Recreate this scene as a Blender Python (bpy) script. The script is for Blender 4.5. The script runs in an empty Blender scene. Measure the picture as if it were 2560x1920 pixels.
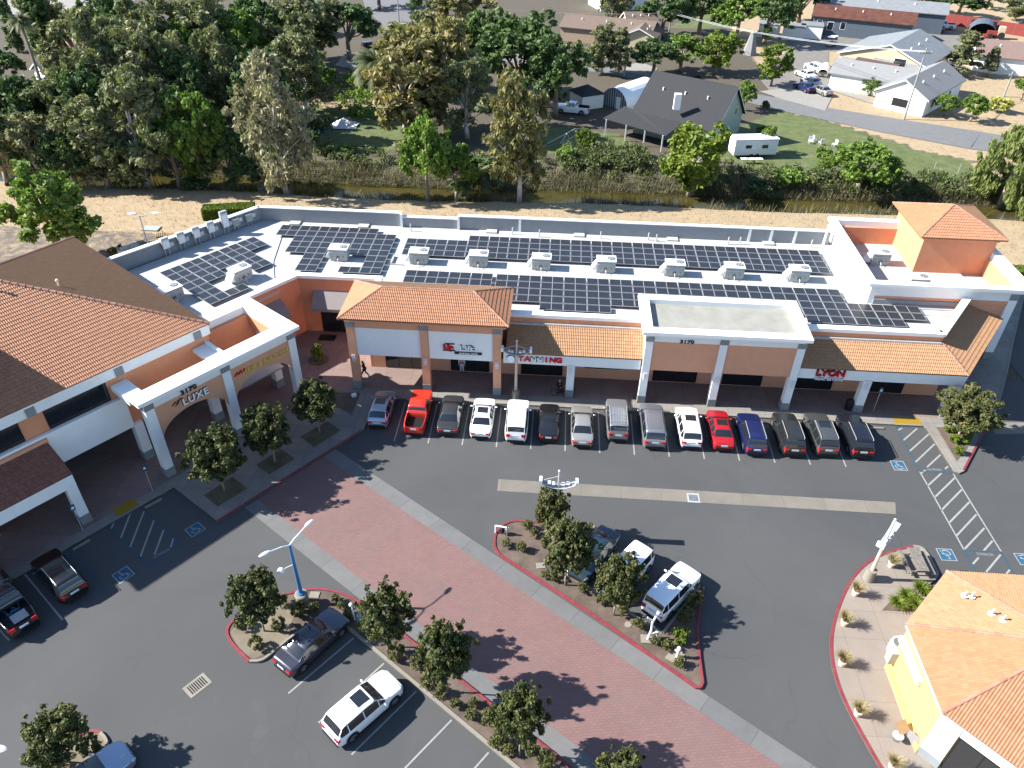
import bpy, bmesh, math, random
import numpy as np
from mathutils import Vector, Matrix
random.seed(7); RNG = np.random.default_rng(7)
PI = math.pi; R = math.radians
SC = bpy.context.scene; COL = SC.collection
V3 = lambda *a: np.array(a, float)

# ------------------------------------------------------------------ camera
F_PX = 1899.06; PITCH, ROLL, YAW = R(36.9476), R(1.03605), R(-3.23072)
CAM = V3(0, 0, 40.5)
_cy, _sy = math.cos(YAW), math.sin(YAW)
_f = V3(_sy*math.cos(PITCH), _cy*math.cos(PITCH), -math.sin(PITCH))
_r = V3(_cy, -_sy, 0); _u = np.cross(_r, _f)
_c, _s = math.cos(ROLL), math.sin(ROLL)
CR, CU = _c*_r + _s*_u, -_s*_r + _c*_u
cam = bpy.data.cameras.new('camera'); cam.sensor_width = 36; cam.lens = 36*F_PX/2560
cam.clip_start = 0.5; cam.clip_end = 1500
co = bpy.data.objects.new('camera', cam); COL.objects.link(co)
co.matrix_world = Matrix(((CR[0], CU[0], -_f[0], CAM[0]), (CR[1], CU[1], -_f[1], CAM[1]), (CR[2], CU[2], -_f[2], CAM[2]), (0, 0, 0, 1)))
SC.camera = co

# measured points: a point of the 2560x1920 survey grid -> a place on a plane of the real site
def ray(px, py): return (px-1280)/F_PX*CR - (py-960)/F_PX*CU + _f
def A(px, py, z=0.0):
    d = ray(px, py); return CAM + d*((z-CAM[2])/d[2])
def AY(px, py, y):
    d = ray(px, py); return CAM + d*(y/d[1])
def t(c, r, x, y): return (c*640+x*.28933, r*480+y*.28933)
def g(c, r, x, y, z=0.0): return A(*t(c, r, x, y), z)
def m(x, y, z=0.0): return A(x*1.15733, y*1.15733, z)       # overview grid, 2212 wide
def height(bx, by, tx, ty, z0=0.0):
    b = A(bx, by, z0); d = ray(tx, ty)
    k = math.hypot(b[0], b[1])/math.hypot(d[0], d[1]); return b, CAM[2] + d[2]*k - z0

# ------------------------------------------------------------------ objects
def tag(o, label=None, cat=None, group=None, kind=None):
    if label: o['label'] = label
    if cat: o['category'] = cat
    if group: o['group'] = group
    if kind: o['kind'] = kind
    return o
def thing(name, label, cat, loc=(0, 0, 0), rz=0.0, group=None):
    o = bpy.data.objects.new(name, None); COL.objects.link(o)
    o.empty_display_size = .2
    o.location = [float(c) for c in loc]; o.rotation_euler = (0, 0, rz)
    return tag(o, label, cat, group)
def dup(o, parent=None):
    c = o.copy(); COL.objects.link(c); c.parent = parent
    for ch in o.children: dup(ch, c)
    return c

def woff(q):
    off = Vector((0, 0, 0))
    while q is not None: off = off+q.location; q = q.parent
    return off

class MB:
    def __init__(s): s.v = []; s.f = []; s.mi = []; s.r = []
    def quadf(s, pts, mi=0, rnd=0.5):
        n = len(s.v); s.v += [tuple(map(float, p)) for p in pts]; s.f.append(tuple(range(n, n+len(pts)))); s.mi.append(mi); s.r.append(rnd); return s
    def box(s, x0, y0, z0, x1, y1, z1, xf=None, mi=0):
        if x0 > x1: x0, x1 = x1, x0
        if y0 > y1: y0, y1 = y1, y0
        if z0 > z1: z0, z1 = z1, z0
        P = [(x0,y0,z0),(x1,y0,z0),(x1,y1,z0),(x0,y1,z0),(x0,y0,z1),(x1,y0,z1),(x1,y1,z1),(x0,y1,z1)]
        if xf: P = [xf(*p) for p in P]
        n = len(s.v); s.v += [tuple(map(float, p)) for p in P]
        for q in ((3,2,1,0),(4,5,6,7),(0,1,5,4),(1,2,6,5),(2,3,7,6),(3,0,4,7)):
            s.f.append(tuple(n+i for i in q)); s.mi.append(mi); s.r.append(.5)
        return s
    def prism(s, poly, z0, z1, mi=0):
        poly = [(float(p[0]), float(p[1])) for p in poly]
        a = sum(poly[i][0]*poly[(i+1) % len(poly)][1]-poly[(i+1) % len(poly)][0]*poly[i][1] for i in range(len(poly)))
        if a < 0: poly = poly[::-1]
        n = len(s.v); k = len(poly)
        s.v += [(x, y, z0) for x, y in poly]+[(x, y, z1) for x, y in poly]
        s.f.append(tuple(range(n+k-1, n-1, -1))); s.f.append(tuple(range(n+k, n+2*k)))
        for i in range(k): j = (i+1) % k; s.f.append((n+i, n+j, n+k+j, n+k+i))
        s.mi += [mi]*(k+2); s.r += [.5]*(k+2)
        return s
    def tube(s, p0, p1, r0, r1=None, n=8, mi=0, cap=True):
        r1 = r0 if r1 is None else r1
        p0 = Vector([float(c) for c in p0]); p1 = Vector([float(c) for c in p1]); d = p1-p0
        if d.length < 1e-6: return s
        d.normalize(); a = d.orthogonal().normalized(); b = d.cross(a); k = len(s.v)
        for p, r in ((p0, r0), (p1, r1)):
            for i in range(n):
                w = 2*PI*i/n; s.v.append(tuple(p+(a*math.cos(w)+b*math.sin(w))*r))
        for i in range(n): j = (i+1) % n; s.f.append((k+i, k+j, k+n+j, k+n+i)); s.mi.append(mi); s.r.append(.5)
        if cap:
            s.f.append(tuple(range(k+n-1, k-1, -1))); s.f.append(tuple(range(k+n, k+2*n))); s.mi += [mi]*2; s.r += [.5]*2
        return s
    def path(s, pts, r0, r1=None, n=7):
        r1 = r0 if r1 is None else r1; k = len(pts)-1
        for i in range(k): s.tube(pts[i], pts[i+1], r0+(r1-r0)*i/k, r0+(r1-r0)*(i+1)/k, n)
        return s
    def ball(s, c, rx, ry=None, rz=None, n=10, mi=0, xf=None):
        ry = ry or rx; rz = rz or rx; k = len(s.v); h = n//2+1
        for i in range(h+1):
            a = PI*i/h
            for j in range(n):
                b = 2*PI*j/n; p = (c[0]+rx*math.sin(a)*math.cos(b), c[1]+ry*math.sin(a)*math.sin(b), c[2]+rz*math.cos(a))
                s.v.append(tuple(xf(*p)) if xf else p)
        for i in range(h):
            for j in range(n):
                j2 = (j+1) % n; s.f.append((k+i*n+j, k+(i+1)*n+j, k+(i+1)*n+j2, k+i*n+j2)); s.mi.append(mi); s.r.append(.5)
        return s
    def mesh(s, name, off=None):
        me = bpy.data.meshes.new(name)
        v = s.v if off is None else [(x-off[0], y-off[1], z-off[2]) for x, y, z in s.v]
        me.from_pydata(v, [], s.f); me.update(); return me
    def each(s, name, mats, parent=None, **kw):
        """every loose piece becomes an object of its own"""
        par = list(range(len(s.v)))
        def find(a):
            while par[a] != a: par[a] = par[par[a]]; a = par[a]
            return a
        for f in s.f:
            for a in f[1:]: par[find(a)] = find(f[0])
        grp = {}
        for i, f in enumerate(s.f): grp.setdefault(find(f[0]), []).append(i)
        out = []
        for fs in grp.values():
            q = MB(); mp = {}
            for i in fs:
                for a in s.f[i]:
                    if a not in mp: mp[a] = len(q.v); q.v.append(s.v[a])
                q.f.append(tuple(mp[a] for a in s.f[i])); q.mi.append(s.mi[i]); q.r.append(s.r[i])
            out.append(q.build(name, mats, parent, **kw))
        return out
    def build(s, name, mats, parent=None, world=True, smooth=False, bevel=0):
        off = woff(parent) if (parent is not None and world) else None
        me = s.mesh(name, off)
        mats = mats if isinstance(mats, (list, tuple)) else [mats]
        for q in mats: me.materials.append(q)
        if len(mats) > 1: me.polygons.foreach_set('material_index', s.mi)
        at = me.attributes.new('rnd', 'FLOAT', 'FACE'); at.data.foreach_set('value', s.r)
        if smooth: me.polygons.foreach_set('use_smooth', [True]*len(me.polygons))
        me.update()
        o = bpy.data.objects.new(name, me); COL.objects.link(o); o.parent = parent
        if bevel:
            b = o.modifiers.new('bevel', 'BEVEL'); b.width = bevel; b.segments = 2; b.limit_method = 'ANGLE'
        if smooth:
            try: me.set_sharp_from_angle(angle=R(38))
            except Exception: pass
        return o
def struct(o): o['kind'] = 'structure'; return o

# ------------------------------------------------------------------ materials
def lin(c):
    return tuple(((v/255)/12.92 if v/255 <= .04045 else ((v/255+.055)/1.055)**2.4) for v in c)
class NT:
    def __init__(s, name):
        s.m = bpy.data.materials.new(name); s.m.use_nodes = True; s.t = s.m.node_tree
        s.bsdf = s.t.nodes['Principled BSDF']; s.out = s.t.nodes['Material Output']
    def n(s, typ, **kw):
        nd = s.t.nodes.new(typ)
        for k, v in kw.items():
            if k.startswith('i_'):
                key = k[2:]; key = int(key) if key.isdigit() else key.replace('_', ' ')
                s._set(nd.inputs[key], v)
            else: setattr(nd, k, v)
        return nd
    def _set(s, inp, v):
        if isinstance(v, bpy.types.NodeSocket): s.t.links.new(v, inp)
        elif isinstance(v, bpy.types.Node): s.t.links.new(v.outputs[0], inp)
        else: inp.default_value = v
    def set(s, **kw):
        for k, v in kw.items(): s._set(s.bsdf.inputs[k.replace('_', ' ')], v)
        return s
    def pos(s, scale=(1, 1, 1), rot=0.0, rel=False):
        if rel: p = s.n('ShaderNodeTexCoord').outputs['Object']
        else: p = s.n('ShaderNodeNewGeometry').outputs['Position']
        mp = s.n('ShaderNodeMapping', i_Vector=p, i_Scale=scale, i_Rotation=(0, 0, rot)); return mp.outputs[0]
    def noise(s, scale, detail=4, rough=.6, vec=None, dist=0.0):
        return s.n('ShaderNodeTexNoise', i_Vector=vec if vec is not None else s.pos(), i_Scale=scale, i_Detail=detail, i_Roughness=rough, i_Distortion=dist).outputs[0]
    def ramp(s, fac, stops):
        nd = s.n('ShaderNodeValToRGB', i_Fac=fac); e = nd.color_ramp.elements
        while len(e) > 1: e.remove(e[-1])
        for i, (p, c) in enumerate(stops):
            q = e[0] if i == 0 else e.new(p)
            q.position = p; q.color = (*c, 1) if len(c) == 3 else c
        return nd.outputs[0]
    def mix(s, fac, a, b, mode='MIX'):
        nd = s.n('ShaderNodeMix', data_type='RGBA', blend_type=mode)
        s._set(nd.inputs[0], fac)
        for k, v in ((6, a), (7, b)):
            s._set(nd.inputs[k], (*v, 1) if isinstance(v, tuple) and len(v) == 3 else v)
        return nd.outputs[2]
    def math(s, op, a, b=0.0, c=0.0):
        nd = s.n('ShaderNodeMath', operation=op)
        s._set(nd.inputs[0], a); s._set(nd.inputs[1], b); s._set(nd.inputs[2], c); return nd.outputs[0]
    def attr(s, name='rnd'): return s.n('ShaderNodeAttribute', attribute_name=name).outputs['Fac']
    def objrnd(s): return s.n('ShaderNodeObjectInfo').outputs['Random']
    def bump(s, h, strength=.3, dist=.02):
        s.set(Normal=s.n('ShaderNodeBump', i_Height=h, i_Strength=strength, i_Distance=dist)); return s
g3 = lambda v: (v, v, v)

def plain(name, col, rough=.7, metal=0.0, var=.0, vs=1.5, spec=.3, bump=0, coat=0, stain=0):
    k = NT(name)
    c = tuple(col)
    if var or stain:
        n = k.noise(vs, 6, .65)
        lo = tuple(max(0, x*(1-var)) for x in c); hi = tuple(min(1, x*(1+var)) for x in c)
        cc = k.ramp(n, [(.3, lo), (.7, hi)])
        if stain:
            n2 = k.noise(.35, 6, .7, vec=k.pos((1, 1, .25)))
            cc = k.mix(k.math('MULTIPLY', k.ramp(n2, [(.52, g3(0)), (.75, g3(1))]), stain), cc, tuple(x*.6 for x in c))
        k.set(Base_Color=cc)
    else: k.set(Base_Color=(*c, 1))
    k.set(Roughness=rough, Metallic=metal)
    k.bsdf.inputs['Specular IOR Level'].default_value = spec
    if coat: k.bsdf.inputs['Coat Weight'].default_value = coat; k.bsdf.inputs['Coat Roughness'].default_value = .05
    if bump: k.bump(k.noise(12, 6, .7), bump, .02)
    return k.m

M = {}
def asphalt():
    k = NT('asphalt'); p = k.pos()
    big = k.noise(.09, 5, .6, dist=.6); mid = k.noise(.9, 6, .65); fine = k.noise(35, 3, .8)
    c = k.ramp(big, [(.3, (.043, .0445, .0455)), (.7, (.062, .063, .063))])
    c = k.mix(k.math('MULTIPLY', mid, .5), c, (.052, .053, .0535))
    c = k.mix(.5, c, k.ramp(fine, [(.25, g3(.30)), (.75, g3(.70))]), 'OVERLAY')
    # pale scuffs and dark drips left by cars
    sc = k.ramp(k.noise(.55, 8, .75, vec=k.pos((1, .35, 1), R(20)), dist=1.5), [(.60, g3(0)), (.70, g3(1))])
    c = k.mix(k.math('MULTIPLY', sc, .30), c, (.085, .085, .083))
    dk = k.ramp(k.noise(1.3, 5, .7), [(.62, g3(0)), (.74, g3(1))]); c = k.mix(k.math('MULTIPLY', dk, .28), c, (.027, .027, .027))
    sp = k.ramp(k.noise(5, 2, .5), [(.72, g3(0)), (.76, g3(1))]); c = k.mix(k.math('MULTIPLY', sp, .35), c, (.09, .09, .09))
    vd = k.n('ShaderNodeTexVoronoi', feature='DISTANCE_TO_EDGE', i_Vector=k.n('ShaderNodeVectorMath', operation='ADD', i_0=p, i_1=k.n('ShaderNodeTexNoise', i_Vector=p, i_Scale=.7, i_Detail=6).outputs['Color']).outputs[0], i_Scale=.13).outputs['Distance']
    ck = k.math('MULTIPLY', k.ramp(vd, [(.0, g3(1)), (.004, g3(0))]), k.ramp(k.noise(.12, 2), [(.5, g3(0)), (.62, g3(1))]))
    c = k.mix(k.math('MULTIPLY', ck, .6), c, (.018, .018, .018))
    k.set(Base_Color=c, Roughness=.88); k.bump(fine, .25, .01); return k.m
def concrete(name, base, joint=None, rot=0.0, jw=.015, var=.12, stain=.5, bw=2, bh=2):
    k = NT(name); n = k.noise(.8, 7, .7); f = k.noise(22, 3, .7)
    lo = tuple(x*(1-var) for x in base); hi = tuple(x*(1+var) for x in base)
    c = k.ramp(n, [(.3, lo), (.7, hi)])
    st = k.ramp(k.noise(.25, 7, .7, dist=.8), [(.52, g3(0)), (.72, g3(1))]); c = k.mix(k.math('MULTIPLY', st, stain*.5), c, tuple(x*.72 for x in base))
    c = k.mix(.25, c, k.ramp(f, [(.2, g3(.4)), (.8, g3(.95))]), 'OVERLAY')
    if joint:
        b = k.n('ShaderNodeTexBrick', offset=0.0, squash=1.0, i_Vector=k.pos(rot=rot), i_Scale=1.0, i_Mortar_Size=jw, i_Mortar_Smooth=.3, i_Brick_Width=bw, i_Row_Height=bh)
        c = k.mix(b.outputs['Fac'], c, joint)
        b2 = k.n('ShaderNodeTexBrick', offset=0.0, i_Vector=k.pos(rot=rot), i_Scale=1.0, i_Mortar_Size=0.0, i_Brick_Width=bw, i_Row_Height=bh, i_Color1=(.9, .9, .9, 1), i_Color2=(1.08, 1.06, 1.04, 1), i_Bias=0.0)
        c = k.mix(1.0, c, b2.outputs['Color'], 'MULTIPLY')
    k.set(Base_Color=c, Roughness=.85); return k.m
def brick():
    k = NT('brick_paver'); rot = R(-9)
    b = k.n('ShaderNodeTexBrick', i_Vector=k.pos(rot=rot), i_Scale=1.0, i_Mortar_Size=.016, i_Mortar_Smooth=.4, i_Brick_Width=.34, i_Row_Height=.17, i_Color1=(.165, .088, .080, 1), i_Color2=(.130, .071, .066, 1), i_Mortar=(.072, .055, .052, 1), i_Bias=-.2)
    n = k.noise(.35, 7, .7, dist=.7)
    c = k.mix(.42, b.outputs['Color'], k.ramp(n, [(.3, (.130, .072, .066)), (.5, (.155, .088, .080)), (.7, (.165, .102, .090))]))
    ye = k.ramp(k.noise(.5, 5, .6), [(.58, g3(0)), (.75, g3(1))]); c = k.mix(k.math('MULTIPLY', ye, .3), c, (.14, .105, .078))
    gy = k.ramp(k.noise(.18, 4, .6, vec=k.pos((1, 1, 1))), [(.5, g3(0)), (.7, g3(1))]); c = k.mix(k.math('MULTIPLY', gy, .35), c, (.10, .082, .078))
    k.set(Base_Color=c, Roughness=.85); k.bump(b.outputs['Fac'], -.2, .01); return k.m
def tile(name, stops):
    k = NT(name); a = k.attr()
    c = k.ramp(a, stops); n = k.noise(2.5, 5, .7)
    c = k.mix(k.math('MULTIPLY', k.ramp(n, [(.4, g3(0)), (.75, g3(1))]), .25), c, (.15, .078, .052))
    k.set(Base_Color=c, Roughness=.8); return k.m
def foliage(name, stops, trans=.25, rough=.6):
    k = NT(name)
    a = k.math('ADD', k.math('MULTIPLY', k.attr(), .78), k.math('MULTIPLY', k.objrnd(), .22))
    c = k.ramp(a, stops); k.set(Base_Color=c, Roughness=rough)
    k.bsdf.inputs['Specular IOR Level'].default_value = .25
    tr = k.n('ShaderNodeBsdfTranslucent', i_Color=k.mix(1.0, c, (1.0, 1.15, .55), 'MULTIPLY'))
    mx = k.n('ShaderNodeMixShader', i_0=trans, i_1=k.bsdf.outputs[0], i_2=tr)
    k.t.links.new(mx.outputs[0], k.out.inputs[0]); return k.m
def ground_mat():
    k = NT('ground')
    at = k.n('ShaderNodeAttribute', attribute_name='cover').outputs['Color']
    sep = k.n('ShaderNodeSeparateColor', i_Color=at)
    straw = k.ramp(k.noise(1.1, 9, .75, vec=k.pos((1, 1.6, 1)), dist=.6), [(.25, (.17, .118, .064)), (.45, (.265, .196, .115)), (.75, (.325, .25, .158))])
    grn = k.ramp(k.noise(.6, 9, .75, dist=.5), [(.3, (.040, .062, .016)), (.5, (.070, .090, .024)), (.72, (.135, .125, .055))])
    dirt = k.ramp(k.noise(.8, 9, .75, dist=.5), [(.3, (.07, .055, .042)), (.7, (.15, .125, .098))])
    tot = k.noise(7, 5, .8)
    base = (.062, .050, .033)
    def wt(ch):   # break the edge between covers with clumpy noise
        x = k.math('ADD', sep.outputs[ch], k.math('MULTIPLY', k.math('SUBTRACT', k.noise(.9, 7, .75), .5), .9))
        return k.ramp(x, [(.42, g3(0)), (.58, g3(1))])
    c = k.mix(wt(2), (*base,), dirt); c = k.mix(wt(0), c, straw); c = k.mix(wt(1), c, grn)
    c = k.mix(.6, c, k.ramp(tot, [(.2, g3(.3)), (.8, g3(.85))]), 'OVERLAY')
    k.set(Base_Color=c, Roughness=.95); k.bump(tot, .6, .12); return k.m
def solar():
    k = NT('solar_cells'); p = k.pos(rel=True)
    b = k.n('ShaderNodeTexBrick', offset=0.0, i_Vector=p, i_Scale=1.0, i_Mortar_Size=.0035, i_Mortar_Smooth=.2, i_Brick_Width=.17, i_Row_Height=.17, i_Color1=(.016, .017, .021, 1), i_Color2=(.019, .020, .024, 1), i_Mortar=(.05, .05, .053, 1))
    k.set(Base_Color=b.outputs['Color'], Roughness=.30); k.bsdf.inputs['Specular IOR Level'].default_value = .38; return k.m
def paint(name, col, metal=.0, rough=.28):
    k = NT(name); k.set(Base_Color=(*col, 1), Metallic=metal, Roughness=rough)
    k.bsdf.inputs['Coat Weight'].default_value = .7; k.bsdf.inputs['Coat Roughness'].default_value = .06
    return k.m
M['asphalt'] = asphalt()
M['conc'] = concrete('concrete_walk', (.165, .155, .14), (.11, .10, .09), 0, .02, bw=1.55, bh=1.55)
M['conc54'] = concrete('concrete_walk_angled', (.30, .275, .25), (.19, .17, .155), R(-53.7), .02, bw=1.55, bh=1.55)
M['walkpink'] = concrete('coloured_walk', (.165, .118, .103), (.10, .075, .068), 0, .02, bw=2.4, bh=2.4)
M['walkR'] = concrete('curved_walk', (.185, .158, .135), (.13, .115, .10), 0, .018, var=.08, bw=2.4, bh=2.1)
M['band'] = concrete('concrete_band', (.100, .101, .100), (.055, .055, .055), R(35.6), .018, bw=3.05, bh=40)
M['gutter'] = concrete('gutter_concrete', (.135, .123, .103), (.085, .078, .068), 0, .015, bw=3.0, bh=40)
M['kerb'] = concrete('kerb_concrete', (.175, .158, .13))
M['brick'] = brick()
M['redkerb'] = plain('red_kerb_paint', (.175, .032, .040), .6, var=.22, vs=3, stain=.3)
M['white_stucco'] = plain('white_stucco', (.74, .74, .72), .8, var=.03, stain=.14)
M['peach'] = plain('peach_stucco', (.60, .30, .18), .85, var=.05, stain=.18)
M['orange'] = plain('orange_stucco', (.58, .245, .13), .85, var=.06, stain=.2)
M['cream'] = plain('cream_stucco', (.5, .33, .125), .85, var=.03)
M['greycap'] = plain('grey_trim', (.20, .215, .22), .8, var=.08)
M['roofwhite'] = plain('roof_membrane', (.38, .38, .365), .75, var=.14, vs=.45, stain=.5)
M['roofdirty'] = plain('portal_roof', (.235, .23, .20), .8, var=.14, vs=.7, stain=.55)
M['parapet'] = plain('parapet_membrane', (.235, .245, .255), .75, var=.06, stain=.3)
TS = [(0, (.25, .108, .052)), (.4, (.305, .140, .072)), (.8, (.335, .158, .085)), (1, (.36, .185, .105))]
M['tile'] = tile('clay_tile', TS)
M['tile2'] = tile('clay_tile_buff', [(0, (.26, .135, .062)), (.5, (.305, .165, .080)), (1, (.34, .195, .10))])
M['tilecap'] = tile('clay_cap_tile', [(0, (.24, .115, .075)), (1, (.33, .175, .12))])
M['solar'] = solar()
M['frame'] = plain('aluminium', (.36, .37, .38), .5, .3)
M['metal'] = plain('painted_sheet_metal', (.34, .36, .345), .55, .2, var=.08, vs=3)
M['metald'] = plain('dark_coil', (.11, .12, .12), .6)
M['galv'] = plain('galvanised', (.50, .51, .52), .5, .5, var=.1)
M['black'] = plain('black_plastic', (.012, .012, .013), .5)
M['rubber'] = plain('tyre_rubber', (.016, .016, .017), .85)
M['rim'] = plain('alloy_rim', (.42, .43, .44), .3, .8)
M['glass'] = plain('dark_glass', (.012, .014, .017), .06, spec=.9)
M['glassg'] = plain('green_glass', (.045, .10, .095), .08, spec=.9)
M['glasst'] = plain('pale_teal', (.17, .33, .33), .3, spec=.5)  # teal light in the shop panes put into the colour; utility box shares it
M['tail'] = plain('red_lamp', (.42, .012, .015), .2, spec=.6, coat=.5)
M['head'] = plain('clear_lamp', (.55, .57, .6), .15, spec=.8, coat=.5)
M['chrome'] = plain('chrome', (.7, .7, .72), .15, 1.0)
M['plate'] = plain('number_plate', (.6, .62, .66), .5)
M['wline'] = plain('white_road_paint', (.235, .235, .225), .8, var=.14, vs=4, stain=.45)
M['bline'] = plain('blue_road_paint', (.022, .068, .105), .8, var=.15, vs=3)
M['blue'] = plain('symbol_blue', (.018, .082, .145), .8, var=.12, vs=2)
M['yellow'] = plain('yellow_tactile', (.235, .145, .010), .7, var=.1, vs=6)
M['mulch'] = concrete('mulch', (.078, .056, .042), var=.45)
M['soil'] = concrete('soil_bed', (.075, .068, .040), var=.4)
M['sandy'] = concrete('sandy_bed', (.125, .103, .072), var=.3)
M['bark'] = plain('bark', (.24, .19, .145), .9, var=.25, vs=6)
M['barkpale'] = plain('pale_bark', (.52, .47, .40), .85, var=.25, vs=2)
M['polewhite'] = plain('white_metal', (.72, .73, .74), .4, .1)
M['poleblue'] = plain('blue_metal', (.05, .17, .36), .4, .1)
M['poletan'] = plain('tan_metal', (.50, .43, .33), .5, .1)
M['terracotta'] = plain('pot_cream', (.62, .54, .45), .8)
M['wood'] = plain('weathered_wood', (.15, .135, .118), .85, var=.3, vs=5)
M['woodtan'] = plain('plywood', (.26, .165, .085), .8, var=.1)
M['redtxt'] = plain('red_sign', (.55, .012, .02), .35)
M['blktxt'] = plain('black_sign', (.015, .016, .02), .4)
M['whttxt'] = plain('white_sign', (.82, .83, .85), .4)
M['goldtxt'] = plain('gold_sign', (.62, .47, .10), .4)
M['greyawn'] = plain('grey_awning', (.19, .175, .17), .85, var=.05)
M['water'] = None
k = NT('creek_water'); k.set(Base_Color=k.ramp(k.noise(.3, 5), [(.3, (.030, .027, .008)), (.7, (.062, .050, .014))]), Roughness=.12); k.bump(k.noise(2.5, 4), .08, .05); M['water'] = k.m
M['roofgrey'] = plain('grey_shingle', (.030, .031, .034), .9, var=.12, vs=3)
M['roofpale'] = plain('pale_shingle', (.20, .20, .20), .85, var=.06, vs=2, stain=.2)
M['roofbrown'] = plain('brown_shingle', (.075, .05, .043), .9, var=.1, vs=2)
M['rooftan'] = plain('tan_shingle', (.135, .10, .08), .9, var=.08)
M['roofpink'] = plain('pink_shingle', (.17, .115, .10), .9, var=.08)
M['metalroof'] = plain('corrugated_roof', (.19, .20, .205), .6, .1, var=.12, vs=1)
M['rust'] = plain('rusty_roof', (.085, .033, .022), .85, var=.35, vs=.8)
M['siding'] = plain('pale_green_siding', (.30, .34, .29), .8)
M['sidewhite'] = plain('white_siding', (.72, .72, .70), .8, var=.04)
M['sidecream'] = plain('cream_siding', (.42, .34, .24), .8, var=.05)
M['sideblue'] = plain('slate_siding', (.075, .095, .12), .8, var=.1)
M['sidetan'] = plain('tan_siding', (.3, .22, .16), .8, var=.05)
M['greywood'] = plain('grey_boards', (.25, .25, .24), .85, var=.3, vs=3)
M['redfence'] = plain('red_fence', (.20, .036, .030), .7, var=.1, vs=1)
M['redwood'] = plain('redwood_fence', (.33, .10, .05), .8, var=.2, vs=2)
M['road'] = concrete('old_road', (.112, .112, .112), var=.12)
M['gravel'] = concrete('gravel_drive', (.135, .125, .11), var=.2)
M['slab'] = concrete('drive_slab', (.20, .188, .165), var=.08)
# foliage palettes (leaf albedos)
FD = lambda n, a, b, c, d, tr=.25: foliage(n, [(0, a), (.38, b), (.72, c), (1, d)], tr)
M['lf_park'] = FD('leaf_plum_tree', (0.032, 0.041, 0.015), (0.063, 0.076, 0.025), (0.101, 0.106, 0.034), (0.155, 0.115, 0.046), .2)
M['lf_euc'] = FD('leaf_eucalyptus', (0.087, 0.102, 0.051), (0.145, 0.162, 0.075), (0.210, 0.210, 0.102), (0.312, 0.254, 0.145))
M['lf_eucy'] = FD('leaf_eucalyptus_gold', (0.098, 0.101, 0.042), (0.175, 0.165, 0.063), (0.245, 0.207, 0.084), (0.350, 0.231, 0.119))
M['lf_pale'] = FD('leaf_flowering', (0.124, 0.130, 0.072), (0.215, 0.208, 0.124), (0.305, 0.267, 0.176), (0.442, 0.351, 0.247))
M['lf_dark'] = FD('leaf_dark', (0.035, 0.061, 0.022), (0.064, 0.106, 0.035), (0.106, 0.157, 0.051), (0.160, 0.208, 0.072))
M['lf_green'] = FD('leaf_green', (0.061, 0.105, 0.020), (0.115, 0.182, 0.032), (0.169, 0.250, 0.047), (0.243, 0.311, 0.074), .3)
M['lf_lime'] = FD('leaf_lime', (.070, .105, .014), (.125, .175, .022), (.175, .225, .036), (.235, .27, .06), .3)
M['lf_willow'] = FD('leaf_willow', (0.090, 0.114, 0.036), (0.138, 0.174, 0.048), (0.198, 0.228, 0.072), (0.252, 0.270, 0.102), .3)
M['lf_reed'] = FD('reed_blade', (.055, .055, .025), (.115, .105, .050), (.20, .165, .09), (.30, .24, .15))
M['lf_bramble'] = FD('bramble_leaf', (.04, .055, .018), (.075, .095, .032), (.12, .145, .05), (.20, .21, .11))
M['lf_hedge'] = FD('hedge_leaf', (.055, .085, .010), (.095, .14, .016), (.14, .18, .022), (.18, .22, .035))
M['lf_shrub'] = FD('shrub_leaf', (.050, .055, .018), (.085, .090, .028), (.125, .125, .040), (.175, .15, .06))
M['lf_palm'] = FD('palm_frond', (.045, .060, .022), (.085, .105, .040), (.14, .15, .07), (.21, .19, .10), .15)
M['lf_dry'] = FD('dry_grass_blade', (.16, .125, .055), (.25, .195, .09), (.33, .27, .14), (.42, .35, .2))
M['lf_yellow'] = FD('yellow_blossom', (.14, .16, .03), (.3, .3, .06), (.5, .48, .14), (.62, .58, .22))
# ------------------------------------------------------------------ building helpers
AG = R(53.7); E1 = V3(math.cos(AG), math.sin(AG)); E2 = V3(math.sin(AG), -math.cos(AG)); OO = V3(-28.4, 39.8)
def XF(s, n, z): q = OO+s*E1+n*E2; return (q[0], q[1], z)
ID = lambda x, y, z: (x, y, z)

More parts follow.
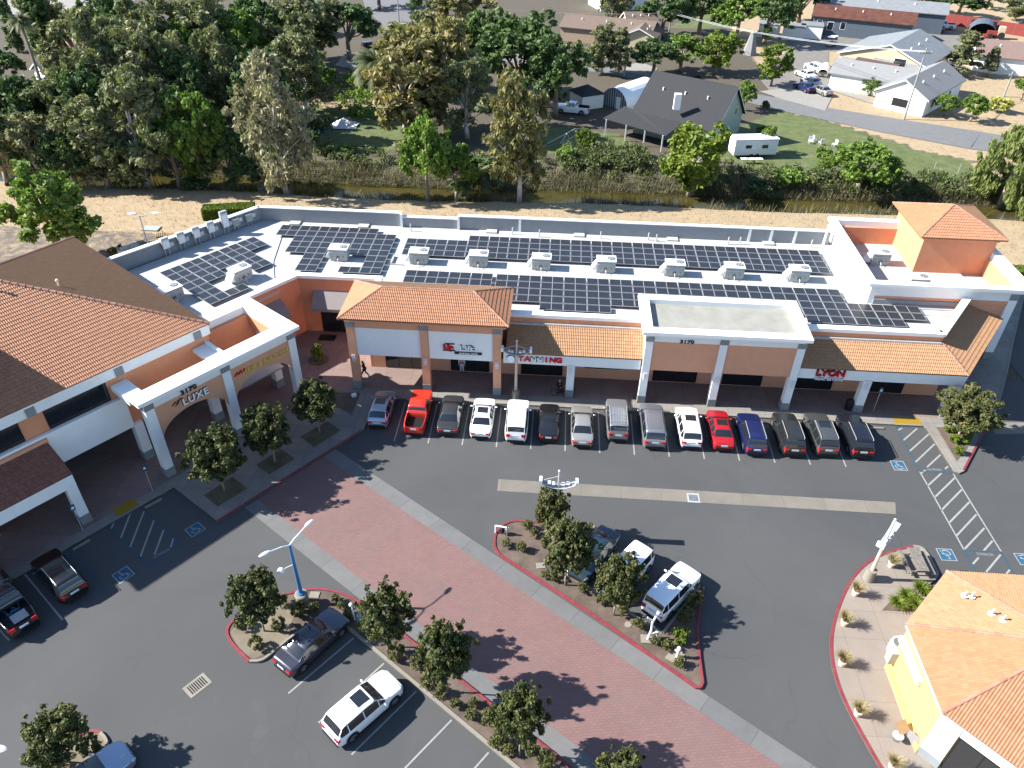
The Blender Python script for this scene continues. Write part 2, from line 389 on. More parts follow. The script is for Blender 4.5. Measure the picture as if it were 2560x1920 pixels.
def tile_roof(name, poly, parent, mat, pu=.15, pv=.345, amp=.042, step=.035, thick=.0, jit=.30):
    P = [V3(*p) for p in poly]
    u = P[1]-P[0]; u /= np.linalg.norm(u)
    n = np.cross(P[1]-P[0], P[2]-P[1]); n /= np.linalg.norm(n)
    if n[2] < 0: n = -n
    v = np.cross(n, u)
    if np.dot(P[2]-P[0], v) < 0: v = -v
    q = [(float((p-P[0])@u), float((p-P[0])@v)) for p in P]
    u0 = min(a for a, b in q)-.1; u1 = max(a for a, b in q)+.1; v1 = max(b for a, b in q)
    K = 4; prof = [0, .6, 1.0, .6]
    nu = int((u1-u0)/pu)+1; nv = int(math.ceil(v1/pv))
    us = []; hs = []
    for i in range(nu):
        for k_ in range(K): us.append(u0+(i+k_/K)*pu); hs.append(prof[k_]*amp)
    us.append(u0+nu*pu); hs.append(0)
    us = np.array(us); hs = np.array(hs); W = len(us)
    verts = []; faces = []; rn = []
    tr = np.random.default_rng(len(name)+nu)
    for j in range(nv):
        va, vb = j*pv, (j+1)*pv+.03
        b0 = len(verts)
        for (vv, hz) in ((va, -.02), (va, step), (vb, .0)):
            hh = hs+hz if hz >= 0 else hs*0-.0
            verts += list(zip(us, [vv]*W, hh))
        rr = tr.random(nu+2)
        for i in range(W-1):
            a = float(np.clip(.5+(rr[i//K]-.5)*jit*2*.9, 0, 1))
            faces.append((b0+i, b0+i+1, b0+W+i+1, b0+W+i)); rn.append(0.0)
            faces.append((b0+W+i, b0+W+i+1, b0+2*W+i+1, b0+2*W+i)); rn.append(a)
    me = bpy.data.meshes.new(name); me.from_pydata([tuple(map(float, p)) for p in verts], [], faces)
    at = me.attributes.new('rnd', 'FLOAT', 'FACE'); at.data.foreach_set('value', rn)
    bm = bmesh.new(); bm.from_mesh(me)
    ca = sum(a for a, b in q)/len(q); cb = sum(b for a, b in q)/len(q)
    for i in range(len(q)):
        a, b = q[i], q[(i+1) % len(q)]
        if abs(a[1]) < 1e-6 and abs(b[1]) < 1e-6: continue
        no = Vector((b[1]-a[1], -(b[0]-a[0]), 0)).normalized()
        if no.dot(Vector((ca-a[0], cb-a[1], 0))) > 0: no = -no
        bmesh.ops.bisect_plane(bm, geom=bm.verts[:]+bm.edges[:]+bm.faces[:], plane_co=(a[0], a[1], 0), plane_no=no, clear_outer=True, dist=1e-5)
    off = woff(parent)
    T4 = Matrix(((u[0], v[0], n[0], P[0][0]-off[0]), (u[1], v[1], n[1], P[0][1]-off[1]), (u[2], v[2], n[2], P[0][2]-off[2]), (0, 0, 0, 1)))
    bm.transform(T4)
    # a deck under the tiles, so the roof is solid
    lo = [bm.verts.new(Vector(tuple(p-n*.03))-off) for p in P]; lo2 = [bm.verts.new(Vector(tuple(p-n*.16))-off) for p in P]
    fs = [bm.faces.new(lo), bm.faces.new(lo2[::-1])]
    for i in range(len(lo)):
        j = (i+1) % len(lo); fs.append(bm.faces.new((lo[i], lo[j], lo2[j], lo2[i])))
    bm.to_mesh(me); bm.free()
    me.materials.append(mat)
    o = bpy.data.objects.new(name, me); COL.objects.link(o); o.parent = parent
    return o
def ridge(a, b, parent, mat, r=.13, name='ridge_cap', L=.42):
    mb = MB(); a = Vector([float(c) for c in a]); b = Vector([float(c) for c in b]); d = b-a; n = max(1, int(d.length/L))
    for i in range(n):
        mb.tube(a+d*(i/n), a+d*((i+1.12)/n if i < n-1 else 1), r*1.06, r*.84, 8); mb.r[-10:] = [random.random()]*10
    return mb.build(name, mat, parent)
FONT = bpy.data.fonts.load('<builtin>') if False else None
def text_mesh(txt, size, ext=.03, bold=0.0, sx=1.0, spacing=1.0, align='CENTER'):
    cu = bpy.data.curves.new('lettering', 'FONT'); cu.body = txt; cu.size = size; cu.extrude = ext; cu.offset = bold
    cu.space_character = spacing; cu.align_x = align; cu.align_y = 'CENTER'; cu.resolution_u = 3
    ob = bpy.data.objects.new('lettering', cu); COL.objects.link(ob)
    bpy.context.view_layer.update()
    dg = bpy.context.evaluated_depsgraph_get()
    me = bpy.data.meshes.new_from_object(ob.evaluated_get(dg)); bpy.data.objects.remove(ob); bpy.data.curves.remove(cu)
    for v in me.vertices: v.co.x *= sx
    me.name = 'lettering'; return me
def text(name, txt, size, loc, rz, mat, parent=None, flat=False, **kw):
    me = text_mesh(txt, size, **kw)
    Rm = Matrix.Rotation(rz, 4, 'Z') @ (Matrix.Identity(4) if flat else Matrix.Rotation(PI/2, 4, 'X'))
    me.transform(Rm); me.materials.clear(); me.materials.append(mat)
    o = bpy.data.objects.new(name, me); COL.objects.link(o)
    L = Vector([float(c) for c in loc])
    if parent is not None: o.parent = parent; L = L-woff(parent)
    o.location = L; return o
def wall_box(name, x0, n0, z0, x1, n1, z1, mat, parent, xf=ID, bevel=0):
    return MB().box(x0, n0, z0, x1, n1, z1, xf).build(name, mat, parent, bevel=bevel)
def window(parent, s0, s1, z0, z1, n, xf, cols, rows=1, pane='glass', face=-1, name='window', fr=.06):
    """frame grid with one pane mesh behind; n is the wall face, face the outward direction along n"""
    f = MB(); d = .05*face
    for i in range(cols+1):
        x = s0+(s1-s0)*i/cols; f.box(x-fr/2, n-.02*face, z0, x+fr/2, n+d, z1, xf)
    for j in range(rows+1):
        z = z0+(z1-z0)*j/rows
        for i in range(cols):
            xa = s0+(s1-s0)*i/cols+fr/2; xb = s0+(s1-s0)*(i+1)/cols-fr/2
            f.box(xa, n-.02*face, z-fr/2, xb, n+d*.9, z+fr/2, xf)
    w = f.build(name, M['black'], parent)
    p = MB().box(s0+fr/2, n-.015*face, z0+fr/2, s1-fr/2, n+.02*face, z1-fr/2, xf)
    p.build('pane', M[pane], w); return w
def column(parent, s0, s1, n0, n1, zt, xf, mat, capz=6.4, cap=True, baseh=.75, light=None, name='column'):
    c = MB().box(s0, n0, baseh+.15, s1, n1, zt, xf).build(name, M[mat], parent)
    MB().box(s0-.03, n0-.03 if n0 < n1 else n0+.03, .14, s1+.03, n1+.03 if n0 < n1 else n1-.03, baseh+.15, xf).build('plinth', M['greycap'], c)
    if cap: MB().box(s0-.035, n0-.035 if n0 < n1 else n0+.035, capz, s1+.035, n1, zt, xf).build('capital', M['greycap'], c)
    return c

# ================================================================= MAIN SHOPPING STRIP
BM = thing('shop_building', 'long white and peach shopping strip with solar roof, clay tile canopies and sign bands', 'shop building', (8, 60, 0))
ZR = 5.5
roofpoly = [(-15.9, 55.2), (32.7, 55.2), (37.4, 61.6), (28.6, 61.6), (28.6, 73.0), (-31.0, 73.0), (-41.6, 58.6), (-30.2, 50.8), (-23.4, 60.6), (-15.9, 60.6)]
MB().prism(roofpoly, ZR-.25, ZR).build('roof', M['roofwhite'], BM)
# rear and side walls with the tall parapet seen from inside
mb = MB()
mb.box(-31.2, 73.0, 0, -16, 73.3, 6.95); mb.box(-16, 73.0, 0, -10, 73.3, 6.55); mb.box(-10, 73.0, 0, 28.1, 73.3, 6.9)
mb.each('rear_wall', M['parapet'], BM)
mb = MB(); mb.box(-31.3, 72.9, 6.95, -15.95, 73.4, 7.05); mb.box(-15.95, 72.9, 6.55, -10.05, 73.4, 6.65); mb.box(-10.05, 72.9, 6.9, 28.05, 73.4, 7.0)
mb.each('coping', M['white_stucco'], BM)
mb = MB()
for x in (-16, -10.0): mb.box(x-.12, 72.75, ZR, x+.12, 73.0, 6.97)
for x in [-3.6, 20.0, 22.2, 24.6, 27.6]: mb.box(x-.13, 72.9, ZR, x+.13, 73.0, 6.88)
mb.each('wall_pilaster', M['white_stucco'], BM)
da = R(52.5); dv = V3(math.cos(da), math.sin(da)); dn = V3(-math.sin(da), math.cos(da)); dO = V3(-31.1, 73.0)
XD = lambda s, n, z: (dO[0]-s*dv[0]+n*dn[0], dO[1]-s*dv[1]+n*dn[1], z)
MB().box(0, 0, 0, 17.5, .3, 6.95, XD).build('rear_wall', M['parapet'], BM)
MB().box(-.1, -.1, 6.95, 17.5, .4, 7.05, XD).build('coping', M['white_stucco'], BM)
# roof membrane seams, conduits and little curbs
mb = MB()
mb.box(-15.6, 64.6, ZR, -15.45, 66.2, ZR+.22); mb.box(-15.6, 64.5, ZR, -14.3, 64.6, ZR+.1)
for x in (-27.3, -20.0, -6.5, 2.6, 12.2, 22.0): mb.box(x-.55, 72.2, ZR, x+.55, 72.95, ZR+.16)
for x, y in ((-14.9, 72.0), (-1.5, 71.9), (-4.3, 72.2), (4.8, 72.1), (9.7, 72.3), (10.5, 72.0), (17.8, 72.1), (19.0, 72.2), (26.2, 72.3)): mb.tube((x, y, ZR), (x, y, ZR+.8), .07, n=8)
mb.each('roof_vent', M['roofwhite'], BM)
mb = MB(); mb.box(29.2, 60.6, ZR, 36.4, 60.75, ZR+.12); mb.box(33.1, 59.6, ZR, 33.2, 60.6, ZR+.06); mb.box(33.2, 59.6, ZR, 36.2, 59.68, ZR+.06)
mb.path([(-27.9, 70.3, ZR+.05), (-26.9, 64.0, ZR+.05), (-25.8, 60.9, ZR+.05)], .035, n=5); mb.path([(-15.9, 70.0, 5.75), (-15.0, 69.3, 5.6), (-14.6, 69.2, 5.6)], .05, n=5)
mb.each('conduit', M['galv'], BM)
# front parapet above the tile canopies
mb = MB(); mb.box(-3.4, 55.0, 4.6, 8.2, 55.3, 6.3); mb.box(20.5, 55.0, 4.6, 32.55, 55.3, 6.3)
xs, ys = 32.55, 55.0; dd = V3(.5878, .8090); nn = V3(.8090, -.5878)
XS = lambda s, n, z: (32.69+s*dd[0]+n*nn[0], 55.0+s*dd[1]+n*nn[1], z)
mb.box(0, -.3, 4.6, 8.05, 0, 6.3, XS)
mb.each('parapet_wall', M['orange'], BM)
mb = MB(); mb.box(-3.4, 54.85, 6.3, 8.1, 55.5, 6.62); mb.box(20.6, 54.85, 6.3, 32.6, 55.5, 6.62); mb.box(0, -.5, 6.3, 8.05, .12, 6.62, XS)
mb.each('coping', M['white_stucco'], BM)
# recessed wing between the two towers
RS0, RS1 = 13.3, 23.05
XW = XF
RW = -11.3
mb = MB(); mb.box(-23.4, 60.5, 0, -15.9, 60.8, 5.95); mb.box(-15.9, 55.1, 0, -15.6, 60.8, 5.95)
q0 = V3(-23.4, 60.5); XR = lambda s, n, z: (q0[0]-s*E1[0]+n*(-E2[0]), q0[1]-s*E1[1]+n*(-E2[1]), z)
mb.box(0, 0, 0, 13.5, .3, 5.95, XR)
mb.build('recessed_wall', M['orange'], BM)
mb = MB(); mb.box(-23.5, 60.35, 5.95, -15.5, 60.95, 6.25); mb.box(-16.0, 55.0, 5.95, -15.5, 60.35, 6.25); mb.box(-.1, -.15, 5.95, 13.5, .45, 6.24, XR)
mb.each('coping', M['white_stucco'], BM)
def awning(x0, x1, y, xf, zt, zb, out):
    mb = MB(); 
    P = [xf(x0, y, zt), xf(x1, y, zt), xf(x1, y-out, zb), xf(x0, y-out, zb), xf(x0, y-out, zb-.3), xf(x1, y-out, zb-.3), xf(x0, y, zb-.3), xf(x1, y, zb-.3)]
    for f in ((0, 3, 2, 1), (3, 4, 5, 2), (0, 6, 4, 3), (1, 2, 5, 7), (4, 6, 7, 5)): mb.quadf([P[i] for i in f])
    return mb.build('awning', M['greyawn'], BM)
awning(-22.1, -16.4, 60.5, ID, 4.7, 3.5, 1.4)
XR2 = lambda s, n, z: XR(s, -n if False else n, z)
def XRf(s, n, z): return XR(s, n, z)
mb = MB(); P = [XR(2.2, 0, 4.7), XR(7.2, 0, 4.7), XR(7.2, -1.4, 3.5), XR(2.2, -1.4, 3.5), XR(2.2, -1.4, 3.2), XR(7.2, -1.4, 3.2), XR(2.2, 0, 3.2), XR(7.2, 0, 3.2)]
for f in ((0, 3, 2, 1), (3, 4, 5, 2), (0, 6, 4, 3), (1, 2, 5, 7), (4, 6, 7, 5)): mb.quadf([P[i] for i in f])
mb.build('awning', M['greyawn'], BM)
window(BM, -21.7, -16.6, .2, 2.9, 60.5, ID, 3, 1, 'glass', name='shop_front')
window(BM, 3.2, 8.2, .2, 2.9, 0, XR, 3, 1, 'glass', name='shop_front')
# ---- arcade: back wall, floor slab handled with the walks
mb = MB(); mb.box(-15.6, 55.1, 0, 34.0, 55.35, 5.2)
mb.box(0, -.25, 0, 9.0, 0, 5.2, lambda s, n, z: (34.0-.7+s*dd[0]+n*nn[0], 55.1+s*dd[1]+n*nn[1], z))
mb.build('arcade_wall', M['peach'], BM)
MB().prism([(-16.2, 52.35), (33.6, 52.35), (39.8, 61.0), (38.2, 61.4), (33.4, 55.08), (-15.5, 55.08)], 3.45, 3.62).build('arcade_ceiling', M['peach'], BM)
for a, b, c, nm, pn in ((-14.5, -11.0, 3, 'shop_front', 'glass'), (-8.6, -5.2, 3, 'shop_front', 'glass'), (-2.3, 1.35, 4, 'shop_front', 'glass'), (3.35, 4.85, 2, 'shop_window', 'glassg'), (4.87, 6.4, 2, 'shop_window', 'glasst'),
                        (9.4, 13.2, 4, 'shop_front', 'glass'), (15.5, 18.9, 4, 'shop_front', 'glass'), (21.6, 25.0, 4, 'shop_front', 'glass'), (27.8, 31.1, 4, 'shop_front', 'glass')):
    window(BM, a, b, .25 if nm == 'shop_front' else 1.25, 2.75, 55.1, ID, c, 1, pn, name=nm)
# ---- fascia bands and columns under the tile canopies
mb = MB(); mb.box(-3.7, 52.1, 3.45, 7.75, 52.35, 4.5); mb.box(20.75, 52.1, 3.45, 34.1, 52.35, 4.5)
XC = lambda s, n, z: (34.1+s*dd[0]+n*nn[0], 52.1+s*dd[1]+n*nn[1], z)
mb.box(.1, -.3, 3.45, 11.4, 0, 4.5, XC)
mb.each('fascia', M['white_stucco'], BM)
for x in (1.68,): column(BM, x, x+.65, 52.1, 52.75, 3.5, ID, 'white_stucco', cap=False)
for x in (26.15, 33.4): column(BM, x, x+.68, 52.1, 52.8, 3.5, ID, 'white_stucco', cap=False)
# ---- tile canopies
tile_roof('tile_canopy', [(-3.5, 52.05, 4.52), (7.9, 52.05, 4.52), (7.9, 55.0, 5.72), (-3.5, 55.0, 5.72)], BM, M['tile2'])
ec = V3(34.16, 52.05, 4.52); uc = V3(32.69, 55.0, 5.72); e2c = ec+V3(*(dd*11.55), 0); u2c = uc+V3(*(dd*8.02), 0)
tile_roof('tile_canopy', [(20.6, 52.05, 4.52), ec, uc, (20.6, 55.0, 5.72)], BM, M['tile2'])
tile_roof('tile_canopy', [ec, e2c, u2c, uc], BM, M['tile2'])
ridge(ec, uc, BM, M['tilecap'], .11)
mb = MB(); mb.box(-3.4, 54.72, 5.66, 7.9, 54.998, 5.82); mb.box(20.6, 54.72, 5.66, 32.6, 54.998, 5.82); mb.each('flashing', M['galv'], BM)
# ---- hip roofed bay with the two white sign panels
for i, x in enumerate((-16.75, -10.63, -4.55)): column(BM, x, x+.66, 51.85, 52.5, 7.1, ID, 'peach', 6.45)
mb = MB(); mb.box(-16.09, 51.95, 6.35, -10.65, 52.3, 7.1); mb.box(-9.95, 51.95, 6.35, -4.57, 52.3, 7.1); mb.box(-16.6, 52.5, 6.35, -16.3, 55.1, 7.1); mb.box(-4.2, 52.5, 3.45, -3.9, 55.1, 7.1)
mb.box(-16.6, 55.36, 5.5, -3.9, 56.4, 7.6); mb.each('bay_wall', M['peach'], BM)
mb = MB(); mb.box(-16.08, 52.0, 3.6, -10.66, 52.25, 6.35); mb.box(-9.94, 52.0, 3.6, -4.58, 52.25, 6.35); mb.each('sign_panel', M['white_stucco'], BM)
MB().box(-16.75, 51.6, 7.1, -3.5, 56.5, 7.72).build('soffit', M['peach'], BM)
ex0, ex1, ey0, ey1, ez, rz_ = -17.05, -3.22, 50.9, 57.15, 7.8, 9.12
ra, rb = V3(-13.93, 54.02, rz_), V3(-6.34, 54.02, rz_)
c4 = [V3(ex0, ey0, ez), V3(ex1, ey0, ez), V3(ex1, ey1, ez), V3(ex0, ey1, ez)]
tile_roof('hip_roof', [c4[0], c4[1], rb, ra], BM, M['tile']); tile_roof('hip_roof', [c4[1], c4[2], rb], BM, M['tile'])
tile_roof('hip_roof', [c4[2], c4[3], ra, rb], BM, M['tile2']); tile_roof('hip_roof', [c4[3], c4[0], ra], BM, M['tile2'])
for a, b in ((c4[0], ra), (c4[1], rb), (c4[2], rb), (c4[3], ra), (ra, rb)): ridge(a, b, BM, M['tilecap'], .1)
# ---- white flat-topped portal
PX0, PX1 = 7.45, 20.8
for x in (7.87, 13.83, 20.0): column(BM, x, x+.62, 51.85, 52.5, 7.1, ID, 'white_stucco', 6.47)
mb = MB(); mb.box(8.49, 51.9, 6.45, 13.83, 52.2, 7.1); mb.box(14.45, 51.9, 6.45, 20.0, 52.2, 7.1)
mb.box(7.95, 52.5, 3.6, 8.2, 56.8, 7.1); mb.box(20.25, 52.5, 3.6, 20.5, 56.8, 7.1); mb.box(7.95, 56.8, 5.5, 20.5, 57.0, 7.1)
mb.each('portal_band', M['white_stucco'], BM)
mb = MB(); mb.box(8.49, 51.97, 3.57, 13.83, 52.25, 6.45); mb.box(14.45, 51.97, 3.57, 20.0, 52.25, 6.45); mb.each('sign_panel', M['peach'], BM)
def cornice(x0, y0, x1, y1, z, w, parent, xf=ID, ww=None):
    """stepped cornice ring: outer rectangle x0..x1, y0..y1, top at z, ring width w"""
    mb = MB()
    for dz0, dz1, ins in ((-.65, -.45, .42), (-.45, -.3, .22), (-.3, 0, 0)):
        a0, b0, a1, b1 = x0+ins, y0+ins, x1-ins, y1-ins; q = w-ins
        mb.box(a0, b0, z+dz0, a1, b0+q, z+dz1, xf); mb.box(a0, b1-q, z+dz0, a1, b1, z+dz1, xf)
        mb.box(a0, b0+q, z+dz0, a0+q, b1-q, z+dz1, xf); mb.box(a1-q, b0+q, z+dz0, a1, b1-q, z+dz1, xf)
    return mb.build('cornice', M['white_stucco'], parent)
cornice(PX0, 51.2, PX1, 57.25, 7.75, .85, BM)
MB().box(8.28, 52.03, 7.0, 19.97, 56.42, 7.32).build('portal_roof', M['roofdirty'], BM)
# ---- tall white end block with parapet well and hipped tower
cornice(28.05, 60.9, 42.4, 74.9, 7.75, .75, BM)
mb = MB()
mb.box(28.5, 61.35, 5.5, 29.0, 74.4, 7.1); mb.box(29.0, 61.35, 6.35, 40.7, 61.6, 7.1); mb.box(41.55, 62.1, 0, 41.95, 74.4, 7.1); mb.box(28.1, 74.2, 0, 41.95, 74.45, 7.1)
mb.build('end_block_wall', M['white_stucco'], BM)
mb = MB(); mb.box(29.0, 61.42, 5.9, 40.7, 61.62, 6.35)
mb.box(29.0, 61.45, 3.6, 37.4, 61.62, 5.9); mb.each('end_block_panel', M['peach'], BM)
MB().box(29.0, 61.28, 5.52, 36.9, 61.44, 6.0).build('membrane_upstand', M['parapet'], BM)
mb = MB(); mb.box(29.0, 73.95, 5.3, 41.5, 74.2, 7.1); mb.each('well_wall', M['orange'], BM)
mb = MB(); mb.box(41.45, 61.62, 5.3, 41.55, 73.95, 7.1); mb.box(29.0, 61.63, 5.3, 41.45, 61.7, 7.1); mb.each('well_wall', M['orange'], BM)
MB().box(29.0, 61.7, 5.1, 41.45, 73.95, 5.35).build('well_roof', M['roofwhite'], BM)
column(BM, 40.7, 41.4, 61.35, 62.1, 7.1, ID, 'white_stucco', 6.47)
MB().box(37.6, 61.6, .1, 40.7, 61.9, 5.9).build('end_wall', M['peach'], BM)
tw = MB().box(34.95, 68.15, 5.35, 41.7, 74.95, 9.25).build('tower_wall', M['orange'], BM)
MB().box(34.80, 68.0, 8.85, 41.85, 75.1, 9.25).build('tower_soffit', M['peach'], tw)
te = [V3(34.27, 67.5, 9.3), V3(42.3, 67.5, 9.3), V3(42.3, 75.5, 9.3), V3(34.27, 75.5, 9.3)]; ta = V3(38.28, 71.5, 10.98)
for i in range(4): tile_roof('hip_roof', [te[i], te[(i+1) % 4], ta], BM, M['tile' if i in (0,) else 'tile2']); ridge(te[i], ta, BM, M['tilecap'], .1)
# wall lights on the columns
for x, y, z in ((-16.4, 51.83, 3.35), (-10.3, 51.83, 3.35), (-4.22, 51.83, 3.35), (2.0, 52.08, 2.95), (8.18, 51.83, 3.0), (14.14, 51.83, 3.0), (20.31, 51.83, 3.0), (26.49, 52.08, 2.95)):
    mb = MB()
    for k_ in (-1, 0, 1): mb.tube((x+k_*.1, y-.05, z-.35), (x+k_*.1, y-.05, z+.35), .035, n=6)
    mb.box(x-.17, y-.06, z-.05, x+.17, y-.01, z+.05); mb.build('wall_light', M['polewhite'], BM)

# ================================================================= ANGLED TWO-STOREY BUILDING
BL = thing('shop_building', 'two storey building on the left with large clay tile hip roof and arched white portico', 'shop building', (-30, 42, 0))
EZ = 8.83; sE = 7.8; nF, nB = -2.95, -25.0; nM = (nF+nB)/2; rzL = EZ+(nM-nB)*.42; sApex = sE-(nM-nB); sW = -24
mb = MB(); mb.box(sW+.3, nB+.4, 3.4, sE-.25, nF-.02, EZ-.1, XF); mb.build('wall', M['orange'], BL)
MB().box(sW+.3, nB+.4, 0, sE-.25, -7.2, 3.4, XF).build('ground_floor_wall', M['peach'], BL)
mb = MB(); mb.box(sW+.3, nF-.02, 7.95, sE-.1, nF+.12, EZ-.04, XF); mb.box(sE-.25, nB+.3, 7.95, sE-.1, nF-.02, EZ-.04, XF); mb.build('eave_fascia', M['white_stucco'], BL)
for s in (-5.95, .15, 6.35):
    MB().box(s, nF+.12, 7.97, s+.6, nF+.2, 8.62, XF).build('grey_block', M['greycap'], BL)
P = lambda s, n, z: V3(*XF(s, n, z))
cF, cB = P(sE, nF+.15, EZ), P(sE, nB, EZ); ap = P(sApex, nM, rzL); wF, wB, wR = P(sW, nF+.15, EZ), P(sW, nB, EZ), P(sW, nM, rzL)
tile_roof('hip_roof', [wF, cF, ap, wR], BL, M['tile']); tile_roof('hip_roof', [cF, cB, ap], BL, M['tile2'])
MB().quadf([wB, wR, ap, cB]).build('hip_roof', M['roofbrown'], BL)
ridge(cF, ap, BL, M['tilecap'], .15, L=.5); ridge(cB, ap, BL, M['tilecap'], .13)
for sv, nv in ((1.3, -11.5), (-3.0, -12.6)):
    zv = EZ+(sE-sv)*.42 if sv > -3 else rzL-.3
    mb = MB(); b = P(sv, nv, zv); mb.tube(b-V3(0, 0, .15), b+V3(0, 0, .45), .07, n=8); mb.ball((b[0], b[1], b[2]+.5), .13, n=8); mb.build('roof_vent', M['terracotta'], BL)
window(BL, -4.95, -.7, 6.35, 7.93, nF-.02, XF, 4, 1, 'glass', face=1); window(BL, -10.8, -6.62, 6.35, 7.93, nF-.02, XF, 4, 1, 'glass', face=1)
mb = MB(); mb.box(sW, -2.9, 3.55, .1, -2.6, 6.28, XF); mb.build('spandrel_band', M['white_stucco'], BL)
for a_ in (-15, -9.8, -4.6, .9, 4.6): window(BL, a_, a_+(4.4 if a_ < 0 else 2.8), .25, 2.9, -7.2, XF, 4, 1, 'glass', face=1, name='shop_front')
# arcade back wall under the upper floor is the building wall; portico
for i, s in enumerate((.1, 6.25, 12.25)):
    column(BL, s, s+.67, .4, -.27, 7.1, XF, 'white_stucco', 6.45)
    column(BL, s-.05, s+.65, -2.6, -3.3, 3.6, XF, 'white_stucco', cap=False)
# curved arch panels between the columns
def arch(s0, s1):
    mb = MB(); K = 22; zt = 6.45; r = (s1-s0)/2; cs = (s0+s1)/2; zs = 3.35
    for nn_, in ((.3,), (-.05,)):
        pass
    for i in range(K):
        a0 = PI-PI*i/K; a1 = PI-PI*(i+1)/K
        x0, z0 = cs+r*math.cos(a0), zs+1.75*math.sin(a0)/1.0*1.0; x1, z1 = cs+r*math.cos(a1), zs+1.75*math.sin(a1)
        mb.quadf([XF(x0, .3, z0), XF(x1, .3, z1), XF(x1, .3, zt), XF(x0, .3, zt)]); mb.quadf([XF(x0, 0, z0), XF(x0, 0, zt), XF(x1, 0, zt), XF(x1, 0, z1)])
        mb.quadf([XF(x0, .3, z0), XF(x0, 0, z0), XF(x1, 0, z1), XF(x1, .3, z1)])
    return mb.build('arch_panel', M['peach'], BL)
arch(.77, 6.25); arch(6.92, 12.25)
mb = MB(); mb.box(.77, .33, 6.4, 6.25, 0, 7.12, XF); mb.box(6.92, .33, 6.4, 12.25, 0, 7.12, XF); mb.box(12.3, -.3, 3.6, 12.9, -4.9, 7.12, XF)
mb.box(.15, -.3, 6.4, .7, -2.9, 7.12, XF); mb.each('portico_band', M['white_stucco'], BL)
# portico parapet ring (open wells behind the front cornice)
def ringbox(s0, s1, n0, n1, prof=((-.65, -.45, .42), (-.45, -.3, .22), (-.3, 0, 0))):
    mb = MB()
    for a, b, ins in prof: mb.box(s0+ins*.0, n0-ins, 7.75+a, s1, n1, 7.75+b, XF)
    return mb
mb = MB()
for a, b, ins in ((-.65, -.45, .42), (-.45, -.3, .22), (-.3, 0, 0)):
    mb.box(-.45+ins, 1.1-ins, 7.75+a, 13.05-ins, -.3, 7.75+b, XF)
    mb.box(11.85, -.3, 7.75+a, 13.05-ins, -5.9+ins, 7.75+b, XF)
    mb.box(8.1, -4.75, 7.75+a, 11.85, -5.9+ins, 7.75+b, XF)
mb.build('cornice', M['white_stucco'], BL)
mb = MB(); mb.box(-.45, -.3, 7.0, .75, -2.9, 7.45, XF); mb.box(6.0, -.3, 7.0, 7.25, -2.9, 7.3, XF); mb.box(7.1, -.3, 7.3, 7.3, -3.6, 7.5, XF)
mb.each('portico_beam', M['white_stucco'], BL)
mb = MB(); mb.box(7.8, -4.4, 3.6, 12.3, -4.75, 7.1, XF); mb.box(8.0, -4.8, 0, 12.9, -5.1, 5.4, XF); mb.box(7.6, -2.9, 3.6, 7.82, -4.4, 7.1, XF); mb.box(11.85, -.3, 6.0, 12.3, -4.4, 7.1, XF); mb.each('well_wall', M['orange'], BL)
mb = MB(); mb.box(.7, 0, 3.5, 12.3, -2.9, 3.62, XF)
MB().box(7.3, -.3, 3.7, 11.85, -4.4, 3.8, XF).build('well_roof', M['greycap'], BL)
# low tile canopy in front, off to the left
for s in (-6.3, -12.4): column(BL, s, s+.68, .3, -.4, 3.7, XF, 'white_stucco', cap=False)
mb = MB(); mb.box(-16, .35, 3.6, -5.62, .08, 4.62, XF); mb.box(-5.9, .08, 3.6, -5.62, -2.6, 4.62, XF); mb.each('fascia', M['white_stucco'], BL)
tile_roof('tile_canopy', [P(-16, .38, 4.64), P(-5.6, .38, 4.64), P(-5.6, -2.5, 5.85), P(-16, -2.5, 5.85)], BL, tile('clay_tile_red', [(0, (.13, .045, .03)), (.5, (.19, .07, .045)), (1, (.24, .10, .065))]))
mb = MB(); mb.box(-16, -2.4, 5.75, -5.5, -2.6, 6.1, XF); mb.quadf([P(-5.55, .38, 4.62), P(-5.55, -2.55, 5.8), P(-5.55, -2.55, 4.6)]); mb.each('canopy_flashing', M['peach'], BL)
MB().box(-16.0, -2.2, .15, 8, -2.95, 3.4, lambda s, n, z: XF(s, n-2.0, z)) if False else None
MB().box(-11.7, -3.6, .15, -10.4, -3.1, 2.2, XF).build('notice_board', M['white_stucco'], BL)
# hipped tower of guessed form, added outside the frame to throw the straight lot shadow
tz = 12.75; mb = MB(); mb.box(-17.0, -5.9, 0, -7.0, -14, tz-.1, XF); twr = mb.build('tower_wall', M['orange'], BL)
tt = [P(-17.5, -5.35, tz), P(-6.5, -5.35, tz), P(-6.5, -14.5, tz), P(-17.5, -14.5, tz)]; ta2 = P(-12, -9.9, tz+1.6)
for i in range(4): tile_roof('hip_roof', [tt[i], tt[(i+1) % 4], ta2], twr, M['tile'])

# ================================================================= OCTAGON-ENDED SHOP, LOWER RIGHT
BR = thing('shop_building', 'cream shop at lower right with faceted clay tile roof', 'shop building', (27.5, 25, 0))
zE = 4.15; oc = [V3(21.0, 22.3, zE), V3(21.0, 27.65, zE), V3(24.8, 31.7, zE), V3(31.0, 31.7, zE), V3(36, 31.7, zE), V3(36, 19.0, zE), V3(24.9, 18.4, zE)]
apx = V3(27.5, 24.95, 7.0); apx2 = V3(36, 24.95, 7.0)
tile_roof('hip_roof', [oc[1], oc[0], apx], BR, M['tile2']); tile_roof('hip_roof', [oc[2], oc[1], apx], BR, M['tile2'])
tile_roof('hip_roof', [oc[4], oc[2], apx, apx2], BR, M['tile2']); tile_roof('hip_roof', [oc[0], oc[6], apx], BR, M['tile']); tile_roof('hip_roof', [oc[6], oc[5], apx2, apx], BR, M['tile'])
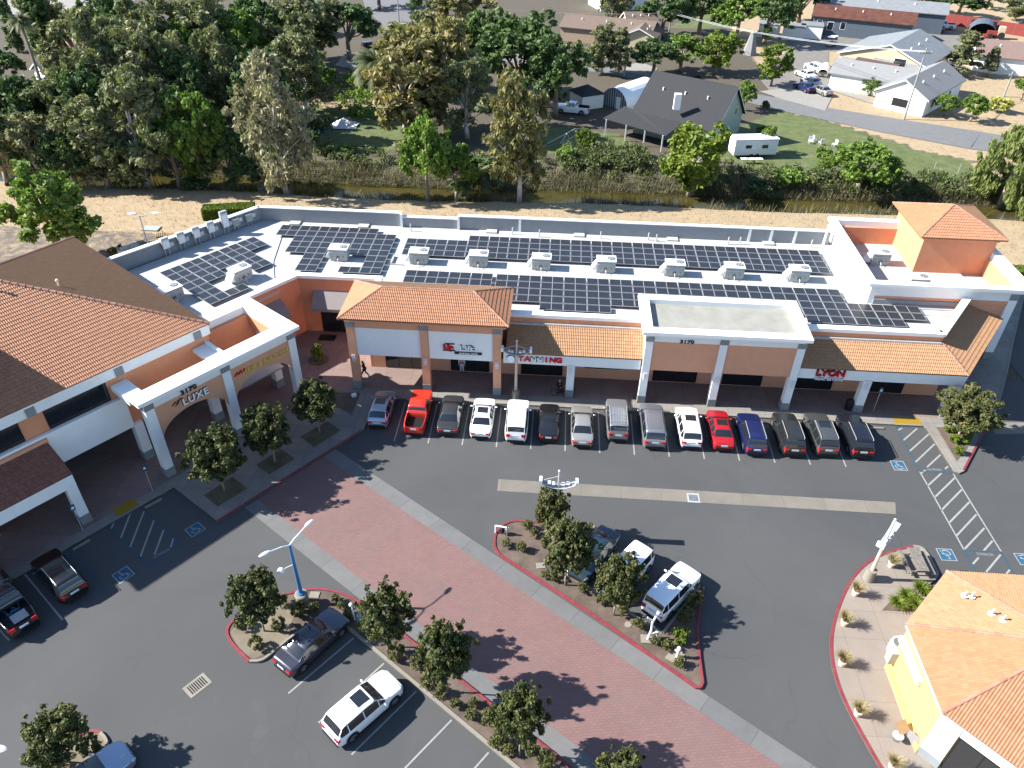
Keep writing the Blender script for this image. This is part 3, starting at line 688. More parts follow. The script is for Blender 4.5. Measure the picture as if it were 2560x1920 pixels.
for a in (oc[0], oc[1], oc[2], oc[6]): ridge(a, apx, BR, M['tilecap'], .11)
wl = [(21.15, 22.4), (21.15, 27.55), (24.88, 31.5), (36, 31.5), (36, 19.2), (24.95, 18.65)]
MB().prism(wl[:], .1, 4.02).build('wall', M['cream'], BR)
cpoly = [(p[0], p[1]) for p in (V3(21.0, 22.33), V3(21.0, 27.62), V3(24.82, 31.66), V3(36, 31.66), V3(36, 19.04), V3(24.92, 18.48))]
MB().prism(cpoly, 3.98, 4.14).build('eave_fascia', M['white_stucco'], BR)
w45 = R(-45.5); d45 = V3(math.cos(w45), math.sin(w45)); n45 = V3(math.sin(w45), -math.cos(w45))
X45 = lambda s, n, z: (21.15+s*d45[0]+n*n45[0], 22.4+s*d45[1]+n*n45[1], z)
mb = MB(); mb.box(-.05, -.02, .15, 1.05, .12, 4.0, X45); mb.box(1.05, -.02, 3.3, 5.4, .06, 4.0, X45); mb.build('white_pier', M['white_stucco'], BR)
MB().box(-.08, -.01, .12, 1.08, .16, .8, X45).build('plinth', M['greycap'], BR)
window(BR, 1.15, 3.6, .3, 3.2, .0, X45, 2, 1, 'glass', face=1, name='shop_front')
mb = MB(); mb.box(20.95, 22.3, .15, 21.13, 27.5, .5); mb.build('plinth', M['cream'], BR)
X225 = lambda s, n, z: (21.15+s*.6865-n*.7271, 27.55+s*.7271+n*.6865, z)
mb = MB(); mb.box(20.9, 24.6, 2.9, 21.14, 27.5, 3.3); mb.build('ledge', M['white_stucco'], BR)
for x, y in ((1810, 155), (1900-190, 155)):
    pass
for px, py, zz in ((2060+1640*.22604, 1360+570*.22604, 5.2), (2060+1560*.22604, 1360+560*.22604, 5.1), (2060+1860*.22604, 1360+760*.22604, 5.7), (2060+1985*.22604, 1360+830*.22604, 5.9)):
    b = A(px, py, zz); mb = MB(); mb.tube(b-V3(0, 0, .3), b+V3(0, 0, .3), .06, n=8); mb.tube(b-V3(0, 0, .12), b-V3(0, 0, .05), .2, n=10); mb.build('roof_vent', M['terracotta'], BR)
# ================================================================= GROUND, WALKS, PAINT
D3 = V3(math.cos(R(-35.6)), math.sin(R(-35.6))); N3 = V3(-math.sin(R(-35.6)), math.cos(R(-35.6)))
XT = lambda a, c, z=0: (a*D3[0]+c*N3[0], a*D3[1]+c*N3[1], z)
Z3 = lambda x, y, z=0.0: A(1200+x*.27125, 1260+y*.27125, z)
Z5 = lambda x, y, z=0.0: A(540+x*.24412, 1340+y*.24412, z)
Z8 = lambda x, y, z=0.0: A(2060+x*.22604, 1360+y*.22604, z)
Z9 = lambda x, y, z=0.0: A(0+x*.15371, 1340+y*.15371, z)
ZT5 = lambda x, y, z=0.0: A(240+x*.25316, 860+y*.25316, z)
def sheet(name, poly, z, mat, kind='structure'):
    mb = MB(); poly = [(float(p[0]), float(p[1])) for p in poly]
    a = sum(poly[i][0]*poly[(i+1) % len(poly)][1]-poly[(i+1) % len(poly)][0]*poly[i][1] for i in range(len(poly)))
    if a < 0: poly = poly[::-1]
    mb.quadf([(x, y, z) for x, y in poly]); o = mb.build(name, mat); o['kind'] = kind; return o
def slabp(name, poly, z0, z1, mat):
    o = MB().prism(poly, z0, z1).build(name, mat); o['kind'] = 'structure'; return o
def ribbon(mb, pts, w, z0, z1, side=0.0, closed=False):
    """box section swept along pts; side -1/+1 puts the band to the right/left of the line"""
    P2 = [V3(p[0], p[1]) for p in pts]; n = len(P2); L = []; Rr = []
    for i in range(n):
        a = P2[i-1] if (i > 0 or closed) else P2[i]; b = P2[(i+1) % n] if (i < n-1 or closed) else P2[i]
        d = b-a; d = d/max(1e-6, np.linalg.norm(d)); nn_ = V3(-d[1], d[0])
        L.append(P2[i]+nn_*w*(.5+side*.5)); Rr.append(P2[i]-nn_*w*(.5-side*.5))
    m_ = n if closed else n-1
    for i in range(m_):
        j = (i+1) % n
        mb.quadf([(*Rr[i], z1), (*Rr[j], z1), (*L[j], z1), (*L[i], z1)])
        if z1-z0 > .02:
            mb.quadf([(*L[i], z1), (*L[j], z1), (*L[j], z0), (*L[i], z0)]); mb.quadf([(*Rr[j], z1), (*Rr[i], z1), (*Rr[i], z0), (*Rr[j], z0)])
    if not closed and z1-z0 > .02:
        mb.quadf([(*Rr[0], z1), (*L[0], z1), (*L[0], z0), (*Rr[0], z0)]); mb.quadf([(*L[-1], z1), (*Rr[-1], z1), (*Rr[-1], z0), (*L[-1], z0)])
def smooth(pts, k=2):
    pts = [V3(p[0], p[1]) for p in pts]
    for _ in range(k):
        q = [pts[0]]
        for i in range(len(pts)-1): q += [pts[i]*.75+pts[i+1]*.25, pts[i]*.25+pts[i+1]*.75]
        pts = q+[pts[-1]]
    return pts
def kerb(pts, mat='kerb', w=.16, h=.155, side=0.0, name='kerb'):
    mb = MB(); ribbon(mb, pts, w, -.02, h, side); return struct(mb.build(name, M[mat]))

def inpoly(x, y, poly):
    c = np.zeros(x.shape, bool); n = len(poly)
    for i in range(n):
        x0, y0 = poly[i][0], poly[i][1]; x1, y1 = poly[i-1][0], poly[i-1][1]
        if y0 == y1: continue
        c ^= ((y0 > y) != (y1 > y)) & (x < (x1-x0)*(y-y0)/(y1-y0)+x0)
    return c
# ---- terrain
xs_ = np.concatenate([np.linspace(-420, -200, 12), np.arange(-190, 190.1, 1.6), np.linspace(200, 420, 12)])
ys_ = np.concatenate([np.linspace(-60, 50, 8), np.arange(56, 122, .9), np.arange(122, 300, 1.8), np.linspace(305, 620, 14)])
GX, GY = np.meshgrid(xs_, ys_)
def noise2(x, y, s, seed=0):
    r = np.random.default_rng(seed); v = 0
    for k_ in range(5):
        a, b, c, d = r.uniform(0, 6.3, 4); f = s*(1.7**k_)
        v = v+np.sin(x*f*math.cos(a)+y*f*math.sin(a)+b)*np.sin(x*f*math.cos(c)-y*f*math.sin(c)+d)/(1.6**k_)
    return v*.5
YC = 98.6
def creek(x, y):
    e = y-(YC+.7*np.sin(x*.045)+.4*np.sin(x*.13+1))
    z = np.interp(e, [-6.5, -4.6, -2.6, -1.2, 1.4, 3.6, 6.5], [0, -.35, -1.45, -2.1, -2.1, -.9, 0])
    return z
def tz_(x, y):
    x = np.asarray(x, float); y = np.asarray(y, float)
    z = creek(x, y); lev = np.interp(y, [75, 80, 88, 92], [0, .25, .3, 0])*(1+.3*noise2(x, y, .12, 3))
    rough = .10*noise2(x, y, .9, 5)*np.clip((y-76)/3, 0, 1)*np.clip((112-y)/6, 0, 1)
    return np.where(y > 74, z+lev+rough, 0)-.03
GZ = tz_(GX, GY)
LAWN = [m(1680, 240), m(1790, 262), m(2000, 330), m(2100, 350), m(2110, 385), m(1900, 400), m(1700, 380), m(1560, 345), m(1590, 280)]
LAWN2 = [m(1150, 270), m(1330, 290), m(1400, 330), m(1390, 345), m(1180, 330)]
YARD = [m(655, 205), m(760, 215), m(880, 240), m(890, 290), m(840, 330), m(660, 330)]
YARD2 = [m(655, 205), m(780, 200), m(850, 235), m(700, 235)]
FARL = [m(1500, 25), m(1650, 20), m(1660, 60), m(1450, 60)]
R_ = np.clip(np.where((GY > 73) & (GY < 95.5), 1.0, .25), 0, 1); G_ = np.zeros_like(R_)+.22; B_ = np.ones_like(R_)*.0
R_ = np.where((GY < 80) & (GX < -38), .45, R_); B_ = np.where((GY < 82) & (GX < -36), .62, B_)
bank = (GY > 95) & (GY < 108); G_ = np.where(bank, .45, G_); R_ = np.where(bank, .30, R_)
G_ = np.where(GY < 95, .02, G_)
B_ = np.where((GY > 108), .35, B_)
for pl in (LAWN, LAWN2, FARL): q_ = inpoly(GX, GY, pl); G_ = np.where(q_, 1.0, G_); R_ = np.where(q_, .12, R_); B_ = np.where(q_, 0, B_)
q_ = inpoly(GX, GY, YARD); G_ = np.where(q_, .62, G_); R_ = np.where(q_, .5, R_)
q_ = inpoly(GX, GY, YARD2); G_ = np.where(q_, .42, G_); R_ = np.where(q_, .75, R_)
q_ = (GX > 40) & (GY > 108) & ~inpoly(GX, GY, LAWN); R_ = np.where(q_, .62, R_); G_ = np.where(q_, .15, G_); B_ = np.where(q_, .4, B_)
q_ = (GY > 205) & (GX > 60); R_ = np.where(q_, 1, R_)
def kerbmesh():
    ny, nx = GX.shape
    v = np.stack([GX.ravel(), GY.ravel(), GZ.ravel()], 1)
    i = np.arange(ny*nx).reshape(ny, nx)
    f = np.stack([i[:-1, :-1].ravel(), i[:-1, 1:].ravel(), i[1:, 1:].ravel(), i[1:, :-1].ravel()], 1)
    me = bpy.data.meshes.new('ground'); me.vertices.add(len(v)); me.vertices.foreach_set('co', v.ravel())
    me.loops.add(f.size); me.loops.foreach_set('vertex_index', f.ravel().astype(np.int32)); me.polygons.add(len(f))
    me.polygons.foreach_set('loop_start', (np.arange(len(f))*4).astype(np.int32)); me.polygons.foreach_set('loop_total', np.full(len(f), 4, np.int32))
    me.update(calc_edges=True)
    ca = me.color_attributes.new('cover', 'FLOAT_COLOR', 'POINT')
    ca.data.foreach_set('color', np.stack([R_.ravel(), G_.ravel(), B_.ravel(), np.ones(R_.size)], 1).ravel().astype(np.float32))
    me.materials.append(ground_mat()); me.polygons.foreach_set('use_smooth', [True]*len(f))
    o = bpy.data.objects.new('ground', me); COL.objects.link(o); o['kind'] = 'structure'
kerbmesh()
sheet('creek_water', [(-200, 94), (200, 94), (200, 104), (-200, 104)], -1.48, M['water'])
# ---- lot
sheet('asphalt_lot', [(-90, -10), (95, -10), (95, 56), (62, 79.5), (43.2, 79.5), (43.2, 58), (-44, 58), (-90, 30)], 0.0, M['asphalt'])
sheet('concrete_apron', [(-36, 74), (-36, 61), (-47, 58), (-47, 77.5), (-34, 78.5)], .004, M['gravel'])
sheet('brick_paving', [XT(-39.0, 18.95), XT(14, 18.95), XT(14, 25.05), XT(-39.0, 25.05)], .008, M['brick'])
sheet('concrete_band', [XT(-39.0, 25.05), XT(14, 25.05), XT(14, 26.22), XT(-39.0, 26.22)], .006, M['band'])
sheet('concrete_band', [XT(-39.0, 17.85), XT(14, 17.85), XT(14, 18.95), XT(-39.0, 18.95)], .006, M['band'])
sheet('gutter_strip', [(-3.25, 40.42), (25.95, 40.42), (26.3, 41.64), (-3.25, 41.67)], .006, M['gutter'])
sheet('gutter_strip', [g(3, 2, 1945, 332), g(3, 2, 2240, 332), g(3, 2, 2240, 430), g(3, 2, 1960, 432)], .006, M['gutter'])
pL = g(0, 2, 910, 1225, .15); pC = g(0, 2, 1500, 890, .15); pK = g(0, 2, 1885, 1187, .15); pR = g(1, 2, 925, 400, .15); pR2 = g(1, 2, 962, 320, .15)
pLL = V3(pL[0]-E1[0]*22, pL[1]-E1[1]*22)
isl = [g(3, 2, 1365, 372, .15), g(3, 2, 1590, 722, .15), g(3, 2, 1612, 755, .15), g(3, 2, 1655, 770, .15), g(3, 2, 1700, 748, .15), g(3, 2, 1830, 500, .15), g(3, 2, 1945, 310, .15)]
edgeR = [m(2163, 858, .15), m(2178, 800, .15), m(2190, 740, .15), m(2206, 670, .15), m(2222, 600, .15)]
yk = 50.72
WALK = [pLL, pL, pC, pK, pR, pR2, V3(-14.1, yk), V3(31.6, yk)]+isl+edgeR+[V3(43.1, 74), V3(43.1, 78), V3(-30, 76), V3(-60, 40)]
slabp('sidewalk', WALK, -.02, .13, M['conc'])
sheet('arcade_floor', [(-15.9, 52.0), (33.2, 52.0), (40.6, 61.4), (30, 61.4), (30, 60), (-15.9, 60)], .136, M['walkpink'])
sheet('arcade_floor', [(-16.0, 52.0), (-16.0, 60.6), (-23.4, 60.6), XF(8.2, -4.7, 0), XF(12.8, .6, 0)][:5], .136, M['walkpink'])
sheet('arcade_floor', [XF(-16, .7, 0), XF(12.6, .7, 0), XF(12.6, -5, 0), XF(-16, -5, 0)], .140, M['walkpink'])
kerb([V3(-14.1, yk+.08), V3(31.4, yk+.08)], 'kerb', .15)
kerb([pLL, pL, pC, pK], 'kerb', .15, side=1)
kerb([pK, pR], 'redkerb', .16, .16, side=1); kerb([pR, pR2, V3(-14.1, yk)], 'kerb', .16, .157, side=1)
kerb(isl[:5], 'kerb', .16, .155, side=1); kerb(isl[4:7], 'redkerb', .16, .16, side=1); kerb([isl[6]]+edgeR, 'kerb', .16, .155, side=1)
sheet('tactile_paving', [g(3, 2, 1083, 292, .14), g(3, 2, 1298, 292, .14), g(3, 2, 1338, 360, .14), g(3, 2, 1100, 354, .14)], .142, M['yellow'])
sheet('tactile_paving', [g(0, 2, 970, 1085, .14), g(0, 2, 1145, 988, .14), g(0, 2, 1203, 1040, .14), g(0, 2, 1022, 1143, .14)], .142, M['yellow'])
# planting beds in the walk
BED = {'A': [ZT5(1065, 1495, .14), ZT5(1345, 1310, .14), ZT5(1495, 1425, .14), ZT5(1200, 1605, .14)], 'B': [g(1, 2, 0, 700, .14), g(1, 2, 215, 558, .14), g(1, 2, 337, 645, .14), g(1, 2, 115, 782, .14)],
       'C': [g(1, 2, 383, 455, .14), g(1, 2, 615, 323, .14), g(1, 2, 732, 400, .14), g(1, 2, 500, 547, .14)], 'D': [g(1, 2, 700, 72, .14), g(1, 2, 900, 76, .14), g(1, 2, 828, 272, .14), g(1, 2, 688, 190, .14)],
       'E': [g(3, 2, 1455, 372, .14), g(3, 2, 1770, 378, .14), g(3, 2, 1780, 440, .14), g(3, 2, 1720, 560, .14), g(3, 2, 1632, 665, .14)]}
for k_, b in BED.items(): sheet('planting_bed', b, .145, M['soil' if k_ in 'ABC' else 'mulch'])
rp = (-20.95, 55.7)
sheet('planting_bed', [(rp[0]+.95*math.cos(a*PI/12), rp[1]+.95*math.sin(a*PI/12)) for a in range(24)], .146, M['soil'])
# ---- middle planted strip beside the brick drive
top = smooth([Z5(220, 845), Z5(140, 915), Z5(108, 1000), Z5(160, 1110), Z5(345, 1290)])
bot = smooth([Z5(345, 1290), Z5(470, 1290), Z5(600, 1185), Z5(735, 1070)])
up = smooth([Z5(220, 845), Z5(420, 700), Z5(680, 612), Z5(1000, 545), Z5(1250, 580), Z5(1440, 668), V3(*XT(-24.8, 17.75)[:2])])
notch = [Z5(735, 1070), Z5(1120, 800), Z5(1185, 790), Z5(1310, 905)]
strip = up+[V3(*XT(12, 17.75)[:2]), V3(*XT(12, 15.9)[:2])]+notch[::-1]+bot[::-1][1:]+top[::-1][1:]
slabp('planting_strip', strip, -.02, .10, M['mulch'])
sheet('planting_bed', [Z5(150, 1000), Z5(260, 850), Z5(450, 740), Z5(700, 700), Z5(800, 830), Z5(740, 1060), Z5(560, 1200), Z5(380, 1270), Z5(250, 1180)], .106, M['sandy'])
kerb(top, 'redkerb', .16, .16); kerb(up, 'redkerb', .16, .16); kerb(bot, 'kerb', .16, .158)
kerb([V3(*XT(-24.8, 17.75)[:2]), V3(*XT(12, 17.75)[:2])], 'redkerb', .16, .16); kerb(notch, 'kerb', .16, .156); kerb([Z5(1310, 905), V3(*XT(12, 15.9)[:2])], 'kerb', .17, .158)
# ---- triangular island right of the brick drive
oi = smooth([Z3(1035, 213), Z3(800, 200), Z3(450, 175), Z3(320, 163), Z3(215, 195), Z3(150, 265), Z3(130, 345), Z3(140, 425), Z3(185, 480)])
tip = g(2, 3, 1625, 972); redL = [Z3(185, 480), Z3(1040, 1030), g(2, 3, 1590, 970), tip]
redR = [tip, g(2, 3, 1645, 930), g(2, 3, 1615, 700), g(2, 3, 1600, 480), g(2, 3, 1625, 250), g(2, 3, 1650, 125)]
cut = [Z3(2060, 790), Z3(2030, 757), Z3(1680, 1200), Z3(770, 640), Z3(1070, 235), Z3(1035, 213)]
slabp('planting_island', oi+redL[1:]+redR[1:]+cut[:-1], -.02, .10, M['mulch'])
kerb(oi, 'redkerb', .16, .16, side=-0.0); kerb(redL, 'redkerb', .16, .16); kerb(redR, 'redkerb', .16, .162); kerb(cut[:3], 'kerb', .16, .157); kerb(cut[2:], 'kerb', .16, .156)
# ---- lower left island
li = smooth([g(0, 3, 420, 1700), g(0, 3, 390, 1610), g(0, 3, 560, 1450), g(0, 3, 720, 1368), g(0, 3, 800, 1342), g(0, 3, 870, 1360)])
li2 = smooth([g(0, 3, 870, 1360), g(0, 3, 925, 1420), g(0, 3, 930, 1500), g(0, 3, 880, 1590), g(0, 3, 650, 1780)])
slabp('planting_island', li+li2[1:]+[g(0, 3, 420, 1900)], -.02, .10, M['sandy']); kerb(li, 'redkerb', .16, .16); kerb(li2, 'kerb', .16, .157)
# ---- curved walk round the lower right shop
cw = smooth([g(3, 3, 1180, 2000), g(3, 3, 950, 1655), g(3, 3, 800, 1390), g(3, 3, 690, 1185), g(3, 3, 600, 985), g(3, 3, 540, 770), g(3, 3, 525, 560), g(3, 3, 560, 370), g(3, 3, 640, 150), g(3, 3, 735, -10), g(3, 2, 850, 1540), g(3, 2, 1000, 1462), g(3, 2, 1240, 1402)])
cw2 = smooth([g(3, 2, 1240, 1402), g(3, 2, 1320, 1408), g(3, 2, 1380, 1470), g(3, 2, 1440, 1575), Z8(1290, 385), V3(24.6, 33.2), V3(26.0, 32.6), V3(38, 32.6)])
slabp('sidewalk', cw+cw2[1:]+[V3(38, 10)], -.02, .13, M['walkR'])
kerb(cw, 'redkerb', .17, .16, side=-1); kerb(cw2, 'kerb', .16, .158, side=-1)
sheet('planting_bed', [Z8(640, 735, .14), Z8(780, 580, .14), Z8(1000, 490, .14), Z8(1225, 450, .14), Z8(1300, 640, .14), Z8(1150, 745, .14), Z8(960, 748, .14)], .142, M['mulch'])
# ---- paint
wl = MB(); bl = MB()
def ln(mb, a, b, w=.1, z=.008): ribbon(mb, [a, b], w, z, z)
for k_ in range(14): ln(wl, (-11.96+2.745*k_, 45.28), (-11.96+2.745*k_, 50.4))
ln(bl, (26.5, 45.2), (26.5, 50.3))
for a, b in (((280, 1015), (845, 535)), ((540, 1270), (1105, 755)), ((825, 1545), (1385, 995)), ((1240, 1710), (1690, 1245)), ((1600, 1990), (2010, 1525))): ln(wl, g(1, 3, *a), g(1, 3, *b))
for a, b in (((395, 610), (1020, 1365)), ((-560, 900), (150, 1700))): ln(wl, Z9(*a), Z9(*b), .11)
ln(bl, Z9(1000, 100), Z9(1740, 905), .1)
T2 = lambda x, y: g(3, 2, x, y)
for a, b in (((1310, 755), (1695, 1435)), ((1600, 775), (2015, 1450))): ln(wl, T2(*a), T2(*b), .11)
for a, b in (((1100, 365), (1310, 755)), ((1310, 757), (1600, 772)), ((1695, 1438), (2015, 1450)), ((1695, 1438), (1860, 1760)), ((2015, 1450), (2200, 1790)), ((1105, 375), (1372, 378))): ln(bl, T2(*a), T2(*b), .11, .01)
for a, b in (((1125, 400), (1160, 378)), ((1170, 487), (1290, 383)), ((1225, 580), (1390, 432)), ((1275, 675), (1440, 518)), ((1375, 718), (1490, 612)), ((1530, 735), (1555, 712)), ((1325, 770), (1360, 745)), ((1380, 880), (1500, 770)), ((1440, 980), (1615, 810)), ((1500, 1090), (1675, 912)), ((1565, 1200), (1740, 1020)), ((1630, 1310), (1800, 1128)), ((1695, 1430), (1870, 1245)), ((1860, 1445), (1940, 1355)), ((1770, 1555), (1820, 1500)), ((1885, 1625), (2010, 1475)), ((2060, 1640), (2090, 1605))): ln(wl, T2(*a), T2(*b), .13)
T0 = lambda x, y: g(0, 2, x, y)
for a, b in (((1215, 1055), (1560, 1385)), ((925, 1225), (1275, 1562)), ((1275, 1562), (1560, 1385)), ((925, 1228), (1215, 1060))): ln(bl, T0(*a), T0(*b), .11)
for a, b in (((1130, 1110), (1045, 1330)), ((1245, 1100), (1125, 1410)), ((1330, 1180), (1210, 1500)), ((1415, 1260), (1335, 1475)), ((1500, 1330), (1475, 1410)), ((985, 1200), (960, 1250))): ln(wl, T0(*a), T0(*b), .12)
struct(wl.build('white_line_marking', M['wline'])); struct(bl.build('blue_line_marking', M['bline']))
def isa(c4, flip=False):
    c4 = [V3(p[0], p[1]) for p in c4]; cen = sum(c4)/4
    u = c4[1]-c4[0]; W = (np.linalg.norm(c4[1]-c4[0])+np.linalg.norm(c4[2]-c4[3]))/2; Hh = (np.linalg.norm(c4[3]-c4[0])+np.linalg.norm(c4[2]-c4[1]))/2
    u = u/np.linalg.norm(u); v = V3(u[1], -u[0])      # v points "down" the symbol
    if np.dot(c4[3]-c4[0], v) < 0: v = -v
    f = lambda a, b, z: (*(cen+u*a*W+v*b*Hh), z)
    mb = MB(); mb.quadf([f(-.5, -.5, .008), f(-.5, .5, .008), f(.5, .5, .008), f(.5, -.5, .008)]); o = mb.build('disabled_symbol', M['blue']); o['kind'] = 'structure'
    mb = MB(); k = .06
    for a, b, c, d in ((-.5, -.5, .5, -.5+k), (-.5, .5-k, .5, .5), (-.5, -.5+k, -.5+k, .5-k), (.5-k, -.5+k, .5, .5-k)): mb.quadf([f(a, b, .012), f(a, d, .012), f(c, d, .012), f(c, b, .012)])
    def st(pts, w=.075):
        ribbon(mb, [f(a, b, 0)[:2] for a, b in pts], w*min(W, Hh), .012, .012)
    s = -1 if flip else 1
    st([(s*(-.02+.24*math.cos(R(a))), .12+.24*math.sin(R(a))) for a in range(-20, 231, 20)]); st([(-s*.08, -.2), (-s*.06, .05), (s*.14, .05), (s*.22, .3), (s*.32, .27)]); st([(-s*.07, -.08), (s*.1, -.08)], .06)
    mb.quadf([f(-s*.08+.07*math.cos(a*PI/4), -.3+.07*math.sin(a*PI/4), .012) for a in range(8)])
    mb.build('symbol_lines', M['wline'], o)
isa([T0(1590, 1262), T0(1710, 1190), T0(1780, 1250), T0(1662, 1327)]); isa([Z9(1815, 640), Z9(2065, 480), Z9(2200, 620), Z9(1945, 785)])
isa([T2(1052, 662), T2(1165, 667), T2(1215, 750), T2(1090, 747)]); isa([T2(1637, 1532), T2(1500, 1525), T2(1445, 1420), T2(1590, 1427)]); isa([T2(2320, 1570), T2(2178, 1565), T2(2120, 1462), T2(2265, 1467)])
def roadtext(a, b, size, mat='wline', flip=False):
    a = V3(a[0], a[1]); b = V3(b[0], b[1]); c = (a+b)/2; ang = math.atan2(b[1]-a[1], b[0]-a[0])
    o = text('lettering_marking', 'NO PARKING', size, (c[0], c[1], .014), ang, M[mat], flat=True, ext=0, sx=np.linalg.norm(b-a)/(size*6.3)); o['kind'] = 'structure'
roadtext(T0(1325, 1505), T0(1470, 1425), .34); roadtext(T2(1500, 735), T2(1380, 742), .3) if False else roadtext(T2(1372, 740), T2(1503, 742), .32); roadtext(T2(1948, 1476), T2(1798, 1466), .34)
# ---- background roads and hard ground
bz = .03
sheet('road', [m(2100, 317), m(2120, 285), m(1780, 232), m(1660, 208), m(1560, 190), m(1390, 155), m(1280, 135), m(1150, 118), m(1150, 140), m(1300, 158), m(1450, 185), m(1560, 208), m(1680, 238), m(1900, 285), m(2095, 322)], bz, M['road'])
sheet('road', [m(2300, 345), m(2300, 315), m(2120, 285), m(2095, 322)], bz, M['road'])
sheet('road', [m(775, -30), m(880, -30), m(900, 60), m(1010, 110), m(1160, 120), m(1160, 138), m(980, 130), m(860, 90), m(790, 20)], bz+.01, M['road'])
sheet('gravel_drive', [m(1680, 218), m(1640, 170), m(1700, 110), m(1700, 75), m(1860, 60), m(2050, 70), m(2120, 90), m(2060, 120), m(1790, 110), m(1790, 205), m(1780, 230)], bz+.02, M['gravel'])
sheet('driveway', [m(1640, 198), m(1740, 185), m(1800, 205), m(1782, 240), m(1700, 218)], bz+.035, M['slab'])
sheet('driveway', [m(1790, 195), m(1800, 190), m(1915, 222), m(1910, 232)], bz+.035, M['slab'])
sheet('driveway', [m(1355, 140), m(1385, 135), m(1420, 148), m(1410, 168), m(1350, 155)], bz+.035, M['slab'])
sheet('driveway', [m(740, 120), m(790, 128), m(760, 150), m(725, 142)], bz+.03, M['slab'])
sheet('driveway', [m(20, 185), m(90, 195), m(95, 215), m(15, 205)], bz+.03, M['gravel'])
# ================================================================= VEGETATION
def quads_mesh(name, Q, rnd, mat):
    """Q: (n,4,3) quads"""
    n = len(Q); me = bpy.data.meshes.new(name)
    me.vertices.add(n*4); me.vertices.foreach_set('co', Q.astype(np.float32).ravel())
    me.loops.add(n*4); me.loops.foreach_set('vertex_index', np.arange(n*4, dtype=np.int32))
    me.polygons.add(n); me.polygons.foreach_set('loop_start', np.arange(0, n*4, 4, dtype=np.int32)); me.polygons.foreach_set('loop_total', np.full(n, 4, np.int32))
    me.update(calc_edges=True)
    a = me.attributes.new('rnd', 'FLOAT', 'FACE'); a.data.foreach_set('value', np.clip(rnd, 0, 1).astype(np.float32))
    me.materials.append(mat); return me
def leaves(cl, per, size, rng, elong=1.5, droop=0.0, squash=1.0, shell=.55):
    """cl: (n,4) clump centres and radii -> leaf quads"""
    n = len(cl)*per; c = np.repeat(cl, per, 0)
    d = rng.normal(size=(n, 3)); d /= np.linalg.norm(d, axis=1)[:, None]
    rad = (shell+(1-shell)*rng.random(n))**1.0*(rng.random(n)**.35)
    d[:, 2] *= squash; p = c[:, :3]+d*(c[:, 3]*rad)[:, None]
    nm = d*.6+rng.normal(size=(n, 3))*.75+np.array([0, 0, .35]); nm /= np.linalg.norm(nm, axis=1)[:, None]
    u = rng.normal(size=(n, 3)); 
    if droop: u = u*(1-droop)+np.array([0, 0, -1.0])*droop*2; nm[:, 2] *= (1-droop)
    u -= nm*(u*nm).sum(1)[:, None]/np.maximum((nm*nm).sum(1)[:, None], 1e-6); u /= np.linalg.norm(u, axis=1)[:, None]+1e-9
    v = np.cross(nm, u); s = size*(.55+.9*rng.random(n))[:, None]; a = u*s*elong*.5; b = v*s*.5
    Q = np.stack([p-a, p-b*.9, p+a, p+b*.9], 1)
    cr = rng.random(len(cl)); rnd = .5*np.repeat(cr, per)+.5*rng.random(n)
    return Q, rnd
def ellclumps(n, cx, cy, cz, rx, ry, rz, r, rng, inner=.5, rough=.18, cut=-2):
    out = []
    while len(out) < n:
        d = rng.normal(size=3); d /= np.linalg.norm(d)
        if d[2] < cut: continue
        k = (inner+(1-inner)*rng.random()**.6)*(1+rough*rng.normal())
        out.append((cx+d[0]*rx*k, cy+d[1]*ry*k, cz+d[2]*rz*k, r*(.6+.8*rng.random())))
    return np.array(out)
TREES = {}
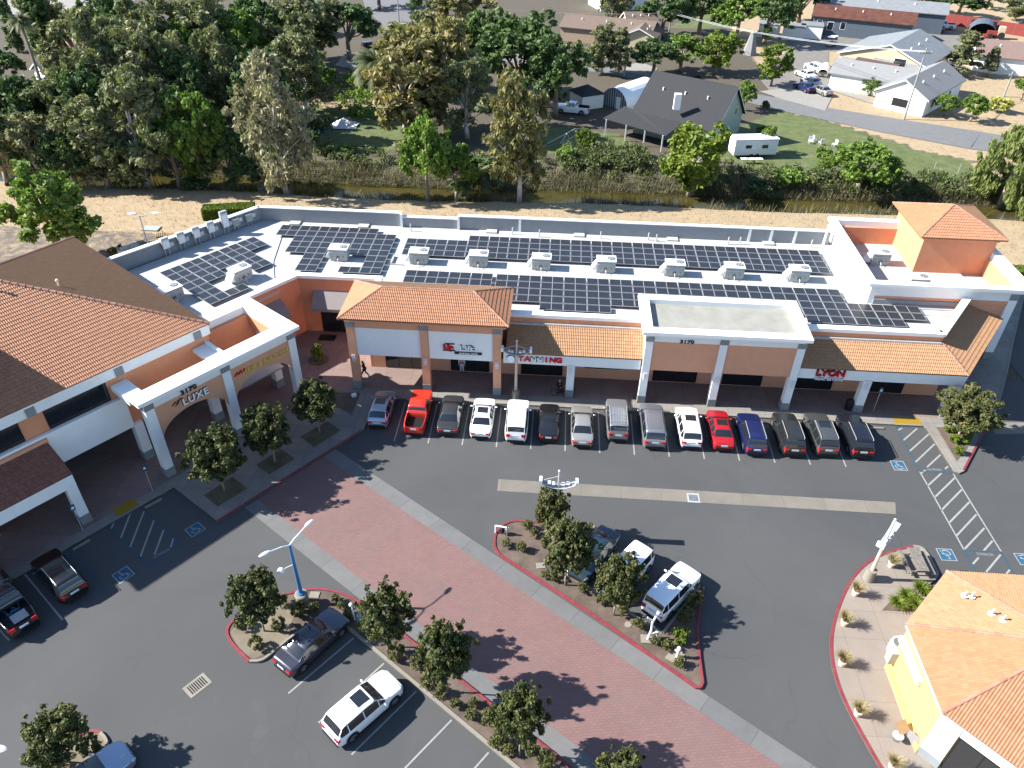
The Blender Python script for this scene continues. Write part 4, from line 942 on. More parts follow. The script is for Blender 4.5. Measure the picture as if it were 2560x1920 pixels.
def proto(kind, var):
    key = (kind, var)
    if key in TREES: return TREES[key]
    rng = np.random.default_rng(hash((len(kind)*31+ord(kind[0])*7+ord(kind[-1]), var)) % 100000)
    tr = MB(); tm = M['bark']; top = []
    if kind == 'park':      # nominal height 4.4, crown radius 1.75
        H, Rr = 4.4, 1.75
        cl = ellclumps(130, 0, 0, 2.75, 1.50, 1.50, 1.28, .32, rng, .35, .09)
        ex = ellclumps(22, 0, 0, 2.95, 1.65, 1.65, 1.45, .16, rng, .95, .08)
        Q1, r1 = leaves(cl, 92, .12, rng, 1.6); Q2, r2 = leaves(ex, 40, .11, rng, 1.8)
        Q = np.concatenate([Q1, Q2]); rn = np.concatenate([r1, r2]); mat = 'lf_park'
        tr.path([(0, 0, 0), (.03, .02, .8), (.0, .05, 1.5)], .06, .05, 7)
        for k in range(7):
            c = cl[rng.integers(len(cl))]; tr.path([(0, .05, 1.45), (c[0]*.5, c[1]*.5, 1.5+(c[2]-1.5)*.6), tuple(c[:3])], .04, .012, 5)
    elif kind in ('euc', 'eucy', 'pale'):   # nominal 16 x r 4
        H, Rr = 16, 4.0; cls = []; tm = M['barkpale']
        tr.path([(0, 0, 0), (.2, .1, 3.5), (-.15, .2, 7.5), (.2, 0, 12.5)], .32, .09, 7)
        for k in range(20):
            a = rng.random()*6.28; zz = 3.4+11.6*(k/19)**.9; prof = math.sin(min(1, (zz-1.6)/14.2)*PI)**.55
            rr = (1.0+2.2*rng.random())*prof*1.15; c = (rr*math.cos(a), rr*math.sin(a), zz)
            cls.append(ellclumps(11, *c, 1.45, 1.45, 1.7, .66, rng, .3, .25))
            tr.path([(0, .1, zz*.55), (c[0]*.55, c[1]*.55, zz*.82), c], .11, .03, 5)
        cl = np.concatenate(cls); Q, rn = leaves(cl, 50, .33, rng, 2.0, .45, 1.25); mat = {'euc': 'lf_euc', 'eucy': 'lf_eucy', 'pale': 'lf_pale'}[kind]
    elif kind in ('dark', 'green'):  # nominal 11 x r 4.6
        H, Rr = 11, 4.6; cls = []
        tr.path([(0, 0, 0), (.1, .1, 2), (0, 0, 5)], .4, .22, 8)
        for k in range(24):
            d = rng.normal(size=3); d /= np.linalg.norm(d); d[2] = abs(d[2])*1.1-.35 if rng.random() < .9 else d[2]
            c = (d[0]*3.3, d[1]*3.3, 6.3+d[2]*3.7); cls.append(ellclumps(9, *c, 1.35, 1.35, 1.15, .62, rng, .4, .2))
            if k < 9: tr.path([(0, 0, 3+rng.random()*2), (c[0]*.5, c[1]*.5, c[2]*.75), c], .16, .04, 5)
        cl = np.concatenate(cls); Q, rn = leaves(cl, 42, .36 if kind == 'dark' else .34, rng, 1.4); mat = {'dark': 'lf_dark', 'green': 'lf_green'}[kind]
    elif kind in ('lime', 'near_lime'):   # round bright tree, nominal 8 x r 3.2
        H, Rr = 8, 3.2; cls = []; n2 = 70 if kind == 'lime' else 95
        tr.path([(0, 0, 0), (.05, 0, 2), (0, .1, 4)], .2, .12, 8)
        for k in range(20):
            d = rng.normal(size=3); d /= np.linalg.norm(d); c = (d[0]*2.0, d[1]*2.0, 4.7+d[2]*2.5); cls.append(ellclumps(7, *c, 1.0, 1.0, .9, .5, rng, .4, .25))
            if k < 8: tr.path([(0, 0, 2.5+rng.random()), (c[0]*.5, c[1]*.5, c[2]*.8), c], .09, .03, 5)
        cl = np.concatenate(cls); Q, rn = leaves(cl, n2 if kind == 'near_lime' else 50, .26 if kind == 'lime' else .24, rng, 1.4); mat = 'lf_lime' if kind == 'lime' else 'lf_green'
    elif kind == 'willow':
        H, Rr = 11, 5.2; cls = []
        tr.path([(0, 0, 0), (.1, .1, 3), (0, 0, 6)], .4, .2, 8)
        for k in range(30):
            d = rng.normal(size=3); d /= np.linalg.norm(d); c = (d[0]*3.8, d[1]*3.8, 6.0+d[2]*3.9); cls.append(ellclumps(8, *c, 1.3, 1.3, 1.5, .6, rng, .4, .2))
        cl = np.concatenate(cls); Q, rn = leaves(cl, 50, .30, rng, 2.8, .6, 1.3); mat = 'lf_willow'
    elif kind == 'cypress':
        H, Rr = 14, 1.3; cl = []
        for k in range(150):
            zz = .6+13.2*rng.random(); a = rng.random()*6.28; rr = 1.05*(1-(zz/14)**3)**.5; cl.append((rr*math.cos(a)*.8, rr*math.sin(a)*.8, zz, .45))
        cl = np.array(cl); Q, rn = leaves(cl, 40, .26, rng, 1.6, .0, 1.6); mat = 'lf_dark'; tr.path([(0, 0, 0), (0, 0, 6)], .25, .1, 6)
    elif kind == 'pine':
        H, Rr = 12, 2.8; cls = []
        tr.path([(0, 0, 0), (0, 0, 11.5)], .28, .04, 7)
        for k in range(24):
            zz = 2.2+9.4*k/23; a = k*2.4; rr = 2.3*(1-zz/13); c = (rr*math.cos(a), rr*math.sin(a), zz); cls.append(ellclumps(6, *c, 1.1, 1.1, .5, .5, rng, .3, .2)); tr.tube((0, 0, zz), c, .06, .02, 5)
        cl = np.concatenate(cls); Q, rn = leaves(cl, 46, .30, rng, 1.8); mat = 'lf_euc'
    elif kind == 'shrub':       # nominal r .5
        H, Rr = 1.0, .5; cl = ellclumps(16, 0, 0, .46, .30, .30, .30, .20, rng, .5, .14, -.5); Q, rn = leaves(cl, 62, .075, rng, 1.4); mat = 'lf_shrub'
    elif kind == 'ball':        # clipped
        H, Rr = 1.0, .5; cl = ellclumps(34, 0, 0, .50, .36, .36, .38, .13, rng, .92, .04); Q, rn = leaves(cl, 60, .065, rng, 1.3); mat = 'lf_shrub'
    elif kind == 'ballg':
        H, Rr = 1.0, .5; cl = ellclumps(30, 0, 0, .50, .34, .34, .38, .14, rng, .85, .07); Q, rn = leaves(cl, 60, .075, rng, 1.6); mat = 'lf_hedge'
    elif kind == 'bush':        # background bush nominal r 1.5 h 2.4
        H, Rr = 2.4, 1.5; cl = ellclumps(34, 0, 0, 1.15, 1.1, 1.1, .95, .42, rng, .5, .15, -.6); Q, rn = leaves(cl, 44, .21, rng, 1.4); mat = 'lf_green'
    cm = quads_mesh('crown', Q, rn, M[mat])
    tmesh = None
    if tr.v:
        tmesh = tr.mesh('trunk'); tmesh.materials.append(tm); tmesh.polygons.foreach_set('use_smooth', [True]*len(tmesh.polygons))
    TREES[key] = (cm, tmesh, H, Rr); return TREES[key]
NV = {}
def plant(name, kind, loc, h, r, label, cat='tree', group=None, var=None, mat=None):
    NV[kind] = NV.get(kind, 0)+1
    v = (NV[kind] % (4 if kind not in ('dark', 'green', 'euc') else 5)) if var is None else var
    cm, tm, H, Rr = proto(kind, v)
    t_ = thing(name, label, cat, loc, random.random()*6.28, group)
    sx, sz = r/Rr, h/H; t_.scale = (sx, sx, sz)
    if mat:
        c2 = TREES.get(('m', kind, v, mat))
        if c2 is None: c2 = cm.copy(); c2.materials.clear(); c2.materials.append(M[mat]); TREES[('m', kind, v, mat)] = c2
        cm = c2
    if tm is None:
        # a shrub is all foliage: one mesh
        COL.objects.unlink(t_); bpy.data.objects.remove(t_)
        o = bpy.data.objects.new(name, cm); COL.objects.link(o); o.location = [float(q) for q in loc]; o.scale = (sx, sx, sz); o.rotation_euler = (0, 0, random.random()*6.28)
        return tag(o, label, cat, group)
    o = bpy.data.objects.new('crown', cm); COL.objects.link(o); o.parent = t_
    o = bpy.data.objects.new('trunk', tm); COL.objects.link(o); o.parent = t_
    return t_
def tree(kind, bx, by, ty, w, label, name='tree', tx=None, full=False, group=None, mat=None, z0=0.0):
    if not full and kind in ('euc', 'dark', 'green', 'eucy') and bx < 1250: w *= 1.18
    s = 1.0 if full else 1.15733
    b, h = height(bx*s, by*s, (tx if tx is not None else bx)*s, ty*s, z0)
    mid = b+V3(0, 0, h*.6); r = w*s/2*float((mid-CAM)@_f)/F_PX
    if not full: b[2] = float(tz_(b[0], b[1]))
    return plant(name, kind, b, max(h, .5), max(r, .2), label, group=group, mat=mat)
# ---- parking lot trees (survey grid in full pixels)
GP = 'small plum trees in the parking lot beds'
for bx, by, ty, w, lb in ((173, 1905, 1757, 168, 'small dark tree in the lower left kerbed island'), (661, 1577, 1423, 150, 'small dark tree at the left end of the planting strip, beside the blue lamp'),
      (978, 1617, 1470, 150, 'small dark tree in the planting strip, just right of the dark sedan'), (1119, 1729, 1563, 152, 'small dark tree between the lone white car and the brick drive'),
      (1299, 1888, 1722, 142, 'small dark tree near the bottom of the planting strip, right of the empty bays'), (1530, 2045, 1880, 145, 'small tree whose top alone shows at the bottom edge'),
      (1376, 1345, 1220, 98, 'small tree at the head of the triangular island, in front of the mast sign'), (1413, 1462, 1305, 150, 'small tree in the triangular island overlapping the blue grey sedan'),
      (1534, 1537, 1392, 132, 'small tree in the triangular island hiding the middle white car'), (562, 1229, 1062, 158, 'small tree in the left square bed before the arched portico'),
      (688, 1157, 1008, 136, 'small tree in the middle square bed before the arched portico'), (800, 1082, 952, 128, 'small tree in the right square bed before the arched portico'),
      (2391, 1097, 963, 160, 'small tree in the pointed bed at the right end of the shops')):
    tree('park', bx, by, ty, w, lb, 'small_tree', full=True, group=GP, z0=.12)
tree('near_lime', 168, 655, 405, 232, 'bright green leafy tree behind the big tiled roof on the left', 'leafy_tree', full=True)
# ---- shrubs
SH = [(Z5, 700, 690, .5, 'shrub'), (Z5, 1005, 760, .46, 'shrub'), (Z5, 850, 800, .56, 'ball'), (Z5, 650, 940, .52, 'ball'), (Z5, 265, 925, .48, 'ball'), (Z5, 420, 1130, .52, 'ball'), (Z5, 1225, 655, .36, 'shrub'), (Z5, 1290, 730, .36, 'shrub'), (Z5, 1355, 830, .45, 'shrub'), (Z5, 1500, 950, .6, 'shrub'), (Z5, 1850, 1230, .62, 'ball'), (Z5, 2085, 1330, .62, 'ball')]
t13 = lambda x, y, z=0.0: g(1, 3, x, y, z); t23 = lambda x, y, z=0.0: g(2, 3, x, y, z)
SH += [(t13, 1530, 830, .38, 'shrub'), (t13, 1470, 940, .52, 'shrub'), (t13, 1595, 1010, .5, 'shrub'), (t13, 1725, 1110, .4, 'shrub'), (t13, 1880, 1110, .38, 'shrub'), (t13, 1865, 1215, .5, 'shrub'), (t13, 2010, 1245, .6, 'shrub'), (t13, 2090, 1310, .5, 'shrub'), (t13, 2090, 1460, .6, 'shrub'), (t13, 2185, 1520, .5, 'shrub'), (t23, 285, 1620, .6, 'ball'), (t23, 170, 1520, .5, 'shrub'), (t13, 2080, 1180, .45, 'shrub')]
SI = [(Z3, 240, 375, .45, 'shrub'), (Z3, 375, 420, .48, 'shrub'), (Z3, 440, 215, .5, 'shrub'), (Z3, 500, 285, .42, 'shrub'), (Z3, 925, 255, .58, 'ball'), (Z3, 600, 660, .42, 'shrub'), (Z3, 690, 690, .42, 'ball'), (Z3, 950, 790, .45, 'ball'), (Z3, 1100, 895, .46, 'shrub'), (Z3, 1315, 1010, .48, 'shrub'), (Z3, 1450, 1130, .46, 'shrub'), (Z3, 1840, 1255, .62, 'ballg'), (Z3, 1620, 1280, .46, 'shrub'), (Z3, 1715, 1320, .5, 'shrub'), (Z3, 1830, 1475, .44, 'shrub'), (Z3, 1960, 930, .66, 'ball'), (Z3, 1880, 1050, .6, 'ball')]
desc = {'shrub': 'loose olive green shrub', 'ball': 'clipped round shrub', 'ballg': 'bright green round shrub'}
ords = ['first', 'second', 'third', 'fourth', 'fifth', 'sixth', 'seventh', 'eighth', 'ninth', 'tenth', 'eleventh', 'twelfth', '13th', '14th', '15th', '16th', '17th', '18th', '19th', '20th', '21st', '22nd', '23rd', '24th', '25th', '26th', '27th', '28th', '29th', '30th', '31st', '32nd', '33rd', '34th', '35th', '36th', '37th', '38th', '39th', '40th', '41st', '42nd']
for lst, where, gp in ((SH, 'in the planting strip', 'shrubs in the planting strip'), (SI, 'in the triangular island', 'shrubs in the triangular island')):
    lst = sorted(lst, key=lambda q: float(q[0](q[1], q[2])[0])); cnt = {}
    for fn, x, y, r, kd in lst:
        cnt[kd] = cnt.get(kd, 0)+1; nk = sum(1 for q in lst if q[4] == kd)
        lb = f'{desc[kd]} {where}'+('' if nk == 1 else f', {ords[cnt[kd]-1]} from the left')
        p_ = fn(x, y+12, .1); plant('shrub', kd, p_, r*2.0, r, lb, 'shrub', gp)
for i, (x, y, kd, r) in enumerate(((380, 1650, 'shrub', .5), (540, 1670, 'shrub', .5), (800, 1520, 'ball', .68))):
    plant('shrub', kd, g(0, 3, x, y, .1), r*2, r, ['olive shrub at the far left of the lower left island', 'olive shrub by the trunk in the lower left island', 'large clipped shrub beside the white kerb of the lower left island'][i], 'shrub', 'shrubs in the lower left island')
for i, (x, y) in enumerate(((1555, 410), (1645, 408), (1725, 425), (1600, 500), (1700, 505), (1640, 600))):
    plant('shrub', 'ballg', g(3, 2, x, y, .14), .75, .5, f'bright green low shrub in the pointed bed, {ords[i]} counted from the building', 'shrub', 'low shrubs in the pointed bed')
plant('shrub', 'ballg', (-20.95, 55.7, .15), 1.9, .62, 'yellow green upright shrub in the round planter of the recessed court', 'shrub', mat='lf_lime')
def blades(n, r, h, w, rng, lean=.9):
    a = rng.random(n)*6.283; l = lean*(.25+.75*rng.random(n)); hh = h*(.6+.4*rng.random(n)); r0 = r*.25*rng.random(n)
    b = np.stack([np.cos(a)*r0, np.sin(a)*r0, np.zeros(n)], 1); md = b+np.stack([np.cos(a)*l*r*.5, np.sin(a)*l*r*.5, hh*.65], 1); tp = b+np.stack([np.cos(a)*l*r*1.1, np.sin(a)*l*r*1.1, hh*(1-.35*l)], 1)
    s = np.stack([-np.sin(a), np.cos(a), 0*a], 1)*w/2
    Q = np.concatenate([np.stack([b-s, b+s, md+s, md-s], 1), np.stack([md-s, md+s, tp+s*.2, tp-s*.2], 1)]); rr = rng.random(n); return Q, np.concatenate([rr, rr])
gr = []
for k in range(3):
    Q, rn = blades(230, .62, .85, .022, np.random.default_rng(k)); gr.append(quads_mesh('grass', Q, rn, M['lf_dry']))
sp = []
for k in range(3):
    Q, rn = blades(260, .75, .75, .06, np.random.default_rng(k+9)); sp.append(quads_mesh('foliage', Q, rn, M['lf_hedge']))
pots = [((735, 248), 'beside the picnic table'), ((338, 560), 'just below the mast sign'), ((215, 892), 'second below the mast sign'), ((190, 1335), 'opposite the condenser unit')]
pp = [(Z8(*a, .14), b) for a, b in pots]+[(g(3, 3, 768, 1200, .14), 'up from the leaning boards'), (g(3, 3, 1065, 1665, .14), 'at the bottom edge by the shop corner')]
for i, (p_, lb) in enumerate(pp):
    t_ = thing('potted_grass', 'pot of dry grass on the curved walk, '+lb, 'planter', p_, i, 'pots along the curved walk')
    mb = MB(); mb.tube((0, 0, 0), (0, 0, .42), .16, .25, 14); mb.build('pot', M['terracotta'], t_, world=False)
    o = bpy.data.objects.new('grass', gr[i % 3]); COL.objects.link(o); o.parent = t_; o.location = (0, 0, .38)
for i, (x, y) in enumerate(((905, 600), (1065, 520), (810, 680), (1010, 690))):
    o = bpy.data.objects.new('shrub', sp[i % 3]); COL.objects.link(o); p_ = Z8(x, y, .14); o.location = [float(c) for c in p_]; o.scale = (.9,)*3
    tag(o, 'spiky green plant by the lower right shop, '+['left of the roof, upper one', 'nearest the mast sign shadow', 'leftmost at the bed point', 'closest to the roof edge'][i], 'shrub', 'spiky plants by the lower right shop')
# ---- background trees: (kind, base x, base y, top y, width, where)
BG = [
 ('dark', 18, 400, 215, 130, 'at the far left edge of the creek'), ('euc', 95, 402, 240, 130, 'left of the bright leafy tree behind the roof'), ('dark', 165, 402, 265, 110, 'directly behind the bright leafy tree'),
 ('euc', 235, 398, 205, 150, 'on the creek bank, right above the dirt yard lamp'), ('euc', 320, 396, 140, 170, 'tall on the creek bank with forked pale limbs'), ('green', 385, 392, 190, 110, 'fresh green, on the creek bank above the clipped hedge'),
 ('green', 440, 390, 135, 120, 'fresh green, beside the pale flowering tree'), ('dark', 500, 388, 235, 100, 'low in the shade left of the pale flowering tree'),
 ('dark', 55, 330, 130, 150, 'in the second row at the far left'), ('euc', 150, 330, 165, 130, 'below the small blue grey house'), ('dark', 225, 330, 120, 120, 'right of the small blue grey house'),
 ('euc', 270, 300, 40, 140, 'tall in the second row above the creek bend'), ('euc', 365, 300, 60, 150, 'second row, tall and grey green'), ('dark', 430, 300, 90, 120, 'second row, dark, between two taller crowns'),
 ('euc', 505, 290, 70, 120, 'second row just left of the flowering tree top'), ('dark', 590, 310, 100, 130, 'dark, behind the flowering tree'), ('euc', 660, 250, 70, 120, 'at the left edge of the grassy yard'),
 ('euc', 200, 210, 20, 130, 'third row above the small blue grey house'), ('dark', 290, 200, 10, 120, 'third row, dark, by the rust red roof'), ('euc', 345, 200, -5, 130, 'third row near the rust red roof'),
 ('green', 400, 200, 30, 110, 'third row, lighter green'), ('euc', 470, 190, -10, 140, 'third row, spreading'), ('green', 530, 180, 5, 120, 'third row, pale green below the top edge'),
 ('dark', 570, 150, -30, 110, 'at the top edge, left of the small grey roof'), ('euc', 650, 170, -15, 120, 'at the top edge, right of the small grey roof'), ('dark', 755, 128, -5, 120, 'dark and broad beside the side street'),
 ('green', 690, 205, 130, 70, 'low and leafy at the shaded yard edge'), ('euc', 700, 130, 0, 90, 'pale, just left of the dark tree by the side street'),
 ('eucy', 880, 300, 70, 170, 'golden tipped, above the grassy yard'), ('eucy', 965, 285, 45, 150, 'golden tipped, behind the creek thicket'), ('euc', 900, 200, 30, 130, 'at the end of the side street'),
 ('euc', 1010, 300, 120, 120, 'grey green, behind the yellow tree by the creek'), ('green', 925, 430, 225, 105, 'fresh green on the creek bank below the golden tree'), ('green', 985, 425, 285, 90, 'smaller green one leaning over the creek'),
 ('dark', 1120, 230, 15, 190, 'very large and dark, left of the grey roofed house'), ('dark', 1200, 250, 60, 140, 'large and dark behind the dark little shed'), ('dark', 1050, 200, 0, 120, 'dark, top centre'),
 ('eucy', 1000, 100, -20, 120, 'golden, at the top edge centre'), ('euc', 1300, 160, 55, 90, 'feathery, left of the cream gable'), ('pine', 1335, 165, 60, 60, 'upright beside the cream gable'),
 ('dark', 1410, 160, 75, 110, 'dark, right of the cream gable'), ('green', 1470, 155, 70, 110, 'broad green, under the power line'), ('lime', 1545, 160, 62, 105, 'bright green, under the power line'),
 ('dark', 1430, 80, -30, 130, 'dark, at the top edge near the lawn'), ('dark', 1510, 75, -40, 130, 'dark, top edge behind the power line'), ('green', 1590, 90, -25, 120, 'green, top edge above the grey play tent'),
 ('dark', 1650, 95, -30, 120, 'dark, top edge left of the workshop yard'), ('dark', 1725, 50, -45, 110, 'dark, top edge behind the workshop roof'), ('lime', 1665, 186, 92, 88, 'compact lime green, standing in the gravel drive'),
 ('green', 1605, 238, 172, 56, 'small round green, beside the gable of the grey roofed house'), ('lime', 1262, 332, 275, 48, 'little lemon like, on the lawn by the porch'), ('lime', 1490, 402, 218, 175, 'big bright, in front of the grey roofed house'),
 ('green', 1855, 402, 278, 150, 'spreading green, on the lawn by the creek'), ('green', 1778, 378, 325, 46, 'thin, on the lawn left of the spreading one'), ('willow', 2165, 425, 238, 165, 'weeping, on the creek bank at right'),
 ('willow', 2210, 470, 320, 120, 'weeping, cut off by the right edge above the tiled tower'), ('pine', 2068, 160, 62, 88, 'dark conifer like, right of the white gabled house'), ('pine', 2132, 165, 98, 40, 'thin, before the pink roofed house'),
 ('green', 2040, 250, 195, 60, 'rounded dark green, left one of the pair by the pole'), ('green', 2095, 262, 195, 62, 'rounded dark green, right one of the pair by the pole'), ('green', 1880, 206, 165, 56, 'low and bushy against the white house front'),
 ('dark', 2070, 35, -25, 100, 'dark, top right beyond the red fence'), ('euc', 2190, 45, -10, 80, 'pale, in the top right corner'), ('dark', 1985, 25, -35, 90, 'dark, top edge above the red fence'), ('dark', 1850, 15, -40, 120, 'dark, top edge above the long metal roof'),
 ('green', 2205, 215, 155, 55, 'green, at the right edge below the pink roof'), ('dark', 2130, 20, -30, 60, 'small dark, top right edge'), ('dark', 120, 250, 170, 70, 'shadowy, under the palm'), ('dark', 10, 220, 80, 110, 'dark, left edge beneath the fan palm'),
 ('dark', 820, 20, -60, 100, 'dark, over the side street at the top edge'), ('dark', 930, 40, -50, 100, 'dark, top edge right of the side street'), ('euc', 110, 95, -40, 90, 'pale, behind the two cypresses'), ('dark', 240, 120, -25, 110, 'dark, top left behind the brown shed'),
 ('euc', 430, 110, -30, 120, 'grey green, top edge left'), ('euc', 1320, 60, -30, 70, 'golden, left of the white house at the top'), ('eucy', 1335, 40, -30, 60, 'small golden, by the white house at the top'),
 ('dark', 1040, 395, 300, 80, 'shaded, behind the trunk of the yellow tree'), ('green', 1655, 330, 262, 40, 'small, by the trailer end'), ('dark', 560, 396, 300, 90, 'shaded, behind the pale trunk'), ('dark', 680, 330, 240, 70, 'shaded, left of the blue pool')]
nm = {'dark': ('broadleaf_tree', 'dark green tree'), 'euc': ('eucalyptus_tree', 'grey green tall tree'), 'eucy': ('eucalyptus_tree', 'tall tree'), 'green': ('leafy_tree', 'leafy tree'), 'lime': ('leafy_tree', 'leafy tree'), 'willow': ('willow_tree', 'willow tree'), 'pine': ('conifer_tree', 'conifer')}
for k_, bx, by, ty, w, wh in BG: tree(k_, bx, by, ty, w, nm[k_][1]+' '+wh, nm[k_][0], group='trees beyond the creek')
tree('pale', 617, 411, 108, 160, 'pale flowering eucalyptus with a slanting bare trunk at the creek edge', 'eucalyptus_tree', tx=575)
tree('eucy', 1122, 432, 155, 132, 'yellow crowned eucalyptus with a bare pale trunk at the creek edge', 'eucalyptus_tree', tx=1135)
for x, w in ((68, 26), (92, 26)): tree('cypress', x+25, 122+(x-68)*.1, -60, 40, 'dark column cypress at the top left, '+('left one of the pair' if x == 68 else 'right one of the pair'), 'cypress_tree', tx=x, group='cypresses at the top left')
tree('cypress', 40, 112, -60, 36, 'dark column cypress farthest left, behind the fan palm', 'cypress_tree', tx=22, group='cypresses at the top left')
for bx, by, r, h, lb, mt in ((2155, 242, 2.2, 2.6, 'yellow flowering bush beside the two round trees', 'lf_yellow'), (1652, 236, .9, 1.6, 'small plum red bush by the roadside', 'lf_park'), (1620, 320, 1.3, 1.6, 'bush behind the travel trailer', None),
      (1645, 290, 1.2, 1.4, 'lime bush near the trailer corner', 'lf_lime'), (712, 292, .9, 3.6, 'thin weeping shrub in the grassy yard', 'lf_euc'), (880, 330, 2.4, 2.2, 'shrub at the dry bank of the yard', 'lf_euc'), (905, 345, 1.8, 1.6, 'dusty shrub next to the creek thicket', 'lf_bramble'),
      (745, 335, 2, 1.6, 'low shrub under the white sheet pile', None), (1775, 345, 1.4, 2, 'bush at the foot of the spreading tree', None), (1105, 200, 2, 2, 'shrub by the dark shed', 'lf_lime'), (1560, 200, 1.4, 1.4, 'bush at the back of the grey roof', None),
      (520, 340, 2.6, 2.6, 'shadowed bush under the left bank trees', 'lf_dark'), (290, 395, 2.6, 2.2, 'bush at the bank edge, left', 'lf_dark'), (420, 398, 2.4, 2, 'bush at the bank edge, above the hedge', 'lf_dark'), (60, 410, 2.4, 2, 'bush at the bank edge, far left', 'lf_dark'),
      (1225, 350, 2.2, 2.4, 'bush left of the bramble mound', None), (1700, 395, 2.4, 2.6, 'bush right of the big bright tree', None), (1640, 400, 2.2, 2, 'bush under the trailer, by the creek', 'lf_dark'), (245, 552, .7, 1.1, 'small bush behind the roof by the bin', 'lf_shrub'), (262, 545, .6, 1, 'small bush touching the bin', 'lf_shrub')):
    p_ = m(bx, by); p_[2] = float(tz_(p_[0], p_[1])); plant('bush', 'bush', p_, h, r, lb, 'bush', 'bushes beyond the shops', mat=mt)
# ---- palms
def frond_mesh(L, n, droop, rng, mat):
    Q = []
    for k in range(n):
        a = rng.random()*6.283; el = rng.uniform(-.5, 1.25); pts = []
        for i in range(8):
            s = i/7; r_ = L*s*math.cos(el*.6)*(1-.1*s); z = L*(s*math.sin(el)-droop*s*s); pts.append(V3(math.cos(a)*r_, math.sin(a)*r_, z))
        sd = V3(-math.sin(a), math.cos(a), 0)
        for i in range(7):
            for sg in (-1, 1):
                for q in range(3):
                    p_ = pts[i]+(pts[i+1]-pts[i])*q/3; w = L*.20*math.sin(PI*min(1, (i+q/3)/7*.9+.12)); e = p_+sd*sg*w+(pts[i+1]-pts[i])*.7-V3(0, 0, w*.45); wd = (pts[i+1]-pts[i])*.13
                    Q.append([p_-wd, p_+wd, e+wd*.4, e-wd*.4])
    Q = np.array(Q); return quads_mesh('fronds', Q, np.repeat(rng.random(n), len(Q)//n)*.7+.3*rng.random(len(Q)), M[mat])
def palm(base, H, L, n, droop, label, r0=.28):
    t_ = thing('palm_tree', label, 'palm tree', base)
    mb = MB(); mb.path([(0, 0, 0), (.1, 0, H*.5), (0, .1, H)], r0, r0*.8, 9); mb.ball((0, .1, H-.3), r0*1.9, r0*1.9, .7, 9); mb.build('trunk', M['bark'], t_, world=False, smooth=True)
    o = bpy.data.objects.new('crown', frond_mesh(L, n, droop, np.random.default_rng(int(H*10)), 'lf_palm')); COL.objects.link(o); o.parent = t_; o.location = (0, .1, H)
b, h = height(124.4, 272, 37.6, 52); palm(b, h, 2.4, 60, .45, 'tall thin fan palm leaning over the small blue grey house at top left', .26)
b, h = height(946.7, 231, 943.7, 156); palm(b, h, 5.2, 110, .55, 'date palm with arching fronds at the end of the grassy yard', .5)
b, h = height(250, 300, 235, 258); palm(b, 4.0, 4.6, 60, .5, 'date palm half hidden among the trees below the blue grey house', .4)
b, h = height(1185, 468, 1180, 425); palm(b, 1.5, 4.4, 50, .45, 'low palm in deep shade on the creek bank', .3)
# ---- stuff: reeds, brambles, dry tufts
rng = np.random.default_rng(4)
def scatter_blades(n, fx, h0, h1, w, lean, name, mat):
    Q = []; R2 = []
    x, y = fx(n); z = tz_(x, y); a = rng.random(n)*6.283; hh = rng.uniform(h0, h1, n); ll = lean*rng.random(n)*hh
    b = np.stack([x, y, z], 1); tp = b+np.stack([np.cos(a)*ll, np.sin(a)*ll, hh], 1); s = np.stack([-np.sin(a), np.cos(a), 0*a], 1)*w
    Q = np.stack([b-s, b+s, tp+s*.3, tp-s*.3], 1); me = quads_mesh(name, Q, rng.random(n), M[mat]); o = bpy.data.objects.new(name, me); COL.objects.link(o); o['kind'] = 'stuff'; return o
def fx1(n):
    x = rng.uniform(-95, 95, n); c = noise2(x, x*0, .25, 11)
    far = rng.random(n) < .62; y = np.where(far, YC+.7*np.sin(x*.045)+1.6+np.abs(rng.normal(0, 1.9, n)), YC+.7*np.sin(x*.045)-2.5-np.abs(rng.normal(0, .55, n)))
    k = (~far & (c+.3*rng.random(n) < .25) & (x < 62)) | (far & (x > 200)); x = np.where(k, x+3, x); y = np.where(k, YC+2.8+rng.random(n)*3, y); return x, y
tag(scatter_blades(21000, fx1, .3, 1.6, .04, .9, 'reeds', 'lf_reed'), 'tangled reeds and dead stalks along both banks of the creek', 'reeds')
def fx2(n): return rng.uniform(-80, 90, n), 76+19*rng.random(n)**.8
tag(scatter_blades(9000, fx2, .12, .38, .03, .9, 'dry_grass', 'lf_dry'), 'short dry grass on the pale levee behind the shops', 'dry grass')
def mound(n, fx, r, per, size, name, mat, label, zf=.5, hz=1.0):
    x, y = fx(n); cl = np.stack([x, y, tz_(x, y)+hz*rng.random(n)*zf+r*.35, r*(.6+.7*rng.random(n))], 1); Q, rn = leaves(cl, per, size, rng, 1.4, 0, .8)
    o = bpy.data.objects.new(name, quads_mesh(name, Q, rn, M[mat])); COL.objects.link(o); o['kind'] = 'stuff'; tag(o, label, 'undergrowth')
def fb1(n):
    c0, c1 = m(1220, 372), m(1400, 395); x = rng.uniform(c0[0], c1[0], n); return x, rng.uniform(105.5, 112, n)
mound(150, fb1, 1.1, 95, .20, 'brambles', 'lf_bramble', 'pale leaved bramble mound between the creek and the lawn', 1.2)
def fb2(n): x = rng.uniform(-90, 92, n); return x, np.where(x > 26, rng.uniform(102.6, 107.5, n), rng.uniform(103.5, 109.5, n))
mound(620, fb2, .95, 60, .22, 'bank_undergrowth', 'lf_bramble', 'dark undergrowth along the far creek bank', .9)
def fb3(n): x = rng.uniform(34, 78, n); return x, rng.uniform(102.5, 106.5, n)
mound(150, fb3, 1.0, 70, .20, 'creek_brambles', 'lf_bramble', 'green brambles on the far bank by the lawn', 1.1)
def fb4(n): return rng.uniform(-95, -40, n), rng.uniform(106, 150, n)
